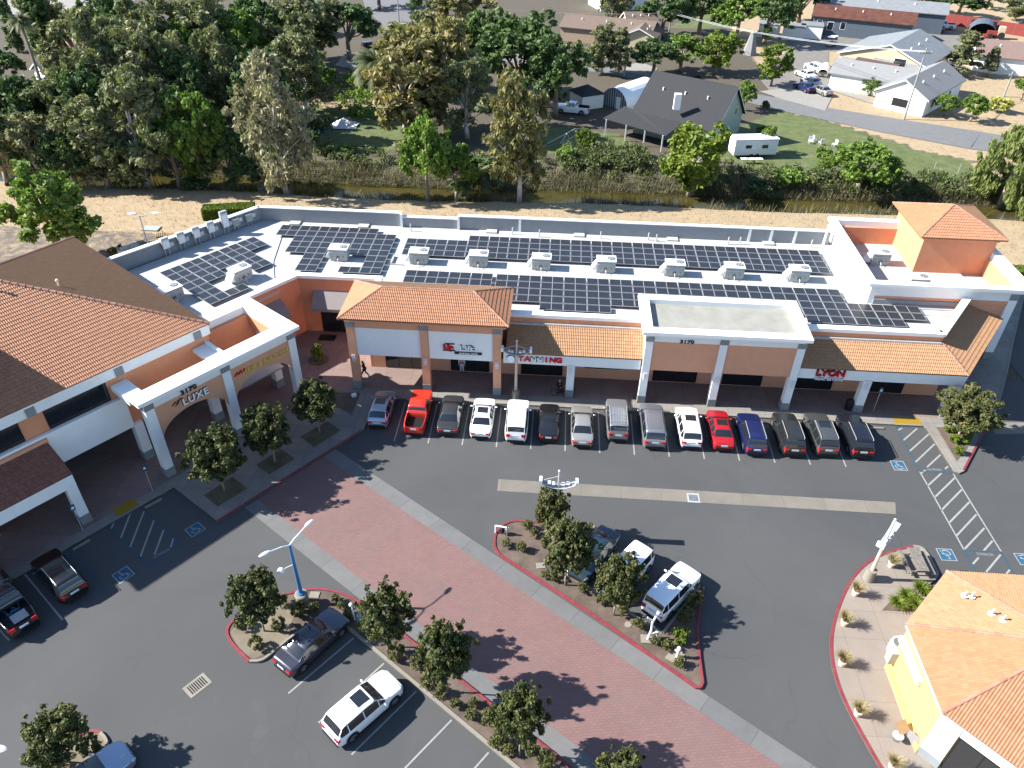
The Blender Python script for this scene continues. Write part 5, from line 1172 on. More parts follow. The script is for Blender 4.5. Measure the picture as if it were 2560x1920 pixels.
mound(330, fb4, 1.5, 60, .3, 'wood_undergrowth', 'lf_dark', 'undergrowth filling the wood at the left', 1.5)
def fb5(n): return rng.uniform(-40, -26, n), rng.uniform(124, 146, n)
mound(110, fb5, 1.2, 70, .26, 'yard_undergrowth', 'lf_green', 'weeds and low bushes at the back of the grassy yard', 1.2)
# clipped hedges
def hedge(p0, p1, w, h, label):
    p0 = V3(p0[0], p0[1]); p1 = V3(p1[0], p1[1]); d = p1-p0; L = np.linalg.norm(d); u = d/L; v = V3(-u[1], u[0]); n = int(L*w*h*110)+400
    s = rng.random((n, 3)); f = rng.integers(0, 5, n)
    s[f == 0, 0] = 0; s[f == 1, 0] = 1; s[f == 2, 1] = 0; s[f == 3, 1] = 1; s[f == 4, 2] = 1
    s2 = rng.random((n*2, 3)); s2[:, 2] = 1; s2[:n, 1] = 0; s2[:n, 2] = rng.random(n); s = np.concatenate([s, s2])
    c = np.stack([p0[0]+u[0]*s[:, 0]*L+v[0]*(s[:, 1]-.5)*w, p0[1]+u[1]*s[:, 0]*L+v[1]*(s[:, 1]-.5)*w, s[:, 2]*h, np.full(len(s), .13)], 1)
    Q, rn = leaves(c, 5, .15, rng, 1.3); o = bpy.data.objects.new('hedge', quads_mesh('hedge', Q, rn, M['lf_hedge'])); COL.objects.link(o)
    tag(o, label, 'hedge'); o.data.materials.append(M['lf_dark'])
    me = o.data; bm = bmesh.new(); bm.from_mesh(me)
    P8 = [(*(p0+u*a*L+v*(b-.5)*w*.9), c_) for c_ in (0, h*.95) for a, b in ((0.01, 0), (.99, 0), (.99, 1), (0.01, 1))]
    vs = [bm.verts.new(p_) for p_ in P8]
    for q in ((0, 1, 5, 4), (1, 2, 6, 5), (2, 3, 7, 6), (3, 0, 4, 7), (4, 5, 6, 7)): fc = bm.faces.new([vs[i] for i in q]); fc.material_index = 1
    bm.to_mesh(me); bm.free()
ha, hb = g(0, 1, 1750, 262), g(0, 1, 2120, 250); hedge(ha+V3(0, .9, 0), hb+V3(.8, 1.4, 0), 1.7, 1.5, 'clipped green hedge behind the row of electrical cabinets')
hedge((44.2, 77.3), (58, 77.9), 1.6, 1.4, 'clipped green hedge at the right edge beside the tiled tower')
# ================================================================= VEHICLES
def smooth1(a, k=1):
    a = np.array(a, float)
    for _ in range(k): b = a.copy(); b[1:-1] = (a[:-2]+2*a[1:-1]+a[2:])/4; a = b
    return a
SPEC = {  # L, W, H, top line (t from the rear, z as a share of H), belt, rear glass t0,t1, roof t, windscreen t0,t1, B/C pillars
 'sedan': dict(L=4.75, W=1.83, H=1.45, top=[(0, .46), (.012, .60), (.03, .67), (.155, .70), (.30, .955), (.36, 1.0), (.52, 1.0), (.58, .965), (.725, .70), (.80, .66), (.95, .56), (.985, .48), (1, .36)], belt=.645, rg=(.165, .285), ws=(.575, .72), pil=(.27, .425, .60), wr=.68),
 'hatch': dict(L=4.35, W=1.79, H=1.48, top=[(0, .40), (.012, .55), (.03, .66), (.06, .74), (.17, .94), (.22, .985), (.50, 1.0), (.57, .96), (.73, .69), (.80, .65), (.95, .54), (.985, .46), (1, .34)], belt=.66, rg=(.055, .165), ws=(.565, .725), pil=(.20, .41, .60), wr=.70),
 'suv': dict(L=4.62, W=1.86, H=1.68, top=[(0, .40), (.010, .52), (.02, .62), (.035, .68), (.085, .93), (.12, .98), (.45, 1.0), (.57, .975), (.70, .70), (.77, .665), (.94, .59), (.985, .50), (1, .36)], belt=.64, rg=(.03, .083), ws=(.575, .70), pil=(.16, .385, .60), wr=.74),
 'boxy': dict(L=4.65, W=1.84, H=1.74, top=[(0, .40), (.006, .52), (.012, .62), (.02, .68), (.055, .95), (.08, .985), (.50, 1.0), (.60, .975), (.69, .71), (.76, .68), (.96, .63), (.99, .54), (1, .38)], belt=.65, rg=(.018, .054), ws=(.605, .69), pil=(.12, .37, .62), wr=.80),
 'van': dict(L=5.1, W=1.98, H=1.76, top=[(0, .38), (.008, .50), (.016, .60), (.03, .66), (.075, .94), (.10, .985), (.50, 1.0), (.62, .97), (.77, .66), (.83, .61), (.95, .52), (.985, .44), (1, .32)], belt=.60, rg=(.025, .072), ws=(.625, .765), pil=(.14, .37, .64), wr=.78),
 'pickup': dict(L=5.75, W=1.98, H=1.86, top=[(0, .42), (.006, .52), (.012, .62), (.03, .66), (.345, .665), (.365, .70), (.395, .96), (.42, 1.0), (.56, 1.0), (.60, .97), (.69, .71), (.74, .685), (.96, .62), (.99, .54), (1, .40)], belt=.655, rg=(.366, .39), ws=(.60, .69), pil=(.405, .505, .61), wr=.78)}
CARS = {}
def car_parts(kind, rails=False, sunroof=False):
    S = SPEC[kind]; L, W, H = S['L'], S['W'], S['H']
    wf, wb = .815, .185; rw = .335 if kind in ('sedan', 'hatch') else .37
    if kind == 'pickup': wb, wf, rw = .21, .815, .40
    keys = sorted(set([a for a, b in S['top']]+list(S['rg'])+list(S['ws'])+[p for p in S['pil']]+[p+.012 for p in S['pil']]))
    tt = list(keys)
    for c in (wf, wb):
        for k in range(-6, 7): tt.append(c+k*(rw*1.16/L)/6)
    tt += list(np.linspace(.02, .98, 34)); tt += [.004, .996]
    tt = sorted(tt); T = [tt[0]]
    for a in tt[1:]:
        if a-T[-1] > .004: T.append(a)
        elif a in keys: T[-1] = a
    T = np.array(T); T[0] = 0; T[-1] = 1
    ztop = np.interp(T, [a for a, b in S['top']], [b*H for a, b in S['top']])
    ztop = smooth1(ztop, 1)
    e = np.abs(2*T-1); fw = 1-.05*e**4-.16*e**14
    nose = np.clip((T-.90)/.10, 0, 1); fw = fw-.13*nose**2.2
    hw = W/2*fw
    zb = S['belt']*H; zbelt = np.minimum(zb, ztop-.015)
    cab = np.clip((ztop-zb-.03)/(H-zb-.03), 0, 1)
    bed = np.zeros(len(T), bool)
    if kind == 'pickup': bed = (T > .018) & (T < .345)
    sill = np.full(len(T), .26 if kind not in ('suv', 'boxy', 'pickup') else .34)+.10*np.clip((e-.9)/.1, 0, 1)
    arch = np.zeros(len(T), bool)
    for c in (wf, wb):
        dx = np.abs(T-c)*L; rr = rw*1.14; k = dx < rr; sill = np.where(k, np.maximum(sill, rw+np.sqrt(np.maximum(rr*rr-dx*dx, 0))*.98), sill); arch |= k
    sill = np.minimum(sill, zbelt-.10)
    rows = []
    wr = S['wr']
    for i in range(len(T)):
        w = hw[i]; zt = ztop[i]; c = cab[i]; zs = sill[i]; zbl = zbelt[i]; b = []
        b.append((w*.95, zs)); b.append((w*.995, zs+(zbl-zs)*.30)); b.append((w*1.0, zs+(zbl-zs)*.62)); b.append((w*.975, zs+(zbl-zs)*.90)); b.append((w*.94, zbl+.0))
        wtop = w*(.90*(1-c)+wr*c); zedge = zbl+(zt-zbl)*(.90 if c > .05 else .55)
        if bed[i]:
            zz = zt; b += [(w*.92, zz), (w*.86, zz), (w*.855, .62*H*.62), (w*.4, .62*H*.62), (0, .62*H*.62)]
        else:
            b += [(wtop, zedge), (wtop*.93, zt-.02*c-.006), (wtop*.78, zt+.005), (wtop*.4, zt+.02), (0, zt+.026)]
        rows.append(b)
    K = len(rows[0]); X = (T-.5)*L
    V = []
    for i, b in enumerate(rows):
        V.append([(X[i], y, z) for y, z in b]+[(X[i], -y, z) for y, z in b[-2::-1]])
    V = np.array(V); NK = V.shape[1]
    rg, ws, pil = S['rg'], S['ws'], S['pil']
    groups = {k: [] for k in ('body', 'glass_l', 'glass_r', 'rear_window', 'windscreen', 'tail_l', 'tail_r', 'head_l', 'head_r', 'bed')}
    for i in range(len(T)-1):
        tm = (T[i]+T[i+1])/2
        for j in range(NK-1):
            jj = j if j < K-1 else NK-2-j        # band 0..K-2 counted from the sill
            side = 'l' if j < K-1 else 'r'; q = 'body'
            if jj == 4 and cab[i] > .02 and cab[i+1] > .02 and rg[0]+.015 < tm < ws[1]-.012 and not any(p <= tm <= p+.013 for p in pil) and (min(cab[i], cab[i+1]) > .12): q = 'glass_'+side
            if jj >= 6 and rg[0] <= tm <= rg[1]: q = 'rear_window'
            if jj >= 6 and ws[0] <= tm <= ws[1]: q = 'windscreen'
            if jj in (2, 3) and tm < .030 and not (kind == 'pickup' and jj == 1): q = 'tail_'+side
            if jj in (2, 3) and tm > .945 and tm < .992: q = 'head_'+side
            if bed[i] and bed[i+1] and jj >= 6: q = 'bed'
            groups[q].append((i*NK+j, i*NK+j+1, (i+1)*NK+j+1, (i+1)*NK+j))
    VV = V.reshape(-1, 3)
    def sub(faces, name, extra=None, off=0.0):
        idx = sorted(set(a for f in faces for a in f)); mp = {a: k for k, a in enumerate(idx)}
        me = bpy.data.meshes.new(name); vs = [tuple(map(float, VV[a])) for a in idx]; fs = [tuple(mp[a] for a in f) for f in faces]
        if extra:
            n0 = len(vs); vs += extra[0]; fs += [tuple(n0+a for a in f) for f in extra[1]]
        me.from_pydata(vs, [], fs); me.polygons.foreach_set('use_smooth', [True]*len(fs)); me.update()
        try: me.set_sharp_from_angle(angle=R(42))
        except Exception: pass
        return me
    # closed ends and a floor
    ends = MB()
    ends.quadf([tuple(p) for p in V[0][::-1]]); ends.quadf([tuple(p) for p in V[-1]])
    ends.box(-L*.47, -W*.40, .22, L*.47, W*.40, .40)
    P = {'body': sub(groups['body'], 'body', (ends.v, ends.f))}
    for k in ('glass_l', 'glass_r', 'rear_window', 'windscreen', 'tail_l', 'tail_r', 'head_l', 'head_r', 'bed'):
        if groups[k]: P[k] = sub(groups[k], {'glass_l': 'side_windows', 'glass_r': 'side_windows', 'tail_l': 'tail_light', 'tail_r': 'tail_light', 'head_l': 'headlight', 'head_r': 'headlight', 'bed': 'cargo_bed'}.get(k, k))
    # trims
    zr = ztop[0]
    b = MB(); b.box(-L/2-.035, -hw[0]*.92, .27, -L/2+.02, hw[0]*.92, .50); b.box(L/2-.03, -hw[-1]*.9, .24, L/2+.03, hw[-1]*.9, .46)
    for s in (-1, 1):
        b.box(-L*.30, s*(W/2*.955)-.02, .20, L*.30, s*(W/2*.955)+.02, .30)
    P['bumper'] = b
    p = MB(); p.box(-L/2-.052, -.26, .50*H*.95, -L/2-.03, .26, .50*H*.95+.15); P['plate'] = p
    tl = []
    for s in (-1, 1):
        q = MB(); q.box(-L/2-.03, s*hw[0]*.99, .47*H, -L/2+.03, s*hw[0]*.62, .56*H if kind not in ('boxy', 'pickup') else .62*H); tl.append(q)
    P['lamp2'] = tl
    mr = []
    for s in (-1, 1):
        q = MB(); q.ball((ws[1]*L-L/2-.20, s*(W/2+.10), zb+.07), .07, .12, .075, 8); q.box(ws[1]*L-L/2-.23, s*(W/2-.03), zb+.02, ws[1]*L-L/2-.17, s*(W/2+.05), zb+.06); mr.append(q)
    P['mirror'] = mr
    if rails:
        q = MB(); x0, x1 = (rg[1]+.02)*L-L/2, (ws[0]-.02)*L-L/2
        for s in (-1, 1):
            y = s*W/2*wr*.93; q.path([(x0, y, H-.05), (x0+.12, y, H+.045), (x1-.12, y, H+.05), (x1, y, H-.03)], .022, n=6)
        if kind == 'boxy':
            for x in (x0+.35, x0+1.2): q.tube((x, -W/2*wr*.9, H+.05), (x, W/2*wr*.9, H+.05), .02, n=6)
            for k in range(5): q.box(x0+.2, -.4+k*.2-.012, H+.02, x1-.2, -.4+k*.2+.012, H+.035)
        P['roof_rails'] = q
    if sunroof:
        q = MB(); x1 = (ws[0]-.035)*L-L/2; n0 = 6
        q.box(x1-.75, -.42, H+.0, x1, .42, H+.034); P['sunroof'] = q
    P['wheels'] = [(c*L-L/2, s*(W/2-.115), rw) for c in (wb, wf) for s in (-1, 1)]
    if kind in ('van', 'boxy', 'pickup') and kind != 'boxy':
        q = MB(); x0, x1 = (rg[1]+.03)*L-L/2, (ws[0]-.03)*L-L/2
        for k in range(9 if kind == 'van' else 0): q.box(x0+.1, -.62+k*.155-.014, H+.015, x1-.05, -.62+k*.155+.014, H+.032 if abs(k-4) < 3 else H+.022)
        if q.v: P['ribs'] = q
    return P
WH = {}
def wheel_mesh(r):
    if r in WH: return WH[r]
    q = MB(); n = 22
    for y0, y1, ra, rb in ((-.11, -.10, r*.9, r), (-.10, .10, r, r), (.10, .11, r, r*.9), (.11, .105, r*.9, r*.66), (-.105, -.11, r*.66, r*.9)): q.tube((0, y0, 0), (0, y1, 0), ra, rb, n, cap=False)
    ty = q.mesh('tyre'); ty.materials.append(M['rubber'])
    w = MB(); w.tube((0, -.085, 0), (0, .085, 0), r*.64, n=n)
    for k in range(5):
        a = k*2*PI/5
        for s in (-1, 1):
            w.quadf([(r*.10*math.cos(a+PI/2), s*.10, r*.10*math.sin(a+PI/2)), (r*.62*math.cos(a-.12), s*.10, r*.62*math.sin(a-.12)), (r*.62*math.cos(a+.12), s*.10, r*.62*math.sin(a+.12)), (r*.10*math.cos(a-PI/2), s*.10, r*.10*math.sin(a-PI/2))])
    rm = w.mesh('rim'); rm.materials.append(M['rim']); WH[r] = (ty, rm); return WH[r]
def mesh_obj(name, me, parent, mat=None):
    if mat is not None: me = me.copy(); me.materials.clear(); me.materials.append(mat)
    o = bpy.data.objects.new(name, me); COL.objects.link(o); o.parent = parent; return o
def car(kind, loc, heading, colour, label, rails=False, sunroof=False, rim='rim', scale=1.0, group=None, name=None, cat=None, extra=None, simple=False):
    key = (kind, rails, sunroof)
    if key not in CARS: CARS[key] = car_parts(*key)
    P = CARS[key]
    nm_ = name or {'sedan': 'parked_car', 'hatch': 'parked_car', 'suv': 'parked_car', 'boxy': 'parked_car', 'van': 'minivan', 'pickup': 'pickup_truck'}[kind]
    c = thing(nm_, label, cat or {'van': 'minivan', 'pickup': 'pickup truck'}.get(kind, 'car'), loc, heading, group)
    c.scale = (scale,)*3
    body = mesh_obj('body', P['body'], c, colour)
    for k, mt in (('glass_l', 'glass'), ('glass_r', 'glass'), ('rear_window', 'glass'), ('windscreen', 'glass'), ('bed', 'black')):
        if k in P: mesh_obj(P[k].name.split('.')[0], P[k], c, M[mt])
    for k, mt in (('tail_l', 'tail'), ('tail_r', 'tail'), ('head_l', 'head'), ('head_r', 'head')):
        if k in P: mesh_obj('tail_light' if 'tail' in k else 'headlight', P[k], c, M[mt])
    P['bumper'].build('bumper', M['black'], c, world=False)
    if not simple: P['plate'].build('number_plate', M['plate'], c, world=False)
    for q in P['lamp2']: q.build('tail_light', M['tail'], c, world=False)
    for q in P['mirror']: q.build('mirror', colour, c, world=False, smooth=True)
    if rails: P['roof_rails'].build('roof_rails', M['frame'], c, world=False)
    if sunroof: P['sunroof'].build('sunroof', M['glass'], c, world=False)
    if 'ribs' in P: P['ribs'].build('roof_ribs', colour, c, world=False)
    ty, rm = wheel_mesh(P['wheels'][0][2])
    for x, y, r in P['wheels']:
        w = mesh_obj('tyre', ty, c); w.name = 'wheel'; w.location = (x, y, r)
        mesh_obj('rim', rm, w, M[rim] if rim != 'rim' else None)
    return c
PT = {k: paint('paint_'+k, c, mt, ro) for k, c, mt, ro in (('silver', (.36, .39, .42), .6, .3), ('bluesilver', (.30, .36, .44), .6, .3), ('red', (.52, .028, .014), 0, .3), ('red2', (.42, .012, .022), .3, .3), ('charcoal', (.055, .058, .062), .5, .3), ('white', (.78, .79, .80), 0, .3), ('black', (.012, .013, .015), .2, .2),
     ('champagne', (.38, .37, .34), .6, .32), ('greysilver', (.27, .285, .29), .6, .32), ('greyvan', (.25, .26, .285), .6, .32), ('navy', (.008, .018, .085), .3, .2), ('dark', (.035, .037, .037), .5, .28), ('grey', (.105, .11, .105), .6, .3), ('blueblack', (.012, .014, .022), .3, .2), ('slate', (.022, .045, .065), .4, .28), ('gunmetal', (.055, .058, .078), .5, .28))}
def heading(a, b): return math.atan2(b[1]-a[1], b[0]-a[0])
def car_row(kind, tc, colour, label, dxn=0.0, **kw):
    c, r_, x, y = tc; p = g(c, r_, x, y, .35); L = SPEC[kind]['L']*kw.get('scale', 1)
    return car(kind, (p[0]+dxn*.5, p[1]+L/2, 0), PI/2-dxn/L, PT[colour], label, group='cars nosed up to the shop walk', **kw)
car_row('hatch', (1, 2, 1045, 368), 'bluesilver', 'silver blue hatchback in shade, leftmost at the shops, beside the red pickup', sunroof=True)
car_row('pickup', (1, 2, 1362, 432), 'red', 'bright red pickup truck with an open black bed', scale=.90)
car_row('sedan', (1, 2, 1652, 437), 'charcoal', 'dark grey sedan between the red pickup and a white sedan')
car_row('sedan', (1, 2, 1937, 465), 'white', 'white sedan with sunroof parked right of the dark grey sedan', sunroof=True)
car_row('boxy', (2, 2, 30, 497), 'white', 'white sport utility car in front of the mast sign on the walk')
car_row('sedan', (2, 2, 312, 492), 'black', 'black small sedan between the white utility car and a silver sedan', scale=.93)
car_row('sedan', (2, 2, 605, 540), 'champagne', 'silver beige sedan parked right of the black sedan')
car_row('boxy', (2, 2, 915, 488), 'greysilver', 'silver grey utility car with roof rack, nosed furthest over the walk', rails=True)
car_row('van', (2, 2, 1232, 553), 'greyvan', 'grey minivan with ribbed roof in front of the portal column')
car_row('suv', (2, 2, 1548, 552), 'white', 'white crossover with sunroof between the minivan and the red sedan', sunroof=True)
car_row('sedan', (2, 2, 1828, 568), 'red2', 'dark red sedan with sunroof', sunroof=True, scale=.97)
car_row('suv', (2, 2, 2108, 612), 'navy', 'navy blue crossover with bright roof rails', rails=True)
car_row('suv', (3, 2, 222, 618), 'dark', 'black crossover without sunroof, third from the right end of the row', rails=True, scale=1.03)
car_row('suv', (3, 2, 512, 618), 'grey', 'dark grey crossover with roof rails and sunroof, second from the right end', rails=True, sunroof=True, scale=1.03)
car_row('suv', (3, 2, 812, 636), 'blueblack', 'black crossover at the right end of the row, beside the free bay', rails=True, scale=1.04)
def car_pp(kind, nose, rear, colour, label, z=.45, **kw):
    n_, r_ = nose, rear; L = SPEC[kind]['L']*kw.get('scale', 1); h = heading(r_, n_); c = (n_[:2]+r_[:2])/2
    return car(kind, (c[0], c[1], 0), h, PT[colour], label, **kw)
car_pp('sedan', t13(735, 345, .45), t13(235, 800, .45), 'gunmetal', 'dark grey sedan nosed into the left end of the planting strip', sunroof=True)
car_pp('suv', t13(1205, 905, .5), t13(645, 1385, .5), 'white', 'white crossover parked alone in the bays by the planting strip', sunroof=True)
car_pp('sedan', Z3(870, 690, .4), Z3(1215, 265, .4), 'slate', 'blue grey sedan backed in at the head of the triangular island')
car_pp('boxy', Z3(1115, 885, .5), Z3(1545, 430, .5), 'white', 'white utility car half hidden by a tree in the triangular island')
car_pp('boxy', Z3(1930, 640, .5), Z3(1590, 1000, .5), 'white', 'white utility car with sunroof in the last bay of the triangular island', sunroof=True)
hL = math.atan2(-E2[1], -E2[0])
p_ = Z9(1240, 960, .5); car('suv', (p_[0]-E2[0]*2.3, p_[1]-E2[1]*2.3, 0), hL, PT['black'], 'black crossover in the shade at the left, beside the disabled bay', rails=True, group=None)
p_ = Z9(420, 1500, .6); tk = car('pickup', (p_[0]-E2[0]*2.8, p_[1]-E2[1]*2.8, 0), hL, PT['blueblack'], 'black pickup truck at the left edge with a loaded bed', scale=.98)
mb = MB(); 
for k in range(9): mb.box(-2.25+k*.09, -.55, .78, -2.19+k*.09, .35, .84)
mb.build('bed_rack', M['galv'], tk, world=False)
mb = MB()
for k in range(7): mb.box(-1.5+random.random()*.9, -.6+random.random()*.9, .74, -1.3+random.random()*.9, -.4+random.random()*.9, .95)
mb.build('cargo', M['blue'], tk, world=False)
p_ = g(0, 3, 1125, 1510, .45); hh_ = AG-R(1); car('sedan', (p_[0]-math.cos(hh_)*2.35, p_[1]-math.sin(hh_)*2.35, 0), hh_, PT['bluesilver'], 'light blue car cut off by the bottom edge at lower left')
for kd, x, y, hd, cl, lb in (('sedan', 1735, 195, 2.0, 'navy', 'dark blue sedan on the slab before the white house'), ('sedan', 1772, 202, 2.0, 'champagne', 'beige sedan on the slab before the white house'), ('sedan', 1750, 184, 2.0, 'silver', 'silver sedan behind the dark blue one at the white house'),
     ('sedan', 1738, 167, 2.0, 'white', 'white sedan behind the silver one at the white house'), ('boxy', 1757, 154, 2.0, 'white', 'white jeep with dark top near the covered boat'), ('pickup', 2010, 68, 2.95, 'charcoal', 'dark pickup truck in the yard by the red fence'), ('pickup', 2035, 62, 2.95, 'white', 'white pickup truck beside the dark one by the red fence'),
     ('boxy', 805, 108, .5, 'black', 'dark car under the tree at the end of the side street')):
    car(kd, m(x, y, .06), hd, PT[cl], lb, group='cars beyond the creek', simple=True)
# ================================================================= ROOF EQUIPMENT
def panel_proto(nm_='solar_panel'):
    fr = MB(); W2, D2 = 1.015, .565
    fr.box(-W2, -D2, 0, W2, -D2+.03, .045); fr.box(-W2, D2-.03, 0, W2, D2, .045); fr.box(-W2, -D2+.03, 0, -W2+.03, D2-.03, .045); fr.box(W2-.03, -D2+.03, 0, W2, D2-.03, .045); fr.box(-.022, -D2+.03, 0, .022, D2-.03, .045)
    ce = MB(); ce.box(-W2+.03, -D2+.03, .005, -.022, D2-.03, .038); ce.box(.022, -D2+.03, .005, W2-.03, D2-.03, .038)
    rk = MB()
    rk.box(-.73, -.03, -.28, .73, .03, -.02)
    a = fr.mesh('frame'); a.materials.append(M['frame']); b = ce.mesh('cells'); b.materials.append(M['solar']); c = rk.mesh('mounting_rail'); c.materials.append(M['galv']); return a, b, c
PM = panel_proto()
def spanel(x, y, rz, label, group, k=1.0):
    t_ = thing('solar_panel', label, 'solar panel', (x, y, 5.79), rz, group); t_.scale = (k, 1, 1)
    for nm_, me in (('frame', PM[0]), ('cells', PM[1]), ('mounting_rail', PM[2])): o = bpy.data.objects.new(nm_, me); COL.objects.link(o); o.parent = t_
rown = ['rearmost', 'second', 'third', 'fourth', 'fifth', 'sixth', 'seventh', 'eighth']
def arr(rows, x0, px, y0, py, nm_, ang=0.0, org=None):
    for r_, cols in enumerate(rows):
        for i, c in enumerate(cols):
            s = x0+(c+.5)*px; n = y0-(r_+.5)*py
            if org is None: x, y = s, n
            else: x = org[0]+s*math.cos(ang)-n*math.sin(ang); y = org[1]+s*math.sin(ang)+n*math.cos(ang)
            spanel(x, y, ang, f'solar panel, {ords[i]} from the left, {rown[r_]} row, {nm_}', nm_, px/2.075)
arr([range(0, 17), range(-3, 17), range(-3, 17), range(-3, 17)], -8.62, 2.068, 70.92, 1.195, 'long array behind the air conditioners')
arr([list(range(-4, 0)), list(range(-4, 0))], -5.5, 2.055, 63.1, 1.19, 'short block behind the hip roofed bay')
arr([range(0, 15), range(0, 15), range(0, 18), range(0, 18), [2, 3, 4, 13, 14, 15, 16]], -5.18, 2.105, 63.1, 1.215, 'long array in front of the air conditioners')
arr([range(0, 5), range(0, 6), range(1, 6), range(1, 6), [1, 2, 4, 5], [2, 5], [2, 5], [2, 4, 5]], -28.3, 2.045, 71.55, 1.19, 'stepped array left of centre')
arr([range(0, 5), range(0, 5), range(0, 4), [0, 1, 3], [0, 3], [0], [0, 1]], 0, 2.045, 0, 1.235, 'slanting array by the big tiled roof', R(53.0), (-36.5, 60.4))
def ac_unit(p, rz, label, group='air conditioners on the roof', z=5.5, proto_=[None]):
    if proto_[0] is not None:
        c = dup(proto_[0]); c.location = (float(p[0]), float(p[1]), z); c.rotation_euler = (0, 0, rz); c['label'] = label; return c
    t_ = thing('air_conditioner', label, 'air conditioner', (0, 0, 0), 0, group)
    mb = MB(); mb.box(-.8, -.5, 0, .8, .5, .25); mb.build('curb', M['roofwhite'], t_, world=False)
    mb = MB(); mb.box(-.88, -.6, .25, .88, .6, 1.25); mb.build('cabinet', M['metal'], t_, world=False, bevel=.02)
    mb = MB(); mb.box(-.93, -.65, 1.25, .93, .65, 1.31); mb.build('top_cover', M['polewhite'], t_, world=False)
    mb = MB(); mb.tube((.45, .05, 1.31), (.45, .05, 1.36), .36, n=20); f = mb.build('fan_grille', M['metald'], t_, world=False)
    mb = MB()
    for a in range(5): w = a*2*PI/5; mb.quadf([(.45, .05, 1.365), (.45+.3*math.cos(w), .05+.3*math.sin(w), 1.37), (.45+.3*math.cos(w+.5), .05+.3*math.sin(w+.5), 1.365)])
    mb.build('fan_blades', M['galv'], f, world=False)
    mb = MB(); mb.quadf([(-.93, -.5, .95), (-1.35, -.5, .35), (-1.35, .5, .35), (-.93, .5, .95)]); mb.quadf([(-.93, -.5, .95), (-.93, -.5, .3), (-1.35, -.5, .35)]); mb.quadf([(-.93, .5, .95), (-1.35, .5, .35), (-.93, .5, .3)]); mb.build('duct_hood', M['polewhite'], t_, world=False)
    mb = MB()
    for x in (-.55, -.05, .5): mb.tube((x, -.61, .55), (x, -.66, .55), .055, n=8)
    mb.box(-.2, -.63, .35, .12, -.605, .62); mb.build('service_ports', M['metald'], t_, world=False)
    mb = MB(); mb.path([(-.0, -.62, .42), (0, -.9, .35), (0, -.9, .05), (.1, -1.1, .05)], .025, n=6); mb.box(-.88, -.612, .93, .88, -.602, .95); mb.box(.15, -.612, .26, .165, -.602, 1.24); mb.build('drain_pipe', M['polewhite'], t_, world=False)
    proto_[0] = t_; t_.location = (float(p[0]), float(p[1]), z); t_.rotation_euler = (0, 0, rz); return t_
t11 = lambda x, y, z=5.5: g(1, 1, x, y, z)
acs = [(t11(715, 603), 0, 'inside the stepped solar array'), (t11(1405, 632), 0, 'leftmost of the line of seven between the long arrays'), (t11(1920, 655), 0, 'second of the line of seven between the long arrays'), (g(2, 1, 250, 683, 5.5), 0, 'third of the line of seven between the long arrays'),
       (g(2, 1, 808, 706, 5.5), 0, 'fourth of the line of seven between the long arrays'), (g(2, 1, 1400, 737, 5.5), 0, 'fifth of the line of seven between the long arrays'), (g(2, 1, 1912, 762, 5.5), 0, 'sixth of the line of seven between the long arrays'), (g(3, 1, 262, 786, 5.5), 0, 'last of the line of seven, nearest the white end block')]
for p_, rz, lb in acs: ac_unit((p_[0], p_[1]+.6), rz, 'grey rooftop air conditioner, '+lb)
p_ = A(340+1470*.18083, 500+1130*.18083, 5.5); ac_unit((p_[0]-.2, p_[1]+.4), R(53), 'grey rooftop air conditioner among the slanting solar panels')
p_ = A(340+590*.18083, 500+1400*.18083, 5.5); ac_unit((p_[0]-.6, p_[1]+.2), R(53), 'rooftop air conditioner half hidden by the big tiled roof edge')
p_ = g(3, 1, 960, 640, 5.35); ac_unit((p_[0], p_[1]+.6), 0, 'rooftop air conditioner in the shade of the white end block well', z=5.35)
p_ = g(3, 1, 1320, 745, 6.4); ac_unit((p_[0], p_[1]+.4), 0, 'rooftop air conditioner in front of the tower, only its top above the parapet', z=5.1)
# electrical cabinets hung on the angled rear parapet
ed = V3(-math.cos(da), -math.sin(da))
for i in range(7):
    s = 1.5+i*1.55 if i < 2 else 4.2+(i-2)*1.62
    big = i >= 2
    x, y = XD(s, 0, 0)[:2]
    t_ = thing('electrical_cabinet', 'grey electrical cabinet on the angled rear parapet, '+ords[i]+' from the corner', 'electrical cabinet', (x, y, 5.5), math.atan2(dv[1], dv[0]), 'electrical cabinets on the rear parapet')
    hgt = 2.5 if i == 2 else (1.9 if big else 1.3); b = .75 if big else .5
    mb = MB(); mb.box(-.38, -.42, b, .38, -.04, hgt); mb.build('cabinet', M['metal'] if i != 2 else M['parapet'], t_, world=False, bevel=.01)
    mb = MB(); mb.box(-.33, -.44, b+.08, .33, -.425, hgt-.35); mb.box(-.3, -.445, hgt-.3, .3, -.425, hgt-.22); mb.build('door', M['polewhite'] if big else M['metal'], t_, world=False)
    mb = MB(); mb.tube((.2, -.2, 0), (.2, -.2, b), .05, n=6); mb.tube((-.2, -.2, 0), (-.2, -.2, b), .05, n=6); mb.box(.42, -.3, .8, .78, -.1, 1.2); mb.build('conduit', M['galv'], t_, world=False)
# ================================================================= WRITING ON THE BUILDINGS
def sgn(name, label, loc, group=None): return thing(name, label, 'sign', loc, 0, group)
def px_on(y, px, py): q = AY(px, py, y); return q
q = px_on(51.88, 1280+1512*.28933, 480+1296*.28933); s_ = sgn('number_sign', 'black street number 3170 on the white portal', q); text('lettering', '3170', .46, q-V3(0, .02, 0), 0, M['blktxt'], s_, bold=.012, sx=1.25)
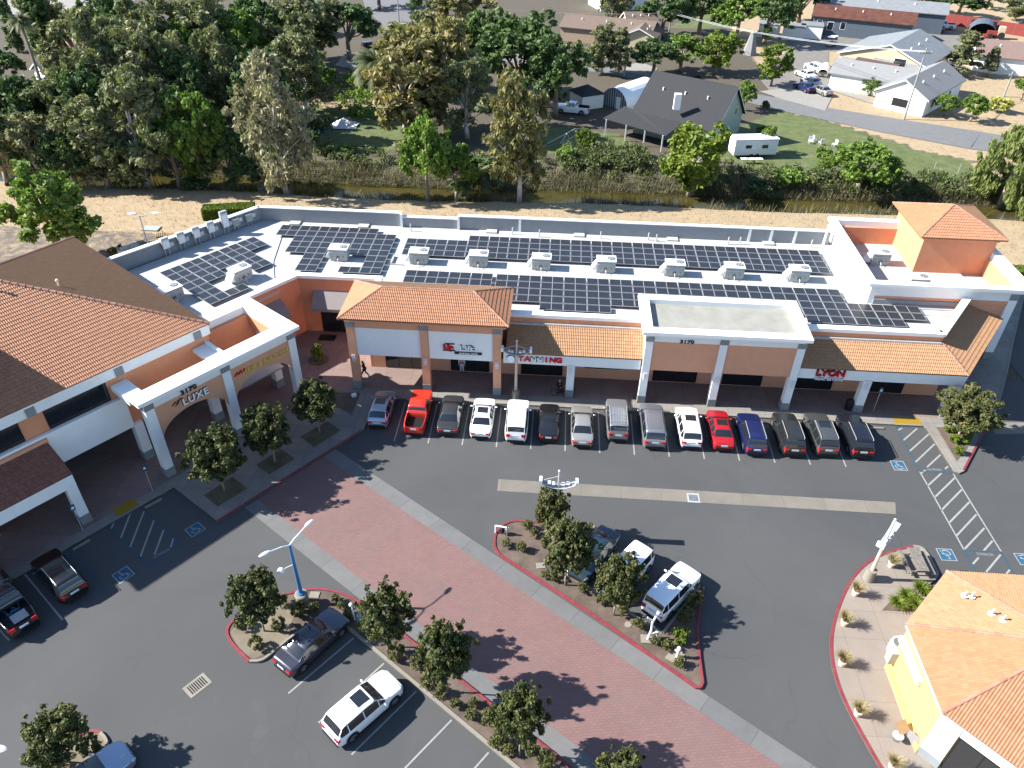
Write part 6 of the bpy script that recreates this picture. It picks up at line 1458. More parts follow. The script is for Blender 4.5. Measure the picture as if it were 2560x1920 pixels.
# martial arts sign
f18 = lambda x, y: px_on(51.97, 1060+x*.081374, 820+y*.081374)
q = f18(1050, 640); s_ = sgn('shop_sign', 'red and white lettering with a black strip, under the hip roofed bay', q)
c_ = f18(755, 600); text('lettering', 'Up', .62, c_+V3(0, -.06, .05), 0, M['redtxt'], s_, bold=.05, sx=1.15, ext=.06)
mb = MB(); a_, b_ = f18(575, 690), f18(950, 545); mb.box(a_[0], 51.93, a_[2], b_[0], 51.98, a_[2]+.10); a_, b_ = f18(650, 500), f18(940, 490); mb.box(a_[0], 51.9, b_[2]-.03, b_[0], 51.98, b_[2]+.05); mb.build('outline', M['blktxt'], s_)
c_ = f18(1310, 620); text('lettering', 'Lift', .70, c_+V3(.03, .0, .03), 0, M['blktxt'], s_, bold=.028, sx=1.35, ext=.03); text('lettering', 'Lift', .70, c_+V3(0, -.05, 0), 0, M['whttxt'], s_, bold=.01, sx=1.35, ext=.03)
a_, b_ = f18(945, 770), f18(1780, 770); mb = MB(); mb.box(a_[0], 51.9, (a_[2]+b_[2])/2-.12, b_[0], 51.985, (a_[2]+b_[2])/2+.10); mb.build('strip', M['blktxt'], s_)
text('lettering', 'MARTIAL ARTS', .16, ((a_[0]+b_[0])/2, 51.885, (a_[2]+b_[2])/2-.01), 0, M['whttxt'], s_, ext=.01, sx=1.45, bold=.004)
# tanning sign
f19 = lambda x, y: px_on(52.08, 1240+x*.1085, 840+y*.1085)
q = f19(1010, 540); s_ = sgn('shop_sign', 'TANNING in red and white letters with a round lamp on the white band', q)
a_, b_ = f19(500, 520), f19(1525, 560); W_ = b_[0]-a_[0]; zz = (a_[2]+b_[2])/2
for i, ch in enumerate('TANNING'):
    cx = a_[0]+W_*(i+.5)/7*1.0; wt = i in (2, 3)
    text('lettering', ch, .66, (cx, 52.04, zz), 0, M['redtxt' if not wt else 'blktxt'], s_, bold=.03, sx=1.12, ext=.05)
    if wt: text('lettering', ch, .60, (cx, 51.985, zz), 0, M['whttxt'], s_, bold=.01, sx=1.1, ext=.01)
c_ = f19(345, 510); mb = MB(); mb.tube((c_[0], 52.1, c_[2]), (c_[0], 51.92, c_[2]), .33, n=24); mb.build('round_sign', M['whttxt'], s_); mb = MB(); mb.tube((c_[0], 52.1, c_[2]), (c_[0], 51.96, c_[2]), .36, n=24); mb.build('round_rim', M['blktxt'], s_)
# real estate sign
f20 = lambda x, y: px_on(52.08, 1920+x*.28933, 480+y*.28933)
q = f20(540, 1580); s_ = sgn('shop_sign', 'large red letters above white lettering on the white band right of the portal', q)
text('lettering', 'LYON', .78, f20(540, 1565)+V3(0, -.04, 0), 0, M['blktxt'], s_, bold=.045, sx=1.12, ext=.03); text('lettering', 'LYON', .78, f20(540, 1568)+V3(0, -.10, 0), 0, M['redtxt'], s_, bold=.02, sx=1.12, ext=.04)
text('lettering', 'REAL ESTATE', .33, f20(523, 1615)+V3(0, -.03, 0), 0, M['blktxt'], s_, bold=.012, sx=1.18, ext=.03); text('lettering', 'REAL ESTATE', .33, f20(523, 1615)+V3(.0, -.08, 0), 0, M['whttxt'], s_, bold=.004, sx=1.18, ext=.02)
# portico of the angled building
def onN(px, py, n):
    d = ray(px, py); o = OO+E2*n; k = ((o-CAM[:2])@E2)/(d[:2]@E2); return CAM+d*k
h5 = lambda x, y, n: onN(240+x*.25316, 860+y*.25316, n)
q = h5(915, 452, .42); s_ = sgn('number_sign', 'black street number 3170 over the left arch', q); text('lettering', '3170', .50, q, AG, M['blktxt'], s_, bold=.012, sx=1.3)
q = h5(980, 515, .36); s_ = sgn('shop_sign', 'white serif lettering LUXE with a dark script over the left arch', q)
text('lettering', 'LUXE', .78, q-V3(*E2, 0)*.02, AG, M['blktxt'], s_, bold=.04, sx=.98, spacing=1.22, ext=.03); text('lettering', 'LUXE', .78, q+V3(*E2, 0)*.06, AG, M['whttxt'], s_, bold=.015, sx=.98, spacing=1.22, ext=.03)
q2 = h5(800, 580, .36); mb = MB(); u3 = V3(*E1, 0); z3 = V3(0, 0, 1)
mb.path([q2-u3*.4-z3*.1, q2-u3*.1+z3*.12, q2+u3*.05-z3*.15, q2+u3*.3+z3*.22, q2+u3*.45+z3*.1], .035, n=5); mb.path([q2-u3*.2-z3*.25, q2+u3*.1-z3*.05, q2+u3*.1+z3*.2], .03, n=5); mb.build('script', M['blktxt'], s_)
q = h5(1680, 165, .36); s_ = sgn('shop_sign', 'gold lettering HAIR and NAIL SPA with red script over the right arch', q)
text('lettering', 'HAIR & NAIL SPA', .62, q, AG, M['goldtxt'], s_, bold=.012, sx=.94, ext=.04)
q2 = h5(1420, 285, .36); mb = MB(); mb.path([q2-u3*.45-z3*.12, q2-u3*.2+z3*.12, q2-u3*.1-z3*.1, q2+u3*.15+z3*.16, q2+u3*.2-z3*.06, q2+u3*.5+z3*.16], .07, n=6); mb.build('script', M['redtxt'], s_)
# ================================================================= STREET FURNITURE
def mast_sign(base, H, zb, rz, label):
    t_ = thing('mast_sign', label, 'mast sign', base, rz, 'boat shaped sign masts')
    mb = MB(); mb.tube((0, 0, 0), (0, 0, .95), .36, .33, 16); mb.build('concrete_base', M['kerb'], t_, world=False)
    mb = MB(); mb.tube((0, 0, .95), (0, 0, zb), .13, .10, 12); mb.build('post', M['poletan'], t_, world=False)
    mb = MB(); mb.tube((0, 0, zb), (0, 0, H-.1), .07, .06, 10); mb.ball((0, 0, H), .10, n=10); mb.build('mast', M['galv'], t_, world=False)
    mb = MB(); n = 12; pts = []
    for i in range(n+1):
        x = -1.12+2.24*i/n; z = zb-.12+.42*(x/1.12)**2; pts.append((x, z))
    for i in range(n):
        (x0, z0), (x1, z1) = pts[i], pts[i+1]
        for y in (-.19, .19): mb.tube((x0, y, z0), (x1, y, z1), .045, n=6)
        mb.quadf([(x0, -.17, z0-.03), (x1, -.17, z1-.03), (x1, .17, z1-.03), (x0, .17, z0-.03)])
        if i % 2: mb.tube((x0, -.19, z0), (x0, .19, z0), .03, n=6)
    mb.build('boat_frame', M['frame'], t_, world=False)
    mb = MB()
    for s in (-1, 1): mb.box(s*1.18-.09, -.24, zb+.2, s*1.18+.09, .24, zb+.55)
    mb.build('end_box', M['polewhite'], t_, world=False)
    mb = MB()
    for s in (-1, 1): mb.tube((s*1.05, 0, zb+.42), (0, 0, H-.45), .018, n=5)
    mb.build('stay_cable', M['galv'], t_, world=False)
    for x in (-.62, -.36, .30, .62):
        mb = MB(); mb.box(x-.11, -.14, zb+.02+.25*abs(x), x+.11, .14, zb+.12+.25*abs(x)); mb.build('lamp_unit', M['head'], t_, world=False)
    return t_
mast_sign((-2.58, 51.55, .13), 5.95, 4.75, 0, 'mast sign on the shop walk, in front of the word on the white band'); mast_sign((1.15, 36.15, .1), 6.3, 5.0, 0, 'mast sign rising behind the trees of the triangular island'); mast_sign((22.02, 34.12, .13), 5.7, 3.95, R(50), 'slanting looking mast sign on the curved walk beside the picnic table')
b = Z5(895, 690, .1); lb_ = thing('street_lamp', 'blue lamp post with two long white arms and a globe lamp', 'street lamp', b)
mb = MB(); mb.tube((0, 0, 0), (0, 0, .95), .40, .38, 18); mb.tube((0, 0, .95), (0, 0, 1.0), .42, .36, 18); mb.build('concrete_base', M['kerb'], lb_, world=False)
Htop = height(*[540+895*.24412, 1340+690*.24412], 540+752*.24412, 1340+95*.24412, .1)[1]
mb = MB(); mb.tube((0, 0, .98), (0, 0, Htop), .14, .085, 12); mb.tube((0, 0, 1.0), (0, 0, 1.12), .22, n=10); mb.build('pole', M['poleblue'], lb_, world=False)
def arm(tip_uv, zt):
    tp = A(*tip_uv, zt+.1)-b; d = V3(tp[0], tp[1], 0); L = np.linalg.norm(d); d = d/L; zt2 = zt
    pts = [V3(0, 0, Htop), d*L*.25+V3(0, 0, Htop+.18), d*L*.6+V3(0, 0, zt2-.06), d*L*.72+V3(0, 0, zt2)]
    mb = MB(); mb.path(pts, .04, n=7); a_ = mb.build('lamp_arm', M['polewhite'], lb_, world=False)
    c = d*L*.88+V3(0, 0, zt2+.02); ang = math.atan2(d[1], d[0])
    X_ = lambda x, y, z: (c[0]+x*math.cos(ang)-y*math.sin(ang), c[1]+x*math.sin(ang)+y*math.cos(ang), c[2]+z)
    mb = MB(); mb.ball((0, 0, 0), .36, .13, .09, 12, xf=X_); mb.build('lamp_head', M['polewhite'], a_, world=False, smooth=True)
arm(t(1, 2, 480, 1185), Htop+.35); arm(t(1, 2, 45, 1485), Htop+.35)
gz = 3.9; tp = A(*t(1, 2, 215, 1615), gz+.1)-b; mb = MB(); mb.path([(0, 0, gz-.1), (tp[0]*.7, tp[1]*.7, gz)], .035, n=6); a_ = mb.build('lamp_arm', M['polewhite'], lb_, world=False)
mb = MB(); mb.ball((tp[0], tp[1], gz+.0), .22, .22, .2, 14); mb.tube((tp[0], tp[1], gz-.35), (tp[0], tp[1], gz-.15), .03, .1, 8); mb.build('globe', M['whttxt'], a_, world=False, smooth=True)
# lamp head poking in at the left edge and yard lamp
p_ = g(0, 3, -10, 1495, 5.5); t_ = thing('street_lamp', 'white lamp head of a post standing just outside the left edge', 'street lamp', (p_[0]-2.0, p_[1]-.2, 0)); mb = MB(); mb.tube((0, 0, 0), (0, 0, 5.4), .13, .09, 10); mb.build('pole', M['poleblue'], t_, world=False)
mb = MB(); mb.path([(0, 0, 5.4), (1.5, .15, 5.5)], .04); mb.build('lamp_arm', M['polewhite'], t_, world=False); mb = MB(); mb.ball((1.95, .2, 5.5), .45, .2, .12, 12); mb.build('lamp_head', M['polewhite'], t_, world=False)
p_ = g(0, 1, 1310, 560, 0.0); H_ = height(*t(0, 1, 1310, 560), *t(0, 1, 1225, 200))[1]; t_ = thing('street_lamp', 'thin grey yard lamp with two arms behind the big tiled roof', 'street lamp', p_); mb = MB(); mb.tube((0, 0, 0), (0, 0, H_), .10, .07, 8); mb.build('pole', M['galv'], t_, world=False)
for s, d in ((1, (1.9, .7)), (-1, (-1.0, .2))): mb = MB(); mb.tube((0, 0, H_-.1), (d[0]*.6, d[1]*.6, H_+.1), .04, n=6); a_ = mb.build('lamp_arm', M['galv'], t_, world=False); mb = MB(); mb.ball((d[0]*.85, d[1]*.85, H_+.12), .5, .2, .1, 8); mb.build('lamp_head', M['polewhite'], a_, world=False)
def wheel_stop(a, b, label):
    a = V3(a[0], a[1]); b = V3(b[0], b[1]); mb = MB(); c = (a+b)/2; L = np.linalg.norm(b-a)/2; ang = math.atan2(b[1]-a[1], b[0]-a[0])
    mb.box(-L, -.08, 0, L, .08, .12); o = mb.build('wheel_stop', M['kerb'], None, bevel=.02); o.location = (c[0], c[1], .0); o.rotation_euler = (0, 0, ang); tag(o, label, 'wheel stop', 'concrete wheel stops')
wheel_stop(g(3, 2, 852, 383), g(3, 2, 1000, 388), 'concrete wheel stop at the free disabled bay on the right'); wheel_stop(T0(1255, 1075), T0(1400, 995), 'concrete wheel stop at the shaded disabled bay on the left'); wheel_stop(Z9(1185, 235), Z9(1470, 70), 'concrete wheel stop beside the nose of the shaded black crossover')
def grate(c, w, h, rz, label, slots, frame):
    t_ = thing('drain_grate', label, 'drain grate', (c[0], c[1], .006), rz); mb = MB(); mb.box(-w/2, -h/2, 0, w/2, h/2, .012); mb.build('surround', M[frame], t_, world=False)
    mb = MB(); n = slots
    for i in range(n): x = -w*.38+w*.76*(i+.5)/n; mb.box(x-w*.025, -h*.34, .012, x+w*.025, h*.34, .018)
    mb.build('slots', M['black'], t_, world=False)
c = g(0, 3, 1705, 945); grate(c, 1.35, .95, AG, 'slotted drain grate in a worn patch of the lower left lot', 8, 'kerb'); c = g(2, 2, 1567, 985); grate(c, .9, .95, 0, 'drain grate in the long concrete gutter', 8, 'galv')
def sign_post(base, zt, rz, label):
    t_ = thing('disabled_parking_sign', label, 'sign', base, rz); mb = MB(); mb.tube((0, 0, 0), (0, 0, zt), .03, n=8); mb.build('post', M['galv'], t_, world=False)
    mb = MB(); mb.box(-.16, -.05, zt-.5, .16, -.03, zt+.02); mb.build('sign_plate', M['blue'], t_, world=False); mb = MB(); mb.box(-.11, -.055, zt-.35, .11, -.051, zt-.3); mb.tube((0, -.052, zt-.22), (0, -.056, zt-.22), .08, n=10); mb.build('symbol', M['whttxt'], t_, world=False)
for (bx, by), (tx, ty), rz, lb in (((1900+1080*.2622, 860+635*.2622), (1900+1160*.2622, 860+425*.2622), 0, 'blue disabled parking sign by the last columns of the shops'), ((320, 1130), (354, 1040+120), AG, '')):
    if not lb: continue
    b2, h2 = height(bx, by, tx, ty, .13); sign_post(b2, h2+.1, rz, lb)
b2, h2 = height(*t(0, 2, 1320, 925), *t(0, 2, 1245, 700), .13); sign_post(b2, h2, AG, 'blue disabled parking sign in front of the portico, in shade'); b2, h2 = height(*t(0, 2, 720, 1270), *t(0, 2, 615, 1045), .13); sign_post(b2, h2, AG, 'blue disabled parking sign by the low canopy column, in shade')
# bin, bench, display board
b2 = A(1900+835*.2622, 860+620*.2622, .13); t_ = thing('litter_bin', 'tall black round bin beside a white column', 'bin', b2); mb = MB(); mb.tube((0, 0, 0), (0, 0, .85), .27, .31, 16); mb.build('bin_body', M['black'], t_, world=False); mb = MB(); mb.ball((0, 0, .88), .31, .31, .22, 14); mb.build('lid', M['black'], t_, world=False)
q = Z8(960, 180, .13); t_ = thing('picnic_table', 'weathered wooden picnic table on the curved walk', 'picnic table', Z8(1000, 250, .13), R(1))
def bx(mb, *a): mb.box(*a); return mb
mb = MB()
for k in range(4): mb.box(-.36+k*.19, -1.0, .72, -.19+k*.19, 1.0, .77)
mb.build('table_top', M['wood'], t_, world=False); 
for s in (-1, 1): mb = MB(); mb.box(s*.78-.13, -1.0, .42, s*.78+.13, 1.0, .47); mb.build('bench_seat', M['wood'], t_, world=False)
for s in (-1, 1): mb = MB(); mb.box(-.8, s*.75-.04, .36, .8, s*.75+.04, .42); mb.tube((-.55, s*.75, 0), (-.15, s*.75, .72), .05, n=6); mb.tube((.55, s*.75, 0), (.15, s*.75, .72), .05, n=6); mb.build('leg_frame', M['wood'], t_, world=False)
# condenser on the ground by the cream wall, wall grille
p_ = Z8(775, 1290, .13); t_ = thing('condenser_unit', 'round topped grey condenser unit against the cream wall', 'air conditioner', (p_[0]+.25, p_[1]+.55, .13), R(-20)); mb = MB(); mb.prism([(.52*math.cos(a*PI/4+.39), .52*math.sin(a*PI/4+.39)) for a in range(8)], 0, .95); mb.build('cabinet', M['metal'], t_, world=False)
mb = MB(); mb.tube((0, 0, .95), (0, 0, .99), .50, n=22); mb.build('top_ring', M['polewhite'], t_, world=False); mb = MB(); mb.tube((0, 0, .99), (0, 0, 1.0), .40, n=22); mb.build('fan_grille', M['metald'], t_, world=False)
mb = MB()
for k in range(16): a = k*PI/8; mb.box(.53*math.cos(a)-.01, .53*math.sin(a)-.01, .08, .53*math.cos(a)+.01, .53*math.sin(a)+.01, .9)
mb.build('louvres', M['polewhite'], t_, world=False)
t_ = thing('meter_box', 'grey meter box on the cream wall behind the condenser', 'meter box', (20.95, 27.35, .13)); mb = MB(); mb.box(-.22, -.25, .9, .2, .25, 1.9); mb.build('box', M['metal'], t_, world=False)
f21 = lambda x, y, z=.13: A(2160+x*.18083, 1620+y*.18083, z)
c = f21(490, 1170); t_ = thing('leaning_board', 'plywood board leaning by a small round table on the curved walk', 'board', c, R(20)); mb = MB(); mb.quadf([(-.35, -.28, .45), (.3, -.3, .5), (.35, .3, .75), (-.3, .3, .7)]); mb.quadf([(-.35, -.28, .42), (-.3, .3, .67), (.35, .3, .72), (.3, -.3, .47)]); mb.tube((-.3, 0, 0), (-.3, 0, .55), .02, n=5); mb.tube((.3, 0, 0), (.3, 0, .62), .02, n=5); mb.build('board', M['woodtan'], t_, world=False)
c = f21(440, 1265); t_ = thing('round_table', 'small round grey table with a stem on the curved walk', 'table', c); mb = MB(); mb.tube((0, 0, .40), (0, 0, .45), .30, n=18); mb.build('table_top', M['metal'], t_, world=False); mb = MB(); mb.tube((0, 0, 0), (0, 0, .4), .035, n=8); mb.tube((0, 0, 0), (0, 0, .03), .18, n=12); mb.build('stem', M['metald'], t_, world=False)
c = f21(650, 1290); t_ = thing('folding_sign', 'brown wedge shaped board standing against the shop corner', 'board', c, R(-50)); mb = MB(); mb.quadf([(-.4, -.2, 0), (.4, -.2, 0), (.3, 0, .75), (-.3, 0, .75)]); mb.quadf([(.4, .2, 0), (-.4, .2, 0), (-.3, 0, .75), (.3, 0, .75)]); mb.build('board', M['greyawn'], t_, world=False)
# utility bits in the islands
def pad(loc, s, nm_, label, mat='kerb', h=.05, rz=.5):
    mb = MB(); mb.box(-s/2, -s/2*.8, 0, s/2, s/2*.8, h); o = mb.build(nm_, M[mat], None, bevel=.01); o.location = [float(c) for c in loc]; o.rotation_euler = (0, 0, rz); tag(o, label, 'utility cover'); return o
pad(Z5(1010, 605, .1), .62, 'utility_cover', 'square pale utility cover beside the blue lamp base', rz=0); pad(Z3(560, 570, .1), .6, 'utility_cover', 'pale utility cover near the head of the triangular island', rz=R(10))
mb = MB(); mb.tube((0, 0, 0), (0, 0, .04), .22, n=18); o = mb.build('utility_cover', M['kerb'], None); c = Z3(1365, 1112, .1); o.location = [float(q) for q in c]; tag(o, 'round pale utility cover in the triangular island', 'utility cover')
c = Z3(1545, 1250, .1); t_ = thing('flag_light', 'white jointed pole with bent arms on a concrete pad in the triangular island', 'pole', c, 0)
mb = MB(); mb.box(-.42, -.3, 0, .42, .3, .08); mb.build('pad', M['kerb'], t_, world=False); mb = MB(); mb.path([(0, 0, .08), (.12, .05, .9), (.10, .1, 1.6), (.32, .2, 2.3)], .075, .06, 9); mb.path([(.15, .1, 1.75), (-.25, .1, 2.05)], .05); mb.path([(.28, .2, 2.2), (.65, .2, 2.15)], .05); mb.path([(.1, .05, .4), (.55, .2, .55), (.6, .2, .1)], .06); mb.build('pole', M['polewhite'], t_, world=False); mb = MB(); mb.ball((.34, .22, 2.42), .14, n=10); mb.build('lamp', M['whttxt'], t_, world=False)
c = Z3(1800, 1410, .1); t_ = thing('hydrant_pipe', 'pale pipe fitting on a broken concrete slab in the triangular island', 'hydrant', c, R(-15)); mb = MB(); mb.prism([(-.6, -.3), (.0, -.45), (.6, -.15), (.5, .3), (-.3, .35)], 0, .08); mb.build('pad', M['kerb'], t_, world=False)
mb = MB(); mb.tube((.1, 0, .08), (.1, 0, .85), .10, n=12); mb.ball((.1, 0, .9), .14, n=10); mb.tube((-.12, 0, .65), (.34, 0, .65), .07, n=10); mb.build('standpipe', M['terracotta'], t_, world=False)
c = Z3(245, 285, .1); t_ = thing('backflow_valve', 'white bent pipe valve at the head of the triangular island', 'valve', c, R(10)); mb = MB(); mb.path([(0, 0, 0), (0, 0, .75), (-.75, .25, .75), (-.75, .25, 0)], .06, n=9); mb.build('pipe', M['polewhite'], t_, world=False); mb = MB(); mb.ball((-.3, .1, .45), .2, .2, .28, 10); mb.tube((-.3, .1, .4), (-.3, .1, .75), .05, n=8); mb.build('valve', M['black'], t_, world=False)
for k in range(3): mb = MB(); mb.tube((-.1+.12*k, -.0, .42), (-.1+.12*k, -.0, .75), .02, n=5); mb.build('hand_lever', M['polewhite'], t_, world=False)
c = Z5(1440, 860, .1); t_ = thing('utility_box', 'white pole with small green box in the planting strip beside the dark sedan nose', 'utility box', c); mb = MB(); mb.tube((-.1, 0, 0), (-.16, .0, 1.5), .05, n=8); mb.ball((-.2, 0, 1.5), .13, n=8); mb.build('pole', M['polewhite'], t_, world=False); mb = MB(); mb.box(.05, -.15, 0, .35, .15, .5); mb.build('box', M['glasst'], t_, world=False)
pad(g(1, 2, 848, 105, .14), .42, 'garden_rock', 'small white stone in the dark bed at the corner of the walk', 'polewhite', .2)
# ================================================================= PEOPLE AND BICYCLE
def skin_mesh(name, verts, edges, rad, mat, sub=1):
    me = bpy.data.meshes.new(name); me.from_pydata(verts, edges, []); ob = bpy.data.objects.new(name, me); COL.objects.link(ob)
    md = ob.modifiers.new('skin', 'SKIN'); md.use_smooth_shade = True
    for i, r_ in enumerate(rad): me.skin_vertices[0].data[i].radius = (r_, r_)
    me.skin_vertices[0].data[0].use_root = True
    s_ = ob.modifiers.new('sub', 'SUBSURF'); s_.levels = sub; s_.render_levels = sub
    dg = bpy.context.evaluated_depsgraph_get(); m2 = bpy.data.meshes.new_from_object(ob.evaluated_get(dg)); bpy.data.objects.remove(ob); m2.name = name; m2.materials.clear(); m2.materials.append(mat); return m2
SKIN = plain('skin', (.42, .25, .17), .6)
def person(loc, rz, label, shirt, trousers, J, hair=(.02, .015, .012), cap=None):
    t_ = thing('person', label, 'person', loc, rz)
    # joints: pelvis chest neck head | l/r shoulder elbow wrist | l/r hip knee ankle toe
    V = []; E = []; Rr = []
    def add(p, r_, par=None):
        V.append(p); Rr.append(r_)
        if par is not None: E.append((par, len(V)-1))
        return len(V)-1
    pv = add(J['pelvis'], .13); ch = add(J['chest'], .15, pv); nk = add(J['neck'], .06, ch); hd = add(J['head'], .09, nk); add(tuple(J['head'][i]+(0.01, 0, .11)[i] for i in range(3)), .085, hd)
    for s in 'lr':
        a = add(J[s+'sh'], .062, ch); b = add(J[s+'el'], .046, a); c = add(J[s+'wr'], .032, b)
        d = np.array(J[s+'wr'])-np.array(J[s+'el']); d = d/np.linalg.norm(d); o_ = np.cross(d, [0, 0, 1.0]); o_ = o_/(np.linalg.norm(o_)+1e-6)
        pm = add(tuple(np.array(J[s+'wr'])+d*.07), .030, c)
        for k, (sp_, ln_) in enumerate(((-.028, .075), (-.010, .088), (.010, .082), (.028, .065))):
            f1 = add(tuple(np.array(V[pm])+o_*sp_+d*ln_*.5), .0095, pm); add(tuple(np.array(V[pm])+o_*sp_*1.1+d*ln_-np.array([0, 0, .012])), .008, f1)
        th = add(tuple(np.array(V[c])+d*.03+o_*.04), .011, c); add(tuple(np.array(V[c])+d*.065+o_*.055), .009, th)
        a = add(J[s+'hp'], .088, pv); b = add(J[s+'kn'], .06, a); c = add(J[s+'an'], .042, b); add(J[s+'to'], .036, c)
    body = mesh_obj('body', skin_mesh('body', V, E, Rr, SKIN), t_)
    V, E, Rr = [], [], []; 
    pv = add(tuple(np.array(J['pelvis'])+[0, 0, .03]), .145); ch = add(J['chest'], .168, pv); add(tuple(np.array(J['neck'])-[0, 0, .05]), .085, ch)
    for s in 'lr': a = add(J[s+'sh'], .078, ch); b = add(J[s+'el'], .060, a); add(tuple(np.array(J[s+'el'])*.25+np.array(J[s+'wr'])*.75), .046, b)
    mesh_obj('shirt', skin_mesh('shirt', V, E, Rr, shirt), t_)
    V, E, Rr = [], [], []
    pv = add(J['pelvis'], .15)
    for s in 'lr': a = add(J[s+'hp'], .105, pv); b = add(J[s+'kn'], .075, a); add(tuple(np.array(J[s+'an'])+[0, 0, .04]), .058, b)
    mesh_obj('trousers', skin_mesh('trousers', V, E, Rr, trousers), t_)
    h = J['head']; mb = MB(); mb.ball((h[0]-.015, h[1], h[2]+.09), .108, .10, .105, 12); mb.build('hair', cap or plain('hair', hair, .8), t_, world=False, smooth=True)
    mb = MB()
    for s in (-1, 1): mb.ball((h[0]+.088, h[1]+s*.033, h[2]+.055), .012, n=6)
    mb.ball((h[0]+.10, h[1], h[2]+.02), .016, n=6); mb.build('face', M['blktxt'], t_, world=False)
    for s in 'lr':
        a = np.array(J[s+'an']); b_ = np.array(J[s+'to']); mb = MB(); mb.path([tuple(a-[0.03, 0, .03]), tuple(b_)], .052, .042, 8); mb.build('shoe', M['black'], t_, world=False)
    return t_
stand = dict(pelvis=(0, 0, .96), chest=(.02, 0, 1.30), neck=(.02, 0, 1.50), head=(.03, 0, 1.60), lsh=(.02, .19, 1.43), lel=(.0, .26, 1.15), lwr=(.08, .27, .90), rsh=(.02, -.19, 1.43), rel=(.0, -.26, 1.15), rwr=(.08, -.27, .90), lhp=(0, .10, .90), lkn=(.02, .11, .50), lan=(0, .12, .09), lto=(.15, .13, .045), rhp=(0, -.10, .90), rkn=(.02, -.11, .50), ran=(0, -.12, .09), rto=(.15, -.13, .045))
walk = dict(stand, lkn=(.20, .10, .52), lan=(.34, .11, .12), lto=(.48, .11, .10), rkn=(-.05, -.10, .50), ran=(-.34, -.11, .16), rto=(-.24, -.11, .05), lel=(-.18, .24, 1.18), lwr=(-.2, .25, .93), rel=(.16, -.24, 1.17), rwr=(.34, -.22, 1.02), chest=(.06, 0, 1.30), neck=(.09, 0, 1.50), head=(.12, 0, 1.59))
dk = plain('dark_cloth', (.012, .012, .015), .85); wc = plain('white_cloth', (.62, .62, .64), .8)
f18b = lambda x, y, z=.13: A(820+x*.217, 660+y*.217, z)
c = f18b(430, 1305); person(c, PI*.98, 'person in black walking past the left peach column', dk, dk, walk)
c = f18b(1545, 1245); t_ = person((c[0], c[1]-.0, .13), -PI/2, 'person in a white suit with black belt in the arcade under the red lettering', wc, wc, stand); mb = MB(); mb.tube((0, 0, 1.0), (0, 0, 1.06), .17, n=14); mb.build('belt', dk, t_, world=False)
fb = lambda x, y, z=.13: A(1240+x*.1085, 840+y*.1085, z)
w1, w2 = fb(1330, 1365), fb(1635, 1400); hb = heading(w1, w2); cb = (w1+w2)/2
bk = thing('bicycle', 'black bicycle leaning at the white column by the round lamp band', 'bicycle', (cb[0], cb[1], .13), hb)
for x in (-.52, .52):
    mb = MB(); n = 22
    for k in range(n): a0, a1 = 2*PI*k/n, 2*PI*(k+1)/n; mb.tube((x+.34*math.cos(a0), 0, .34+.34*math.sin(a0)), (x+.34*math.cos(a1), 0, .34+.34*math.sin(a1)), .022, n=6, cap=False)
    w_ = mb.build('wheel', M['rubber'], bk, world=False); mb = MB()
    for k in range(10): a0 = 2*PI*k/10; mb.tube((x, 0, .34), (x+.33*math.cos(a0), 0, .34+.33*math.sin(a0)), .004, n=4)
    mb.build('spokes', M['galv'], w_, world=False)
mb = MB()
for a_, b_ in (((-.52, 0, .34), (-.1, 0, .32)), ((-.1, 0, .32), (-.22, 0, .82)), ((-.52, 0, .34), (-.2, 0, .72)), ((-.1, 0, .32), (.36, 0, .78)), ((-.2, 0, .74), (.35, 0, .82)), ((.52, 0, .34), (.33, 0, .95))): mb.tube(a_, b_, .02, n=7)
mb.build('frame', M['black'], bk, world=False); mb = MB(); mb.path([(.36, -.28, .98), (.33, 0, .96), (.36, .28, .98)], .018, n=6); mb.build('handlebar', M['chrome'], bk, world=False); mb = MB(); mb.ball((-.24, 0, .86), .13, .07, .04, 8); mb.build('saddle', M['black'], bk, world=False)
sit = dict(pelvis=(0, 0, .62), chest=(.16, 0, .92), neck=(.26, 0, 1.10), head=(.32, 0, 1.19), lsh=(.2, .18, 1.03), lel=(.36, .22, .82), lwr=(.48, .16, .68), rsh=(.2, -.18, 1.03), rel=(.36, -.22, .82), rwr=(.48, -.16, .68), lhp=(0, .1, .60), lkn=(.40, .14, .58), lan=(.36, .14, .10), lto=(.50, .14, .045), rhp=(0, -.1, .60), rkn=(.40, -.14, .58), ran=(.30, -.14, .10), rto=(.44, -.14, .045))
c = fb(1440, 1290); person((c[0]+.1, c[1]+.25, .13), -PI*.55, 'person in black crouched over the bicycle by the white column', dk, dk, sit, cap=M['metal'])
# long bench with papers in the sunlit bay
a_, b_ = f18b(590, 1165), f18b(1050, 1165); c = (a_+b_)/2; L_ = b_[0]-a_[0]; t_ = thing('bench', 'long pale bench with boxes in the sunlit bay under the blank white panel', 'bench', (c[0], c[1], .13)); mb = MB(); mb.box(-L_/2, -.22, .40, L_/2, .22, .46); mb.build('seat', M['kerb'], t_, world=False)
for k in range(5): x = -L_/2+.08+k*(L_-.16)/4; mb = MB(); mb.box(x-.03, -.2, 0, x+.03, .2, .4); mb.build('leg', M['kerb'], t_, world=False)
mb = MB(); mb.box(.0, -.15, .46, .7, .15, .62); o = mb.build('cardboard_box', M['terracotta'], None); o.location = (c[0]+.1, c[1], .13); tag(o, 'pale box lying on the long bench in the sunlit bay', 'box')
mb = MB(); mb.box(0, 0, 0, 1.6, 1.0, .02); o = mb.build('door_mat', M['black'], None); o.location = (-21.9, 58.9, .142); tag(o, 'black mat in front of the recessed shop door', 'mat')
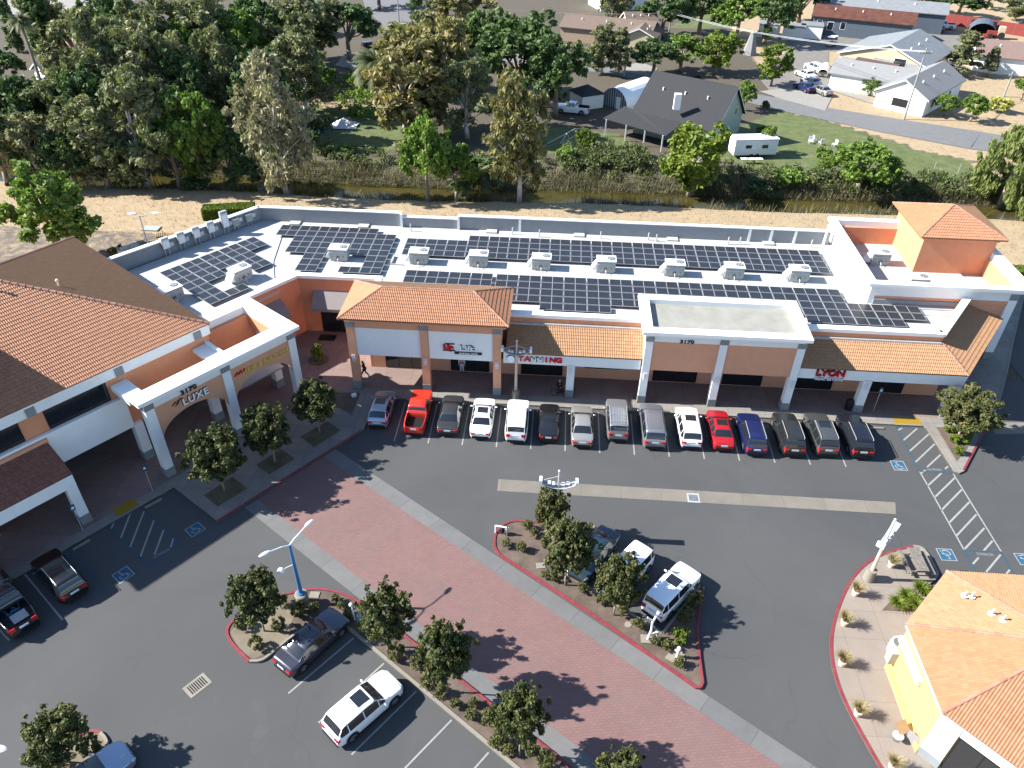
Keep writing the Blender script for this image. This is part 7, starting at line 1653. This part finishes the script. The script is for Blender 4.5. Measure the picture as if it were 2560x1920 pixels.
# yard behind the big roof
c = g(0, 1, 1140, 560, 0); t_ = thing('skip_bin', 'open skip filled with rubble behind the big tiled roof', 'skip', c, R(40)); mb = MB(); mb.box(-1.2, -.8, 0, 1.2, .8, 1.1); mb.build('container', M['greywood'], t_, world=False); mb = MB()
for k in range(14): x, y = random.uniform(-1, 1), random.uniform(-.6, .6); mb.box(x-.25, y-.2, 1.0, x+.2, y+.2, 1.15+random.random()*.3)
mb.build('rubble', M['metal'], t_, world=False)
k = 0
for x, y, n in ((1340, 475, 4), (1400, 440, 3), (1450, 455, 4), (1395, 395, 3), (1470, 400, 3), (1530, 405, 2)):
    c = g(0, 1, x, y, 0); mb = MB()
    for j in range(n):
        for q in range(6): mb.box(-.55+q*.2, -.5, j*.15+.1, -.43+q*.2, .5, j*.15+.13)
        for q in (-.45, 0, .4): mb.box(-.55, q, j*.15, .57, q+.08, j*.15+.1)
    o = mb.build('pallet_stack', M['woodtan'], None); o.location = [float(v) for v in c]; o.rotation_euler = (0, 0, .4); tag(o, 'stack of wooden pallets in the yard, '+ords[k]+' counted from the parapet', 'pallets', 'pallet stacks behind the parapet'); k += 1
c = g(0, 1, 1310, 330, 0); mb = MB(); mb.box(-1.0, -.6, .1, 1.0, .6, .3); o = mb.build('flat_board', M['metal'], None); o.location = [float(v) for v in c]; tag(o, 'square grey lid lying in the yard by the thin lamp', 'lid')
c = g(0, 1, 1155, 352, 0); mb = MB(); mb.box(-.9, -.2, 0, .9, .2, .15); o = mb.build('timber_plank', M['greywood'], None); o.location = [float(v) for v in c]; tag(o, 'grey plank lying in the dirt yard', 'plank')
kerb([g(0, 1, 1590, 283), g(0, 1, 1840, 292)], 'redkerb', .2, .16)
# ================================================================= HOUSES AND THINGS BEYOND THE CREEK
def house(name, label, cat, a, b, wf, wb, ze, zr, wall, roof, oh=.45, wins=(), chimney=False, group='houses beyond the creek'):
    """ridge runs a->b; wf / wb are the half widths to the right (toward the viewer side) and to the left of a->b"""
    a = V3(a[0], a[1]); b = V3(b[0], b[1]); L = np.linalg.norm(b-a); u = (b-a)/L; v = V3(u[1], -u[0])
    t_ = thing(name, label, cat, (a[0], a[1], 0), math.atan2(u[1], u[0]), group)
    mb = MB()
    mb.quadf([(0, -wf, 0), (L, -wf, 0), (L, -wf, ze), (0, -wf, ze)]); mb.quadf([(L, wb, 0), (0, wb, 0), (0, wb, ze), (L, wb, ze)])
    mb.quadf([(0, wb, 0), (0, -wf, 0), (0, -wf, ze), (0, 0, zr-.1), (0, wb, ze)]); mb.quadf([(L, -wf, 0), (L, wb, 0), (L, wb, ze), (L, 0, zr-.1), (L, -wf, ze)])
    mb.build('wall', wall, t_, world=False)
    mb = MB(); kf = (zr-ze)/wf; kb = (zr-ze)/wb; th = .16
    for s, w, k_ in ((-1, wf, kf), (1, wb, kb)):
        P = [(-oh, s*(w+oh), ze-k_*oh), (L+oh, s*(w+oh), ze-k_*oh), (L+oh, 0, zr), (-oh, 0, zr)]; Q = [(x, y, z+th) for x, y, z in P]
        if s > 0: P = P[::-1]; Q = Q[::-1]
        mb.quadf(P[::-1]); mb.quadf(Q)
        for i in range(4): j = (i+1) % 4; mb.quadf([P[i], P[j], Q[j], Q[i]])
    r_ = mb.build('roof', roof, t_, world=False)
    mb = MB()
    for s, w, k_ in ((-1, wf, kf), (1, wb, kb)):
        for x in (-oh-.03, L+oh-.01): mb.quadf([(x, s*(w+oh), ze-k_*oh-.06), (x, 0, zr-.06), (x, 0, zr+.15), (x, s*(w+oh), ze-k_*oh+.15)]); mb.quadf([(x+.04, s*(w+oh), ze-k_*oh-.06), (x+.04, s*(w+oh), ze-k_*oh+.15), (x+.04, 0, zr+.15), (x+.04, 0, zr-.06)])
    mb.build('barge_board', M['sidewhite'], r_, world=False)
    for k in range(3):
        x = L*(.2+.28*k); mb = MB(); mb.tube((x, -wf*.4, zr-kf*wf*.4), (x, -wf*.4, zr-kf*wf*.4+.55), .12, n=6); mb.build('roof_vent', M['sidewhite'], r_, world=False)
    for side, s0, s1, z0, z1 in wins:
        mb = MB()
        if side == 'f': mb.box(s0, -wf-.04, z0, s1, -wf+.02, z1)
        elif side == 'e': mb.box(L-.02, s0, z0, L+.04, s1, z1)
        else: mb.box(-.04, s0, z0, .02, s1, z1)
        w_ = mb.build('window', M['sidewhite'], t_, world=False); mb = MB(); e = .09
        if side == 'f': mb.box(s0+e, -wf-.06, z0+e, s1-e, -wf-.03, z1-e)
        elif side == 'e': mb.box(L+.03, s0+e, z0+e, L+.06, s1-e, z1-e)
        else: mb.box(-.06, s0+e, z0+e, -.03, s1-e, z1-e)
        mb.build('pane', M['glass'], w_, world=False)
    return t_
def P_(c, x, y, z=0): return g(c, 0, x, y, z)
gh = house('house', 'large house with dark grey shingle roof behind the big bright tree', 'house', (14.9, 127.3), (26.2, 120.2), 6.1, 4.8, 3.2, 8.0, M['siding'], M['roofgrey'], wins=(('e', -3.2, -2.2, .9, 2.2), ('e', 1.2, 2.2, 3.4, 4.6), ('e', -1.2, -.2, .9, 2.2), ('f', 2, 4, .9, 2.2), ('f', 9, 11, .9, 2.2)))
mb = MB(); pr = [(6.7, 120.5, 2.6), (15.8, 113.4, 2.6), (19.2, 118.2, 3.35), (12.2, 122.2, 3.35), (10.2, 124.6, 3.3)]; mb.quadf(pr); mb.quadf([(x, y, z-.12) for x, y, z in pr][::-1])
for i in range(5): j = (i+1) % 5; a_, b_ = pr[i], pr[j]; mb.quadf([a_, (a_[0], a_[1], a_[2]-.12), (b_[0], b_[1], b_[2]-.12), b_])
def tochild(mb, par):   # world verts to the rotated house frame
    inv = (Matrix.Translation(par.location) @ Matrix.Rotation(par.rotation_euler[2], 4, 'Z')).inverted(); mb.v = [tuple(inv @ Vector(v)) for v in mb.v]
tochild(mb, gh); mb.build('porch_roof', M['roofgrey'], gh, world=False)
for x, y in ((7.2, 120.0), (10.2, 117.8), (12.9, 115.8), (15.4, 113.7)): mb = MB(); mb.box(x-.09, y-.09, 0, x+.09, y+.09, 2.5); tochild(mb, gh); mb.build('porch_post', M['sidewhite'], gh, world=False)
mb = MB(); mb.box(26.0-9, 118.2, 4.9, 26.0-8, 119.0, 7.2); tochild(mb, gh); mb.build('chimney', M['sidewhite'], gh, world=False)
mb = MB(); mb.quadf([(22, 124.5, 6.4), (25.5, 122.6, 6.4), (27.4, 127.4, 5.2), (24, 129.4, 5.2)]); mb.quadf([(19.5, 129, 6.6), (21.8, 127.6, 7.6), (22.8, 130.5, 5.4)]); tochild(mb, gh); mb.build('dormer_roof', M['roofgrey'], gh, world=False)
# quonset hut
t_ = thing('quonset_hut', 'half round metal hut with striped dark front beside the grey roofed house', 'shed', (9.05, 134.4, 0), R(51)); n = 14; Rq = 2.9
mb = MB()
for i in range(n):
    a0, a1 = PI*i/n, PI*(i+1)/n; p0, p1 = (Rq*math.cos(a0), 1.15*Rq*math.sin(a0)), (Rq*math.cos(a1), 1.15*Rq*math.sin(a1))
    mb.quadf([(0, p0[0], p0[1]), (9.5, p0[0], p0[1]), (9.5, p1[0], p1[1]), (0, p1[0], p1[1])])
mb.build('vault', M['polewhite'], t_, world=False); mb = MB(); mb.quadf([(.05, Rq*.98*math.cos(PI*i/n), 1.13*Rq*math.sin(PI*i/n)) for i in range(n+1)][::-1]); mb.quadf([(9.45, Rq*.98*math.cos(PI*i/n), 1.13*Rq*math.sin(PI*i/n)) for i in range(n+1)]); mb.build('front_wall', M['sideblue'], t_, world=False)
mb = MB()
for k in range(12): y = -2.6+k*.47; h_ = 1.1*math.sqrt(max(0, Rq**2-y*y)); mb.box(-.02, y-.07, .05, .04, y+.07, h_)
mb.build('corrugation', M['galv'], t_, world=False); mb = MB(); mb.box(-.06, -1.4, 0, .0, -.5, 2.0); mb.build('door', M['sidewhite'], t_, world=False)
def pyramid(name, label, c, w, ze, zr, wall, roof, rz=0, cat='shed'):
    t_ = thing(name, label, cat, (*c, 0), rz, 'sheds beyond the creek'); mb = MB(); mb.box(-w, -w, 0, w, w, ze); mb.build('wall', wall, t_, world=False); q = w+.3; mb = MB()
    for i in range(4): a_, b_ = [(-q, -q), (q, -q), (q, q), (-q, q)][i], [(q, -q), (q, q), (-q, q), (-q, -q)][i]; mb.quadf([(*a_, ze), (*b_, ze), (0, 0, zr)])
    mb.quadf([(-q, -q, ze-.01), (-q, q, ze-.01), (q, q, ze-.01), (q, -q, ze-.01)]); mb.build('roof', roof, t_, world=False); return t_
pyramid('shed', 'little shed with black pyramid roof next to the half round hut', (4.4, 135.2), 2.1, 2.3, 3.6, M['sidewhite'], M['roofgrey'], R(30))
t_ = thing('travel_trailer', 'white flat sided travel trailer on the lawn edge', 'trailer', (28.8, 113.6, 0), R(10)); mb = MB(); mb.box(-3.3, -1.2, .5, 3.3, 1.2, 2.75); mb.build('body', M['sidewhite'], t_, world=False, bevel=.08); mb = MB(); mb.box(-3.35, -1.25, 2.74, 3.35, 1.25, 2.86); mb.build('roof', M['polewhite'], t_, world=False)
for x in (-1.6, .9): mb = MB(); mb.box(x, -1.23, 1.5, x+.9, -1.19, 2.0); mb.build('window', M['glass'], t_, world=False)
for x in (-.5, .4): mb = MB(); mb.tube((x, -1.2, .35), (x, -.95, .35), .35, n=14); mb.build('wheel', M['rubber'], t_, world=False)
t_ = thing('lawn_clutter', 'white garden table and pipes beside the trailer', 'garden table', (28.2, 110.4, 0), .1); mb = MB(); mb.box(-1.6, -.4, .65, 1.6, .4, .7); mb.build('table_top', M['polewhite'], t_, world=False)
for x in (-1.4, 0, 1.4): mb = MB(); mb.tube((x, -.3, 0), (x, -.3, .65), .03, n=5); mb.tube((x, .3, 0), (x, .3, .65), .03, n=5); mb.build('leg', M['galv'], t_, world=False)
# white house group
wh = house('house', 'white house with pale grey roof and attached garage across the road', 'house', (51.6, 154.4), (63.8, 148.0), 4.0, 4.0, 2.9, 4.5, M['sidewhite'], M['roofpale'], wins=(('f', 8.5, 9.8, .9, 2.2),))
mb = MB(); mb.box(.7, -4.06, 0, 5.6, -4.0, 2.3); mb.build('garage_door', M['polewhite'], wh, world=False)
def u50(p, L, a): return (p[0]+L*math.cos(a), p[1]+L*math.sin(a))
c0 = (58.2, 137.9); house('house', 'front wing of the white house with a gable and stone porch', 'house', c0, u50(c0, 17.5, R(50)), 4.2, 4.2, 3.0, 5.3, M['sidewhite'], M['roofpale'], wins=(('b', -1.4, 1.4, .8, 2.3), ('f', 3, 4.2, .9, 2.2), ('f', 6, 8.5, .9, 2.4), ('f', 11, 12.2, .9, 2.2)))
c0 = (61.5, 157.0); ba = R(54); bq = house('barn', 'barn with wide corrugated grey roof and cream front behind the white house', 'barn', c0, u50(c0, 17, ba), 7.0, 9.0, 3.9, 6.6, M['sidecream'], M['metalroof'], wins=(('b', -3.5, -1.2, 2.2, 4.6),))
mb = MB(); mb.quadf([(-3.6, -2.5, 2.6), (-3.6, 5.5, 2.6), (0, 5.5, 3.6), (0, -2.5, 3.6)][::-1]); mb.quadf([(-3.6, -2.5, 2.5), (-3.6, 5.5, 2.5), (0, 5.5, 3.5), (0, -2.5, 3.5)]); mb.build('lean_to_roof', M['roofbrown'], bq, world=False)
mb = MB(); mb.box(-.06, -6.5, 2.6, -.01, 2.5, 4.0); mb.box(-.05, 2.6, 0, -.01, 8.5, 3.2); mb.build('board_cladding', M['greywood'], bq, world=False)
house('workshop', 'dark workshop with rusty red roof and white framed windows', 'workshop', (59.0, 200.5), (79.0, 193.0), 4.5, 5, 4.0, 5.6, M['sideblue'], M['rust'], wins=(('f', 1.0, 2.2, 1.6, 3.2), ('f', 3.4, 4.8, 1.2, 3.0), ('f', 6.2, 7.4, 1.6, 3.2)))
house('workshop', 'long workshop with pale metal roof at the top edge', 'workshop', (62, 213), (90, 204), 5, 5, 4.4, 5.9, M['sideblue'], M['metalroof'])
for i, (x, y) in enumerate(((47.5, 192.5), (52.5, 190.5), (57.0, 192.5))):
    t_ = thing('storage_container', ['white storage shed, left one of three by the workshop', 'white storage shed, middle one of three by the workshop', 'white storage shed, right one of three by the workshop'][i], 'shed', (x, y, 0), R(-14), 'storage sheds'); mb = MB(); mb.box(-2.8, -1.7, 0, 1.9, 3.0, 2.7); mb.build('wall', M['sidewhite'], t_, world=False); mb = MB(); mb.box(-2.9, -1.8, 2.7, 2.0, 3.1, 2.82); mb.build('roof', M['metalroof'], t_, world=False)
# red boundary fence
f0, f1 = V3(84.5, 219.5), V3(128, 184); L_ = np.linalg.norm(f1-f0); t_ = thing('red_fence', 'long red sheet fence with pale posts at top right', 'fence', (f0[0], f0[1], 0), heading(f0, f1)); mb = MB(); mb.box(0, -.04, 0, L_, .04, 2.5); mb.build('fence_panel', M['redfence'], t_, world=False)
for k in range(17): mb = MB(); mb.box(k*L_/16-.06, -.09, 0, k*L_/16+.06, -.045, 2.6); mb.build('fence_post', M['roofpink'], t_, world=False)
t_ = thing('carport', 'grey green arched carport by the red fence', 'carport', (97.5, 198.6, 0), R(66)); mb = MB(); n = 10
for i in range(n):
    a0, a1 = PI*i/n, PI*(i+1)/n; mb.quadf([(0, 3.0*math.cos(a0), 2.9*math.sin(a0)**.8), (7, 3.0*math.cos(a0), 2.9*math.sin(a0)**.8), (7, 3.0*math.cos(a1), 2.9*abs(math.sin(a1))**.8), (0, 3.0*math.cos(a1), 2.9*abs(math.sin(a1))**.8)])
mb.build('canopy', M['sideblue'], t_, world=False); mb = MB(); mb.box(6.8, -2.7, 0, 6.95, 2.7, 2.3); mb.build('rear_wall', M['black'], t_, world=False)
house('house', 'house with pale pink roof and white wall at the right edge', 'house', (84.6, 172.4), (103, 166), 5.0, 6, 3.0, 5.0, M['sidewhite'], M['roofpink'], wins=(('f', 3, 4.5, 1, 2.2),))
# top middle
house('house', 'white two storey house at the top edge, centre right', 'house', (7.5, 219), (19, 223), 4.5, 5, 5.0, 7, M['sidewhite'], M['roofbrown'], wins=(('f', 2, 3, 3, 4.2), ('f', 5, 6, 3, 4.2), ('f', 8.5, 9.3, 1, 2.2)))
house('house', 'low tan house with brown roof in front of the white two storey house', 'house', (.5, 186.5), (19.5, 181.0), 5.0, 5, 3.0, 4.6, M['sidetan'], M['rooftan'])
c0 = (15.8, 174.8); house('house', 'cream gabled garage front of the tan house', 'house', c0, u50(c0, 9, R(75)), 3.4, 3.4, 2.9, 4.4, M['sidecream'], M['rooftan'], wins=(('b', -2.4, -1.4, .8, 2.4),))
house('house', 'small dormered roof beyond the tan house', 'house', (13.5, 188.0), (20, 189.5), 3, 3, 3.2, 5.0, M['sidecream'], M['rooftan'])
for a_, b_, lb in (((2.5, 203.0), (12.0, 199.8), 'dark red wooden fence before the white two storey house'), ((12.5, 203), (20.5, 205.5), 'open red wooden rail fence by the top lawn')):
    a_ = V3(*a_); b_ = V3(*b_); L_ = np.linalg.norm(b_-a_); t_ = thing('wooden_fence', lb, 'fence', (a_[0], a_[1], 0), heading(a_, b_), 'wooden fences'); mb = MB()
    for z in (.4, .9, 1.4): mb.box(0, -.03, z, L_, .03, z+.14)
    mb.build('rail', M['redwood'], t_, world=False)
    for k in range(9): mb = MB(); mb.box(k*L_/8-.08, -.08, 0, k*L_/8+.08, .08, 1.65); mb.build('post', M['redwood'], t_, world=False)
# top left
q = P_(0, 330, 560, 4.2); q2 = P_(0, 690, 500, 4.2)
house('house', 'small blue grey roofed house with pale walls at top left', 'house', q, q2, 3.6, 4.0, 2.8, 4.6, M['sidewhite'], plain('slate_roof', (.06, .07, .085), .9, var=.1), wins=(('f', 1.5, 2.6, .8, 1.9), ('f', 7, 8.4, .8, 1.9), ('b', -1, 1, .9, 2)))
q = P_(0, 440, 590, 3.9); c0 = (q[0]+2.0, q[1]-4.6); house('house', 'front gable of the small blue grey roofed house', 'house', c0, u50(c0, 5.5, R(95)), 2.4, 2.4, 2.6, 3.9, M['sidewhite'], plain('slate_roof_light', (.11, .12, .13), .9), wins=(('b', -1, .8, .8, 1.8),))
q = P_(0, 560, 300, 2.5); house('shed', 'brown shed with pale roof behind the two cypresses', 'shed', (q[0]-4, q[1]+2), (q[0]+7, q[1]), 3, 3, 2.4, 3.2, M['redwood'], M['rooftan'])
q = P_(0, 1240, 210, 3); house('shed', 'rusty red roof showing between the top left trees', 'shed', (q[0]-4, q[1]), (q[0]+5, q[1]-1), 3, 3, 2.6, 4.6, M['redwood'], M['rust'])
q = P_(1, 215, 150, 4); house('house', 'pale gabled roof showing through the trees left of the side street', 'house', q, (q[0]+6, q[1]+4), 4, 4, 3, 5, M['sidewhite'], M['roofpale'])
q = P_(0, 1590, 480, 3); house('shed', 'white shed corner showing between trees', 'shed', q, (q[0]+4, q[1]+1), 1.5, 1.5, 2.4, 3, M['sidewhite'], M['roofpale'])
q = P_(0, 60, 30, 0); sheet('dirt_field', [q+V3(-30, -8, 0), q+V3(28, -14, 0), q+V3(30, 22, 0), q+V3(-30, 22, 0)], .02, M['slab'])
# yard things
c = P_(1, 545, 1120); t_ = thing('paddling_pool', 'round blue inflatable pool on the shaded yard grass', 'pool', c); mb = MB(); mb.tube((0, 0, 0), (0, 0, .4), 1.9, 1.8, 24); mb.build('pool_wall', plain('pool_blue', (.03, .22, .55), .4), t_, world=False); mb = MB(); mb.tube((0, 0, .38), (0, 0, .43), 1.5, n=24); mb.build('pool_water', plain('pool_inner', (.10, .40, .68), .2), t_, world=False)
c = P_(1, 760, 1090); rg_ = np.random.default_rng(3); t_ = MB(); N_ = 12
for i in range(N_):
    for j in range(N_):
        f_ = lambda a, b: (-2.2+4.4*a/N_, -1.6+3.2*b/N_, max(.02, 1.0*math.exp(-((a-N_*.5)**2+(b-N_*.6)**2)/14)+.22*math.sin(a*1.9+b*.7)*math.sin(b*1.3)+.1))
        t_.quadf([f_(i, j), f_(i+1, j), f_(i+1, j+1), f_(i, j+1)])
o = t_.build('tarpaulin', M['galv'], None); o.location = [float(v) for v in c]; tag(o, 'crumpled pale tarpaulin over a heap beside the blue pool', 'tarpaulin')
for i, (x, y) in enumerate(((365, 1240), (402, 1225), (455, 1250), (572, 1265))):
    c = P_(3, x, y); t_ = thing('garden_chair', 'white garden chair on the lawn, '+ords[i]+' from the left of four', 'chair', c, i*1.7, 'white lawn chairs'); mb = MB(); mb.box(-.3, -.3, .35, .3, .3, .42); mb.build('seat', M['polewhite'], t_, world=False); mb = MB(); mb.box(-.3, .25, .42, .3, .32, 1.0); mb.build('backrest', M['polewhite'], t_, world=False)
    for sx in (-.27, .27):
        for sy in (-.27, .27): mb = MB(); mb.tube((sx, sy, 0), (sx, sy, .35), .03, n=5); mb.build('leg', M['polewhite'], t_, world=False)
c = P_(3, 480, 640); t_ = thing('covered_boat', 'boat under a tan cover between the parked cars and the white house', 'boat', c, 1.2); mb = MB(); n = 12
for i in range(n):
    for j in range(8):
        f_ = lambda a, b: ((a/n-.5)*6.5, (1.25*math.sin(PI*min(1, a/n+.18)*.95)**.6)*math.cos(PI*b/8), 1.0+1.1*math.sin(PI*b/8)*math.sin(PI*min(1, a/n*.9+.1))**.5)
        mb.quadf([f_(i, j), f_(i+1, j), f_(i+1, j+1), f_(i, j+1)])
mb.build('cover', M['terracotta'], t_, world=False, smooth=True); mb = MB(); mb.box(-2.8, -1.0, .3, 2.9, 1.0, 1.0); mb.build('hull', M['roofpale'], t_, world=False)
c = P_(3, 540, 400); t_ = thing('golf_cart', 'small cart with white canopy in the gravel yard', 'golf cart', c, .9); mb = MB(); mb.box(-1.3, -.75, 2.0, 1.3, .75, 2.1); mb.build('canopy', M['polewhite'], t_, world=False); mb = MB(); mb.box(-1.2, -.6, .35, 1.2, .6, .9); mb.build('body', M['sidecream'], t_, world=False)
for sx in (-1.1, 1.1):
    for sy in (-.6, .6): mb = MB(); mb.tube((sx, sy, .9), (sx, sy, 2.0), .03, n=5); mb.build('canopy_post', M['black'], t_, world=False); mb = MB(); mb.tube((sx*.75, sy-.1, .28), (sx*.75, sy+.1, .28), .28, n=12); mb.build('wheel', M['rubber'], t_, world=False)
c = P_(3, 1110, 240); t_ = thing('tarp_trailer', 'trailer with a tilted white sheet by the workshop', 'trailer', c, .3); mb = MB(); mb.quadf([(-2.5, -1.4, 1.4), (2.5, -1.0, 2.6), (2.8, 1.4, 3.0), (-2.3, 1.4, 1.8)]); mb.quadf([(-2.5, -1.4, 1.35), (-2.3, 1.4, 1.75), (2.8, 1.4, 2.95), (2.5, -1.0, 2.55)]); mb.build('sheet', M['polewhite'], t_, world=False); mb = MB(); mb.box(-2.4, -1.1, .5, 2.4, 1.1, 1.0); mb.build('bed', M['black'], t_, world=False)
c = P_(3, 1960, 330); t_ = thing('tractor', 'orange red tractor with pale cab by the red fence', 'tractor', c, 2.8); mb = MB(); mb.box(-.6, -.5, .7, 2.0, .5, 1.5); mb.box(1.6, -1.1, .2, 2.6, 1.1, .6); mb.build('bonnet', M['redfence'], t_, world=False); mb = MB(); mb.box(-1.5, -.8, .8, -.2, .8, 2.6); mb.build('cab', M['sidecream'], t_, world=False)
for x, r_ in ((-1.0, .75), (1.2, .5)):
    for s in (-1, 1): mb = MB(); mb.tube((x, s*.7, r_), (x, s*1.05, r_), r_, n=14); mb.build('wheel', M['rubber'], t_, world=False)
c = P_(2, 2050, 470); t_ = thing('play_tent', 'pale grey pointed tent between the trees right of the power line', 'tent', c, .5); mb = MB()
for i in range(6): a0, a1 = i*PI/3, (i+1)*PI/3; mb.quadf([(1.6*math.cos(a0), 1.6*math.sin(a0), 0), (1.6*math.cos(a1), 1.6*math.sin(a1), 0), (.5*math.cos(a1), .5*math.sin(a1), 4.2), (.5*math.cos(a0), .5*math.sin(a0), 4.2)])
mb.ball((0, 0, 4.1), .55, .55, .6, 8); mb.build('canvas', M['roofpale'], t_, world=False)
c = P_(2, 440, 1235); t_ = thing('pipe_frame', 'fallen pale pipe frame in the shade by the creek', 'frame', c, R(25)); mb = MB(); mb.path([(-2.6, 0, .2), (0, 0, 1.2), (2.0, .2, 1.9), (2.9, .2, 1.8)], .06); mb.path([(-.6, -.4, .1), (.6, 0, 1.4), (1.2, -.3, .1)], .05); mb.path([(-.6, -.4, .1), (2.2, 0, .9)], .05); mb.build('pipe', M['galv'], t_, world=False)
car('pickup', P_(2, 520, 975, .0), R(170), PT['white'], 'white pickup truck standing in the shade by the black roofed shed', group='cars beyond the creek', simple=True)
c = P_(2, 1900, 1060); t_ = None
# utility poles and wires
def upole(b_uv, t_uv, label, arm=1.2, wd=0.0):
    b, h = height(*b_uv, *t_uv); t_ = thing('utility_pole', label, 'utility pole', b, wd, 'utility poles'); mb = MB(); mb.tube((0, 0, 0), (0, 0, h), .17, .11, 9); mb.build('pole', M['greywood'], t_, world=False)
    if arm: mb = MB(); mb.box(-arm, -.07, h-.8, arm, .07, h-.65); mb.build('crossarm', M['greywood'], t_, world=False); mb = MB(); [mb.tube((x, 0, h-.65), (x, 0, h-.45), .04, n=6) for x in (-arm*.9, -arm*.4, arm*.4, arm*.9)]; mb.build('insulators', M['polewhite'], t_, world=False)
    return b+V3(0, 0, h-.5)
u1 = upole(t(3, 0, 1175, 1030), t(3, 0, 1360, 415), 'tall leaning looking wooden pole in front of the white house', 1.0)
u2 = upole(t(2, 0, 1345, 355), t(2, 0, 1395, 90), 'wooden pole with transformer among the trees, centre right', 1.0)
u3 = upole(t(2, 0, 970, 660), t(2, 0, 990, 375), 'short dark pole beside the road behind the half round hut', 0)
u4 = upole(t(1, 0, 1240, 252), t(1, 0, 1215, -60), 'thin pole at the end of the side street', 0); u5 = upole(t(3, 0, 2035, 835), t(3, 0, 2100, 615), 'pale thin pole at the right edge by the yellow bush', .5)
u6 = u4+V3(22, 6, 0)
for (a_, b_, lb, sag) in ((u2, u1, 'power line from the transformer pole to the pole by the white house', 1.2), (u4, u2, 'power line from the side street to the transformer pole', 1.5), (u1, u5, 'power line from the pole by the white house to the right edge', .8)):
    for k, o_ in enumerate((-.5, .5) if 'side' not in lb else (0,)):
        pts = []; n = 14
        for i in range(n+1): s = i/n; p_ = a_*(1-s)+b_*s; pts.append((p_[0]+o_*.6, p_[1]+o_*.6, p_[2]-sag*4*s*(1-s)))
        mb = MB(); mb.path(pts, .035, n=4); o = mb.build('power_line', M['galv'], None); tag(o, lb+(', upper wire' if k else ', lower wire') if len((-.5, .5)) and 'side' not in lb else lb, 'power line', 'power lines')
mb = MB(); mb.tube((0, 0, -.9), (0, 0, .1), .3, n=12); o = mb.build('transformer', M['galv'], None); o.location = [float(v) for v in u2+V3(.45, 0, -1.0)]; tag(o, 'grey transformer can on the wooden pole among the trees', 'transformer')
# wire fence posts between lawn and creek
for i, (x, y) in enumerate(((1425, 1490), (1640, 1500))):
    c = P_(3, x, y); mb = MB(); mb.tube((0, 0, 0), (0, 0, 1.5), .06, n=6); o = mb.build('fence_post', M['greywood'], None); o.location = [float(v) for v in c]; tag(o, ('left' if i == 0 else 'right')+' thin post on the lawn edge above the brambles', 'post', 'posts on the lawn edge')
# ================================================================= LIGHT
SUN_EL = R(36.0); SH_AZ = R(2.0)          # shadows run this way
sd = Vector((math.cos(SH_AZ)*math.cos(SUN_EL), math.sin(SH_AZ)*math.cos(SUN_EL), -math.sin(SUN_EL)))
sl = bpy.data.lights.new('sun', 'SUN'); sl.energy = 5.0; sl.angle = R(.55); sl.color = (1.0, .965, .91)
so = bpy.data.objects.new('sun', sl); COL.objects.link(so); so.rotation_mode = 'QUATERNION'; so.rotation_quaternion = sd.to_track_quat('-Z', 'Y'); so.location = (-60, 40, 60)
w = bpy.data.worlds.new('World'); SC.world = w; w.use_nodes = True; nt = w.node_tree; bg = nt.nodes['Background']
sk = nt.nodes.new('ShaderNodeTexSky'); sk.sky_type = 'NISHITA'; sk.sun_disc = False; sk.sun_elevation = SUN_EL; sk.sun_rotation = math.atan2(-sd.x, -sd.y); sk.air_density = 1.0; sk.dust_density = .3; sk.ozone_density = 3.0
nt.links.new(sk.outputs[0], bg.inputs[0]); bg.inputs[1].default_value = .09
SC.view_settings.view_transform = 'Standard'; SC.view_settings.look = 'None'; SC.view_settings.exposure = 1.57; SC.view_settings.gamma = 1.0
SC.render.film_transparent = False
SC.cycles.max_bounces = 6; SC.cycles.diffuse_bounces = 3; SC.cycles.glossy_bounces = 2; SC.cycles.transmission_bounces = 2
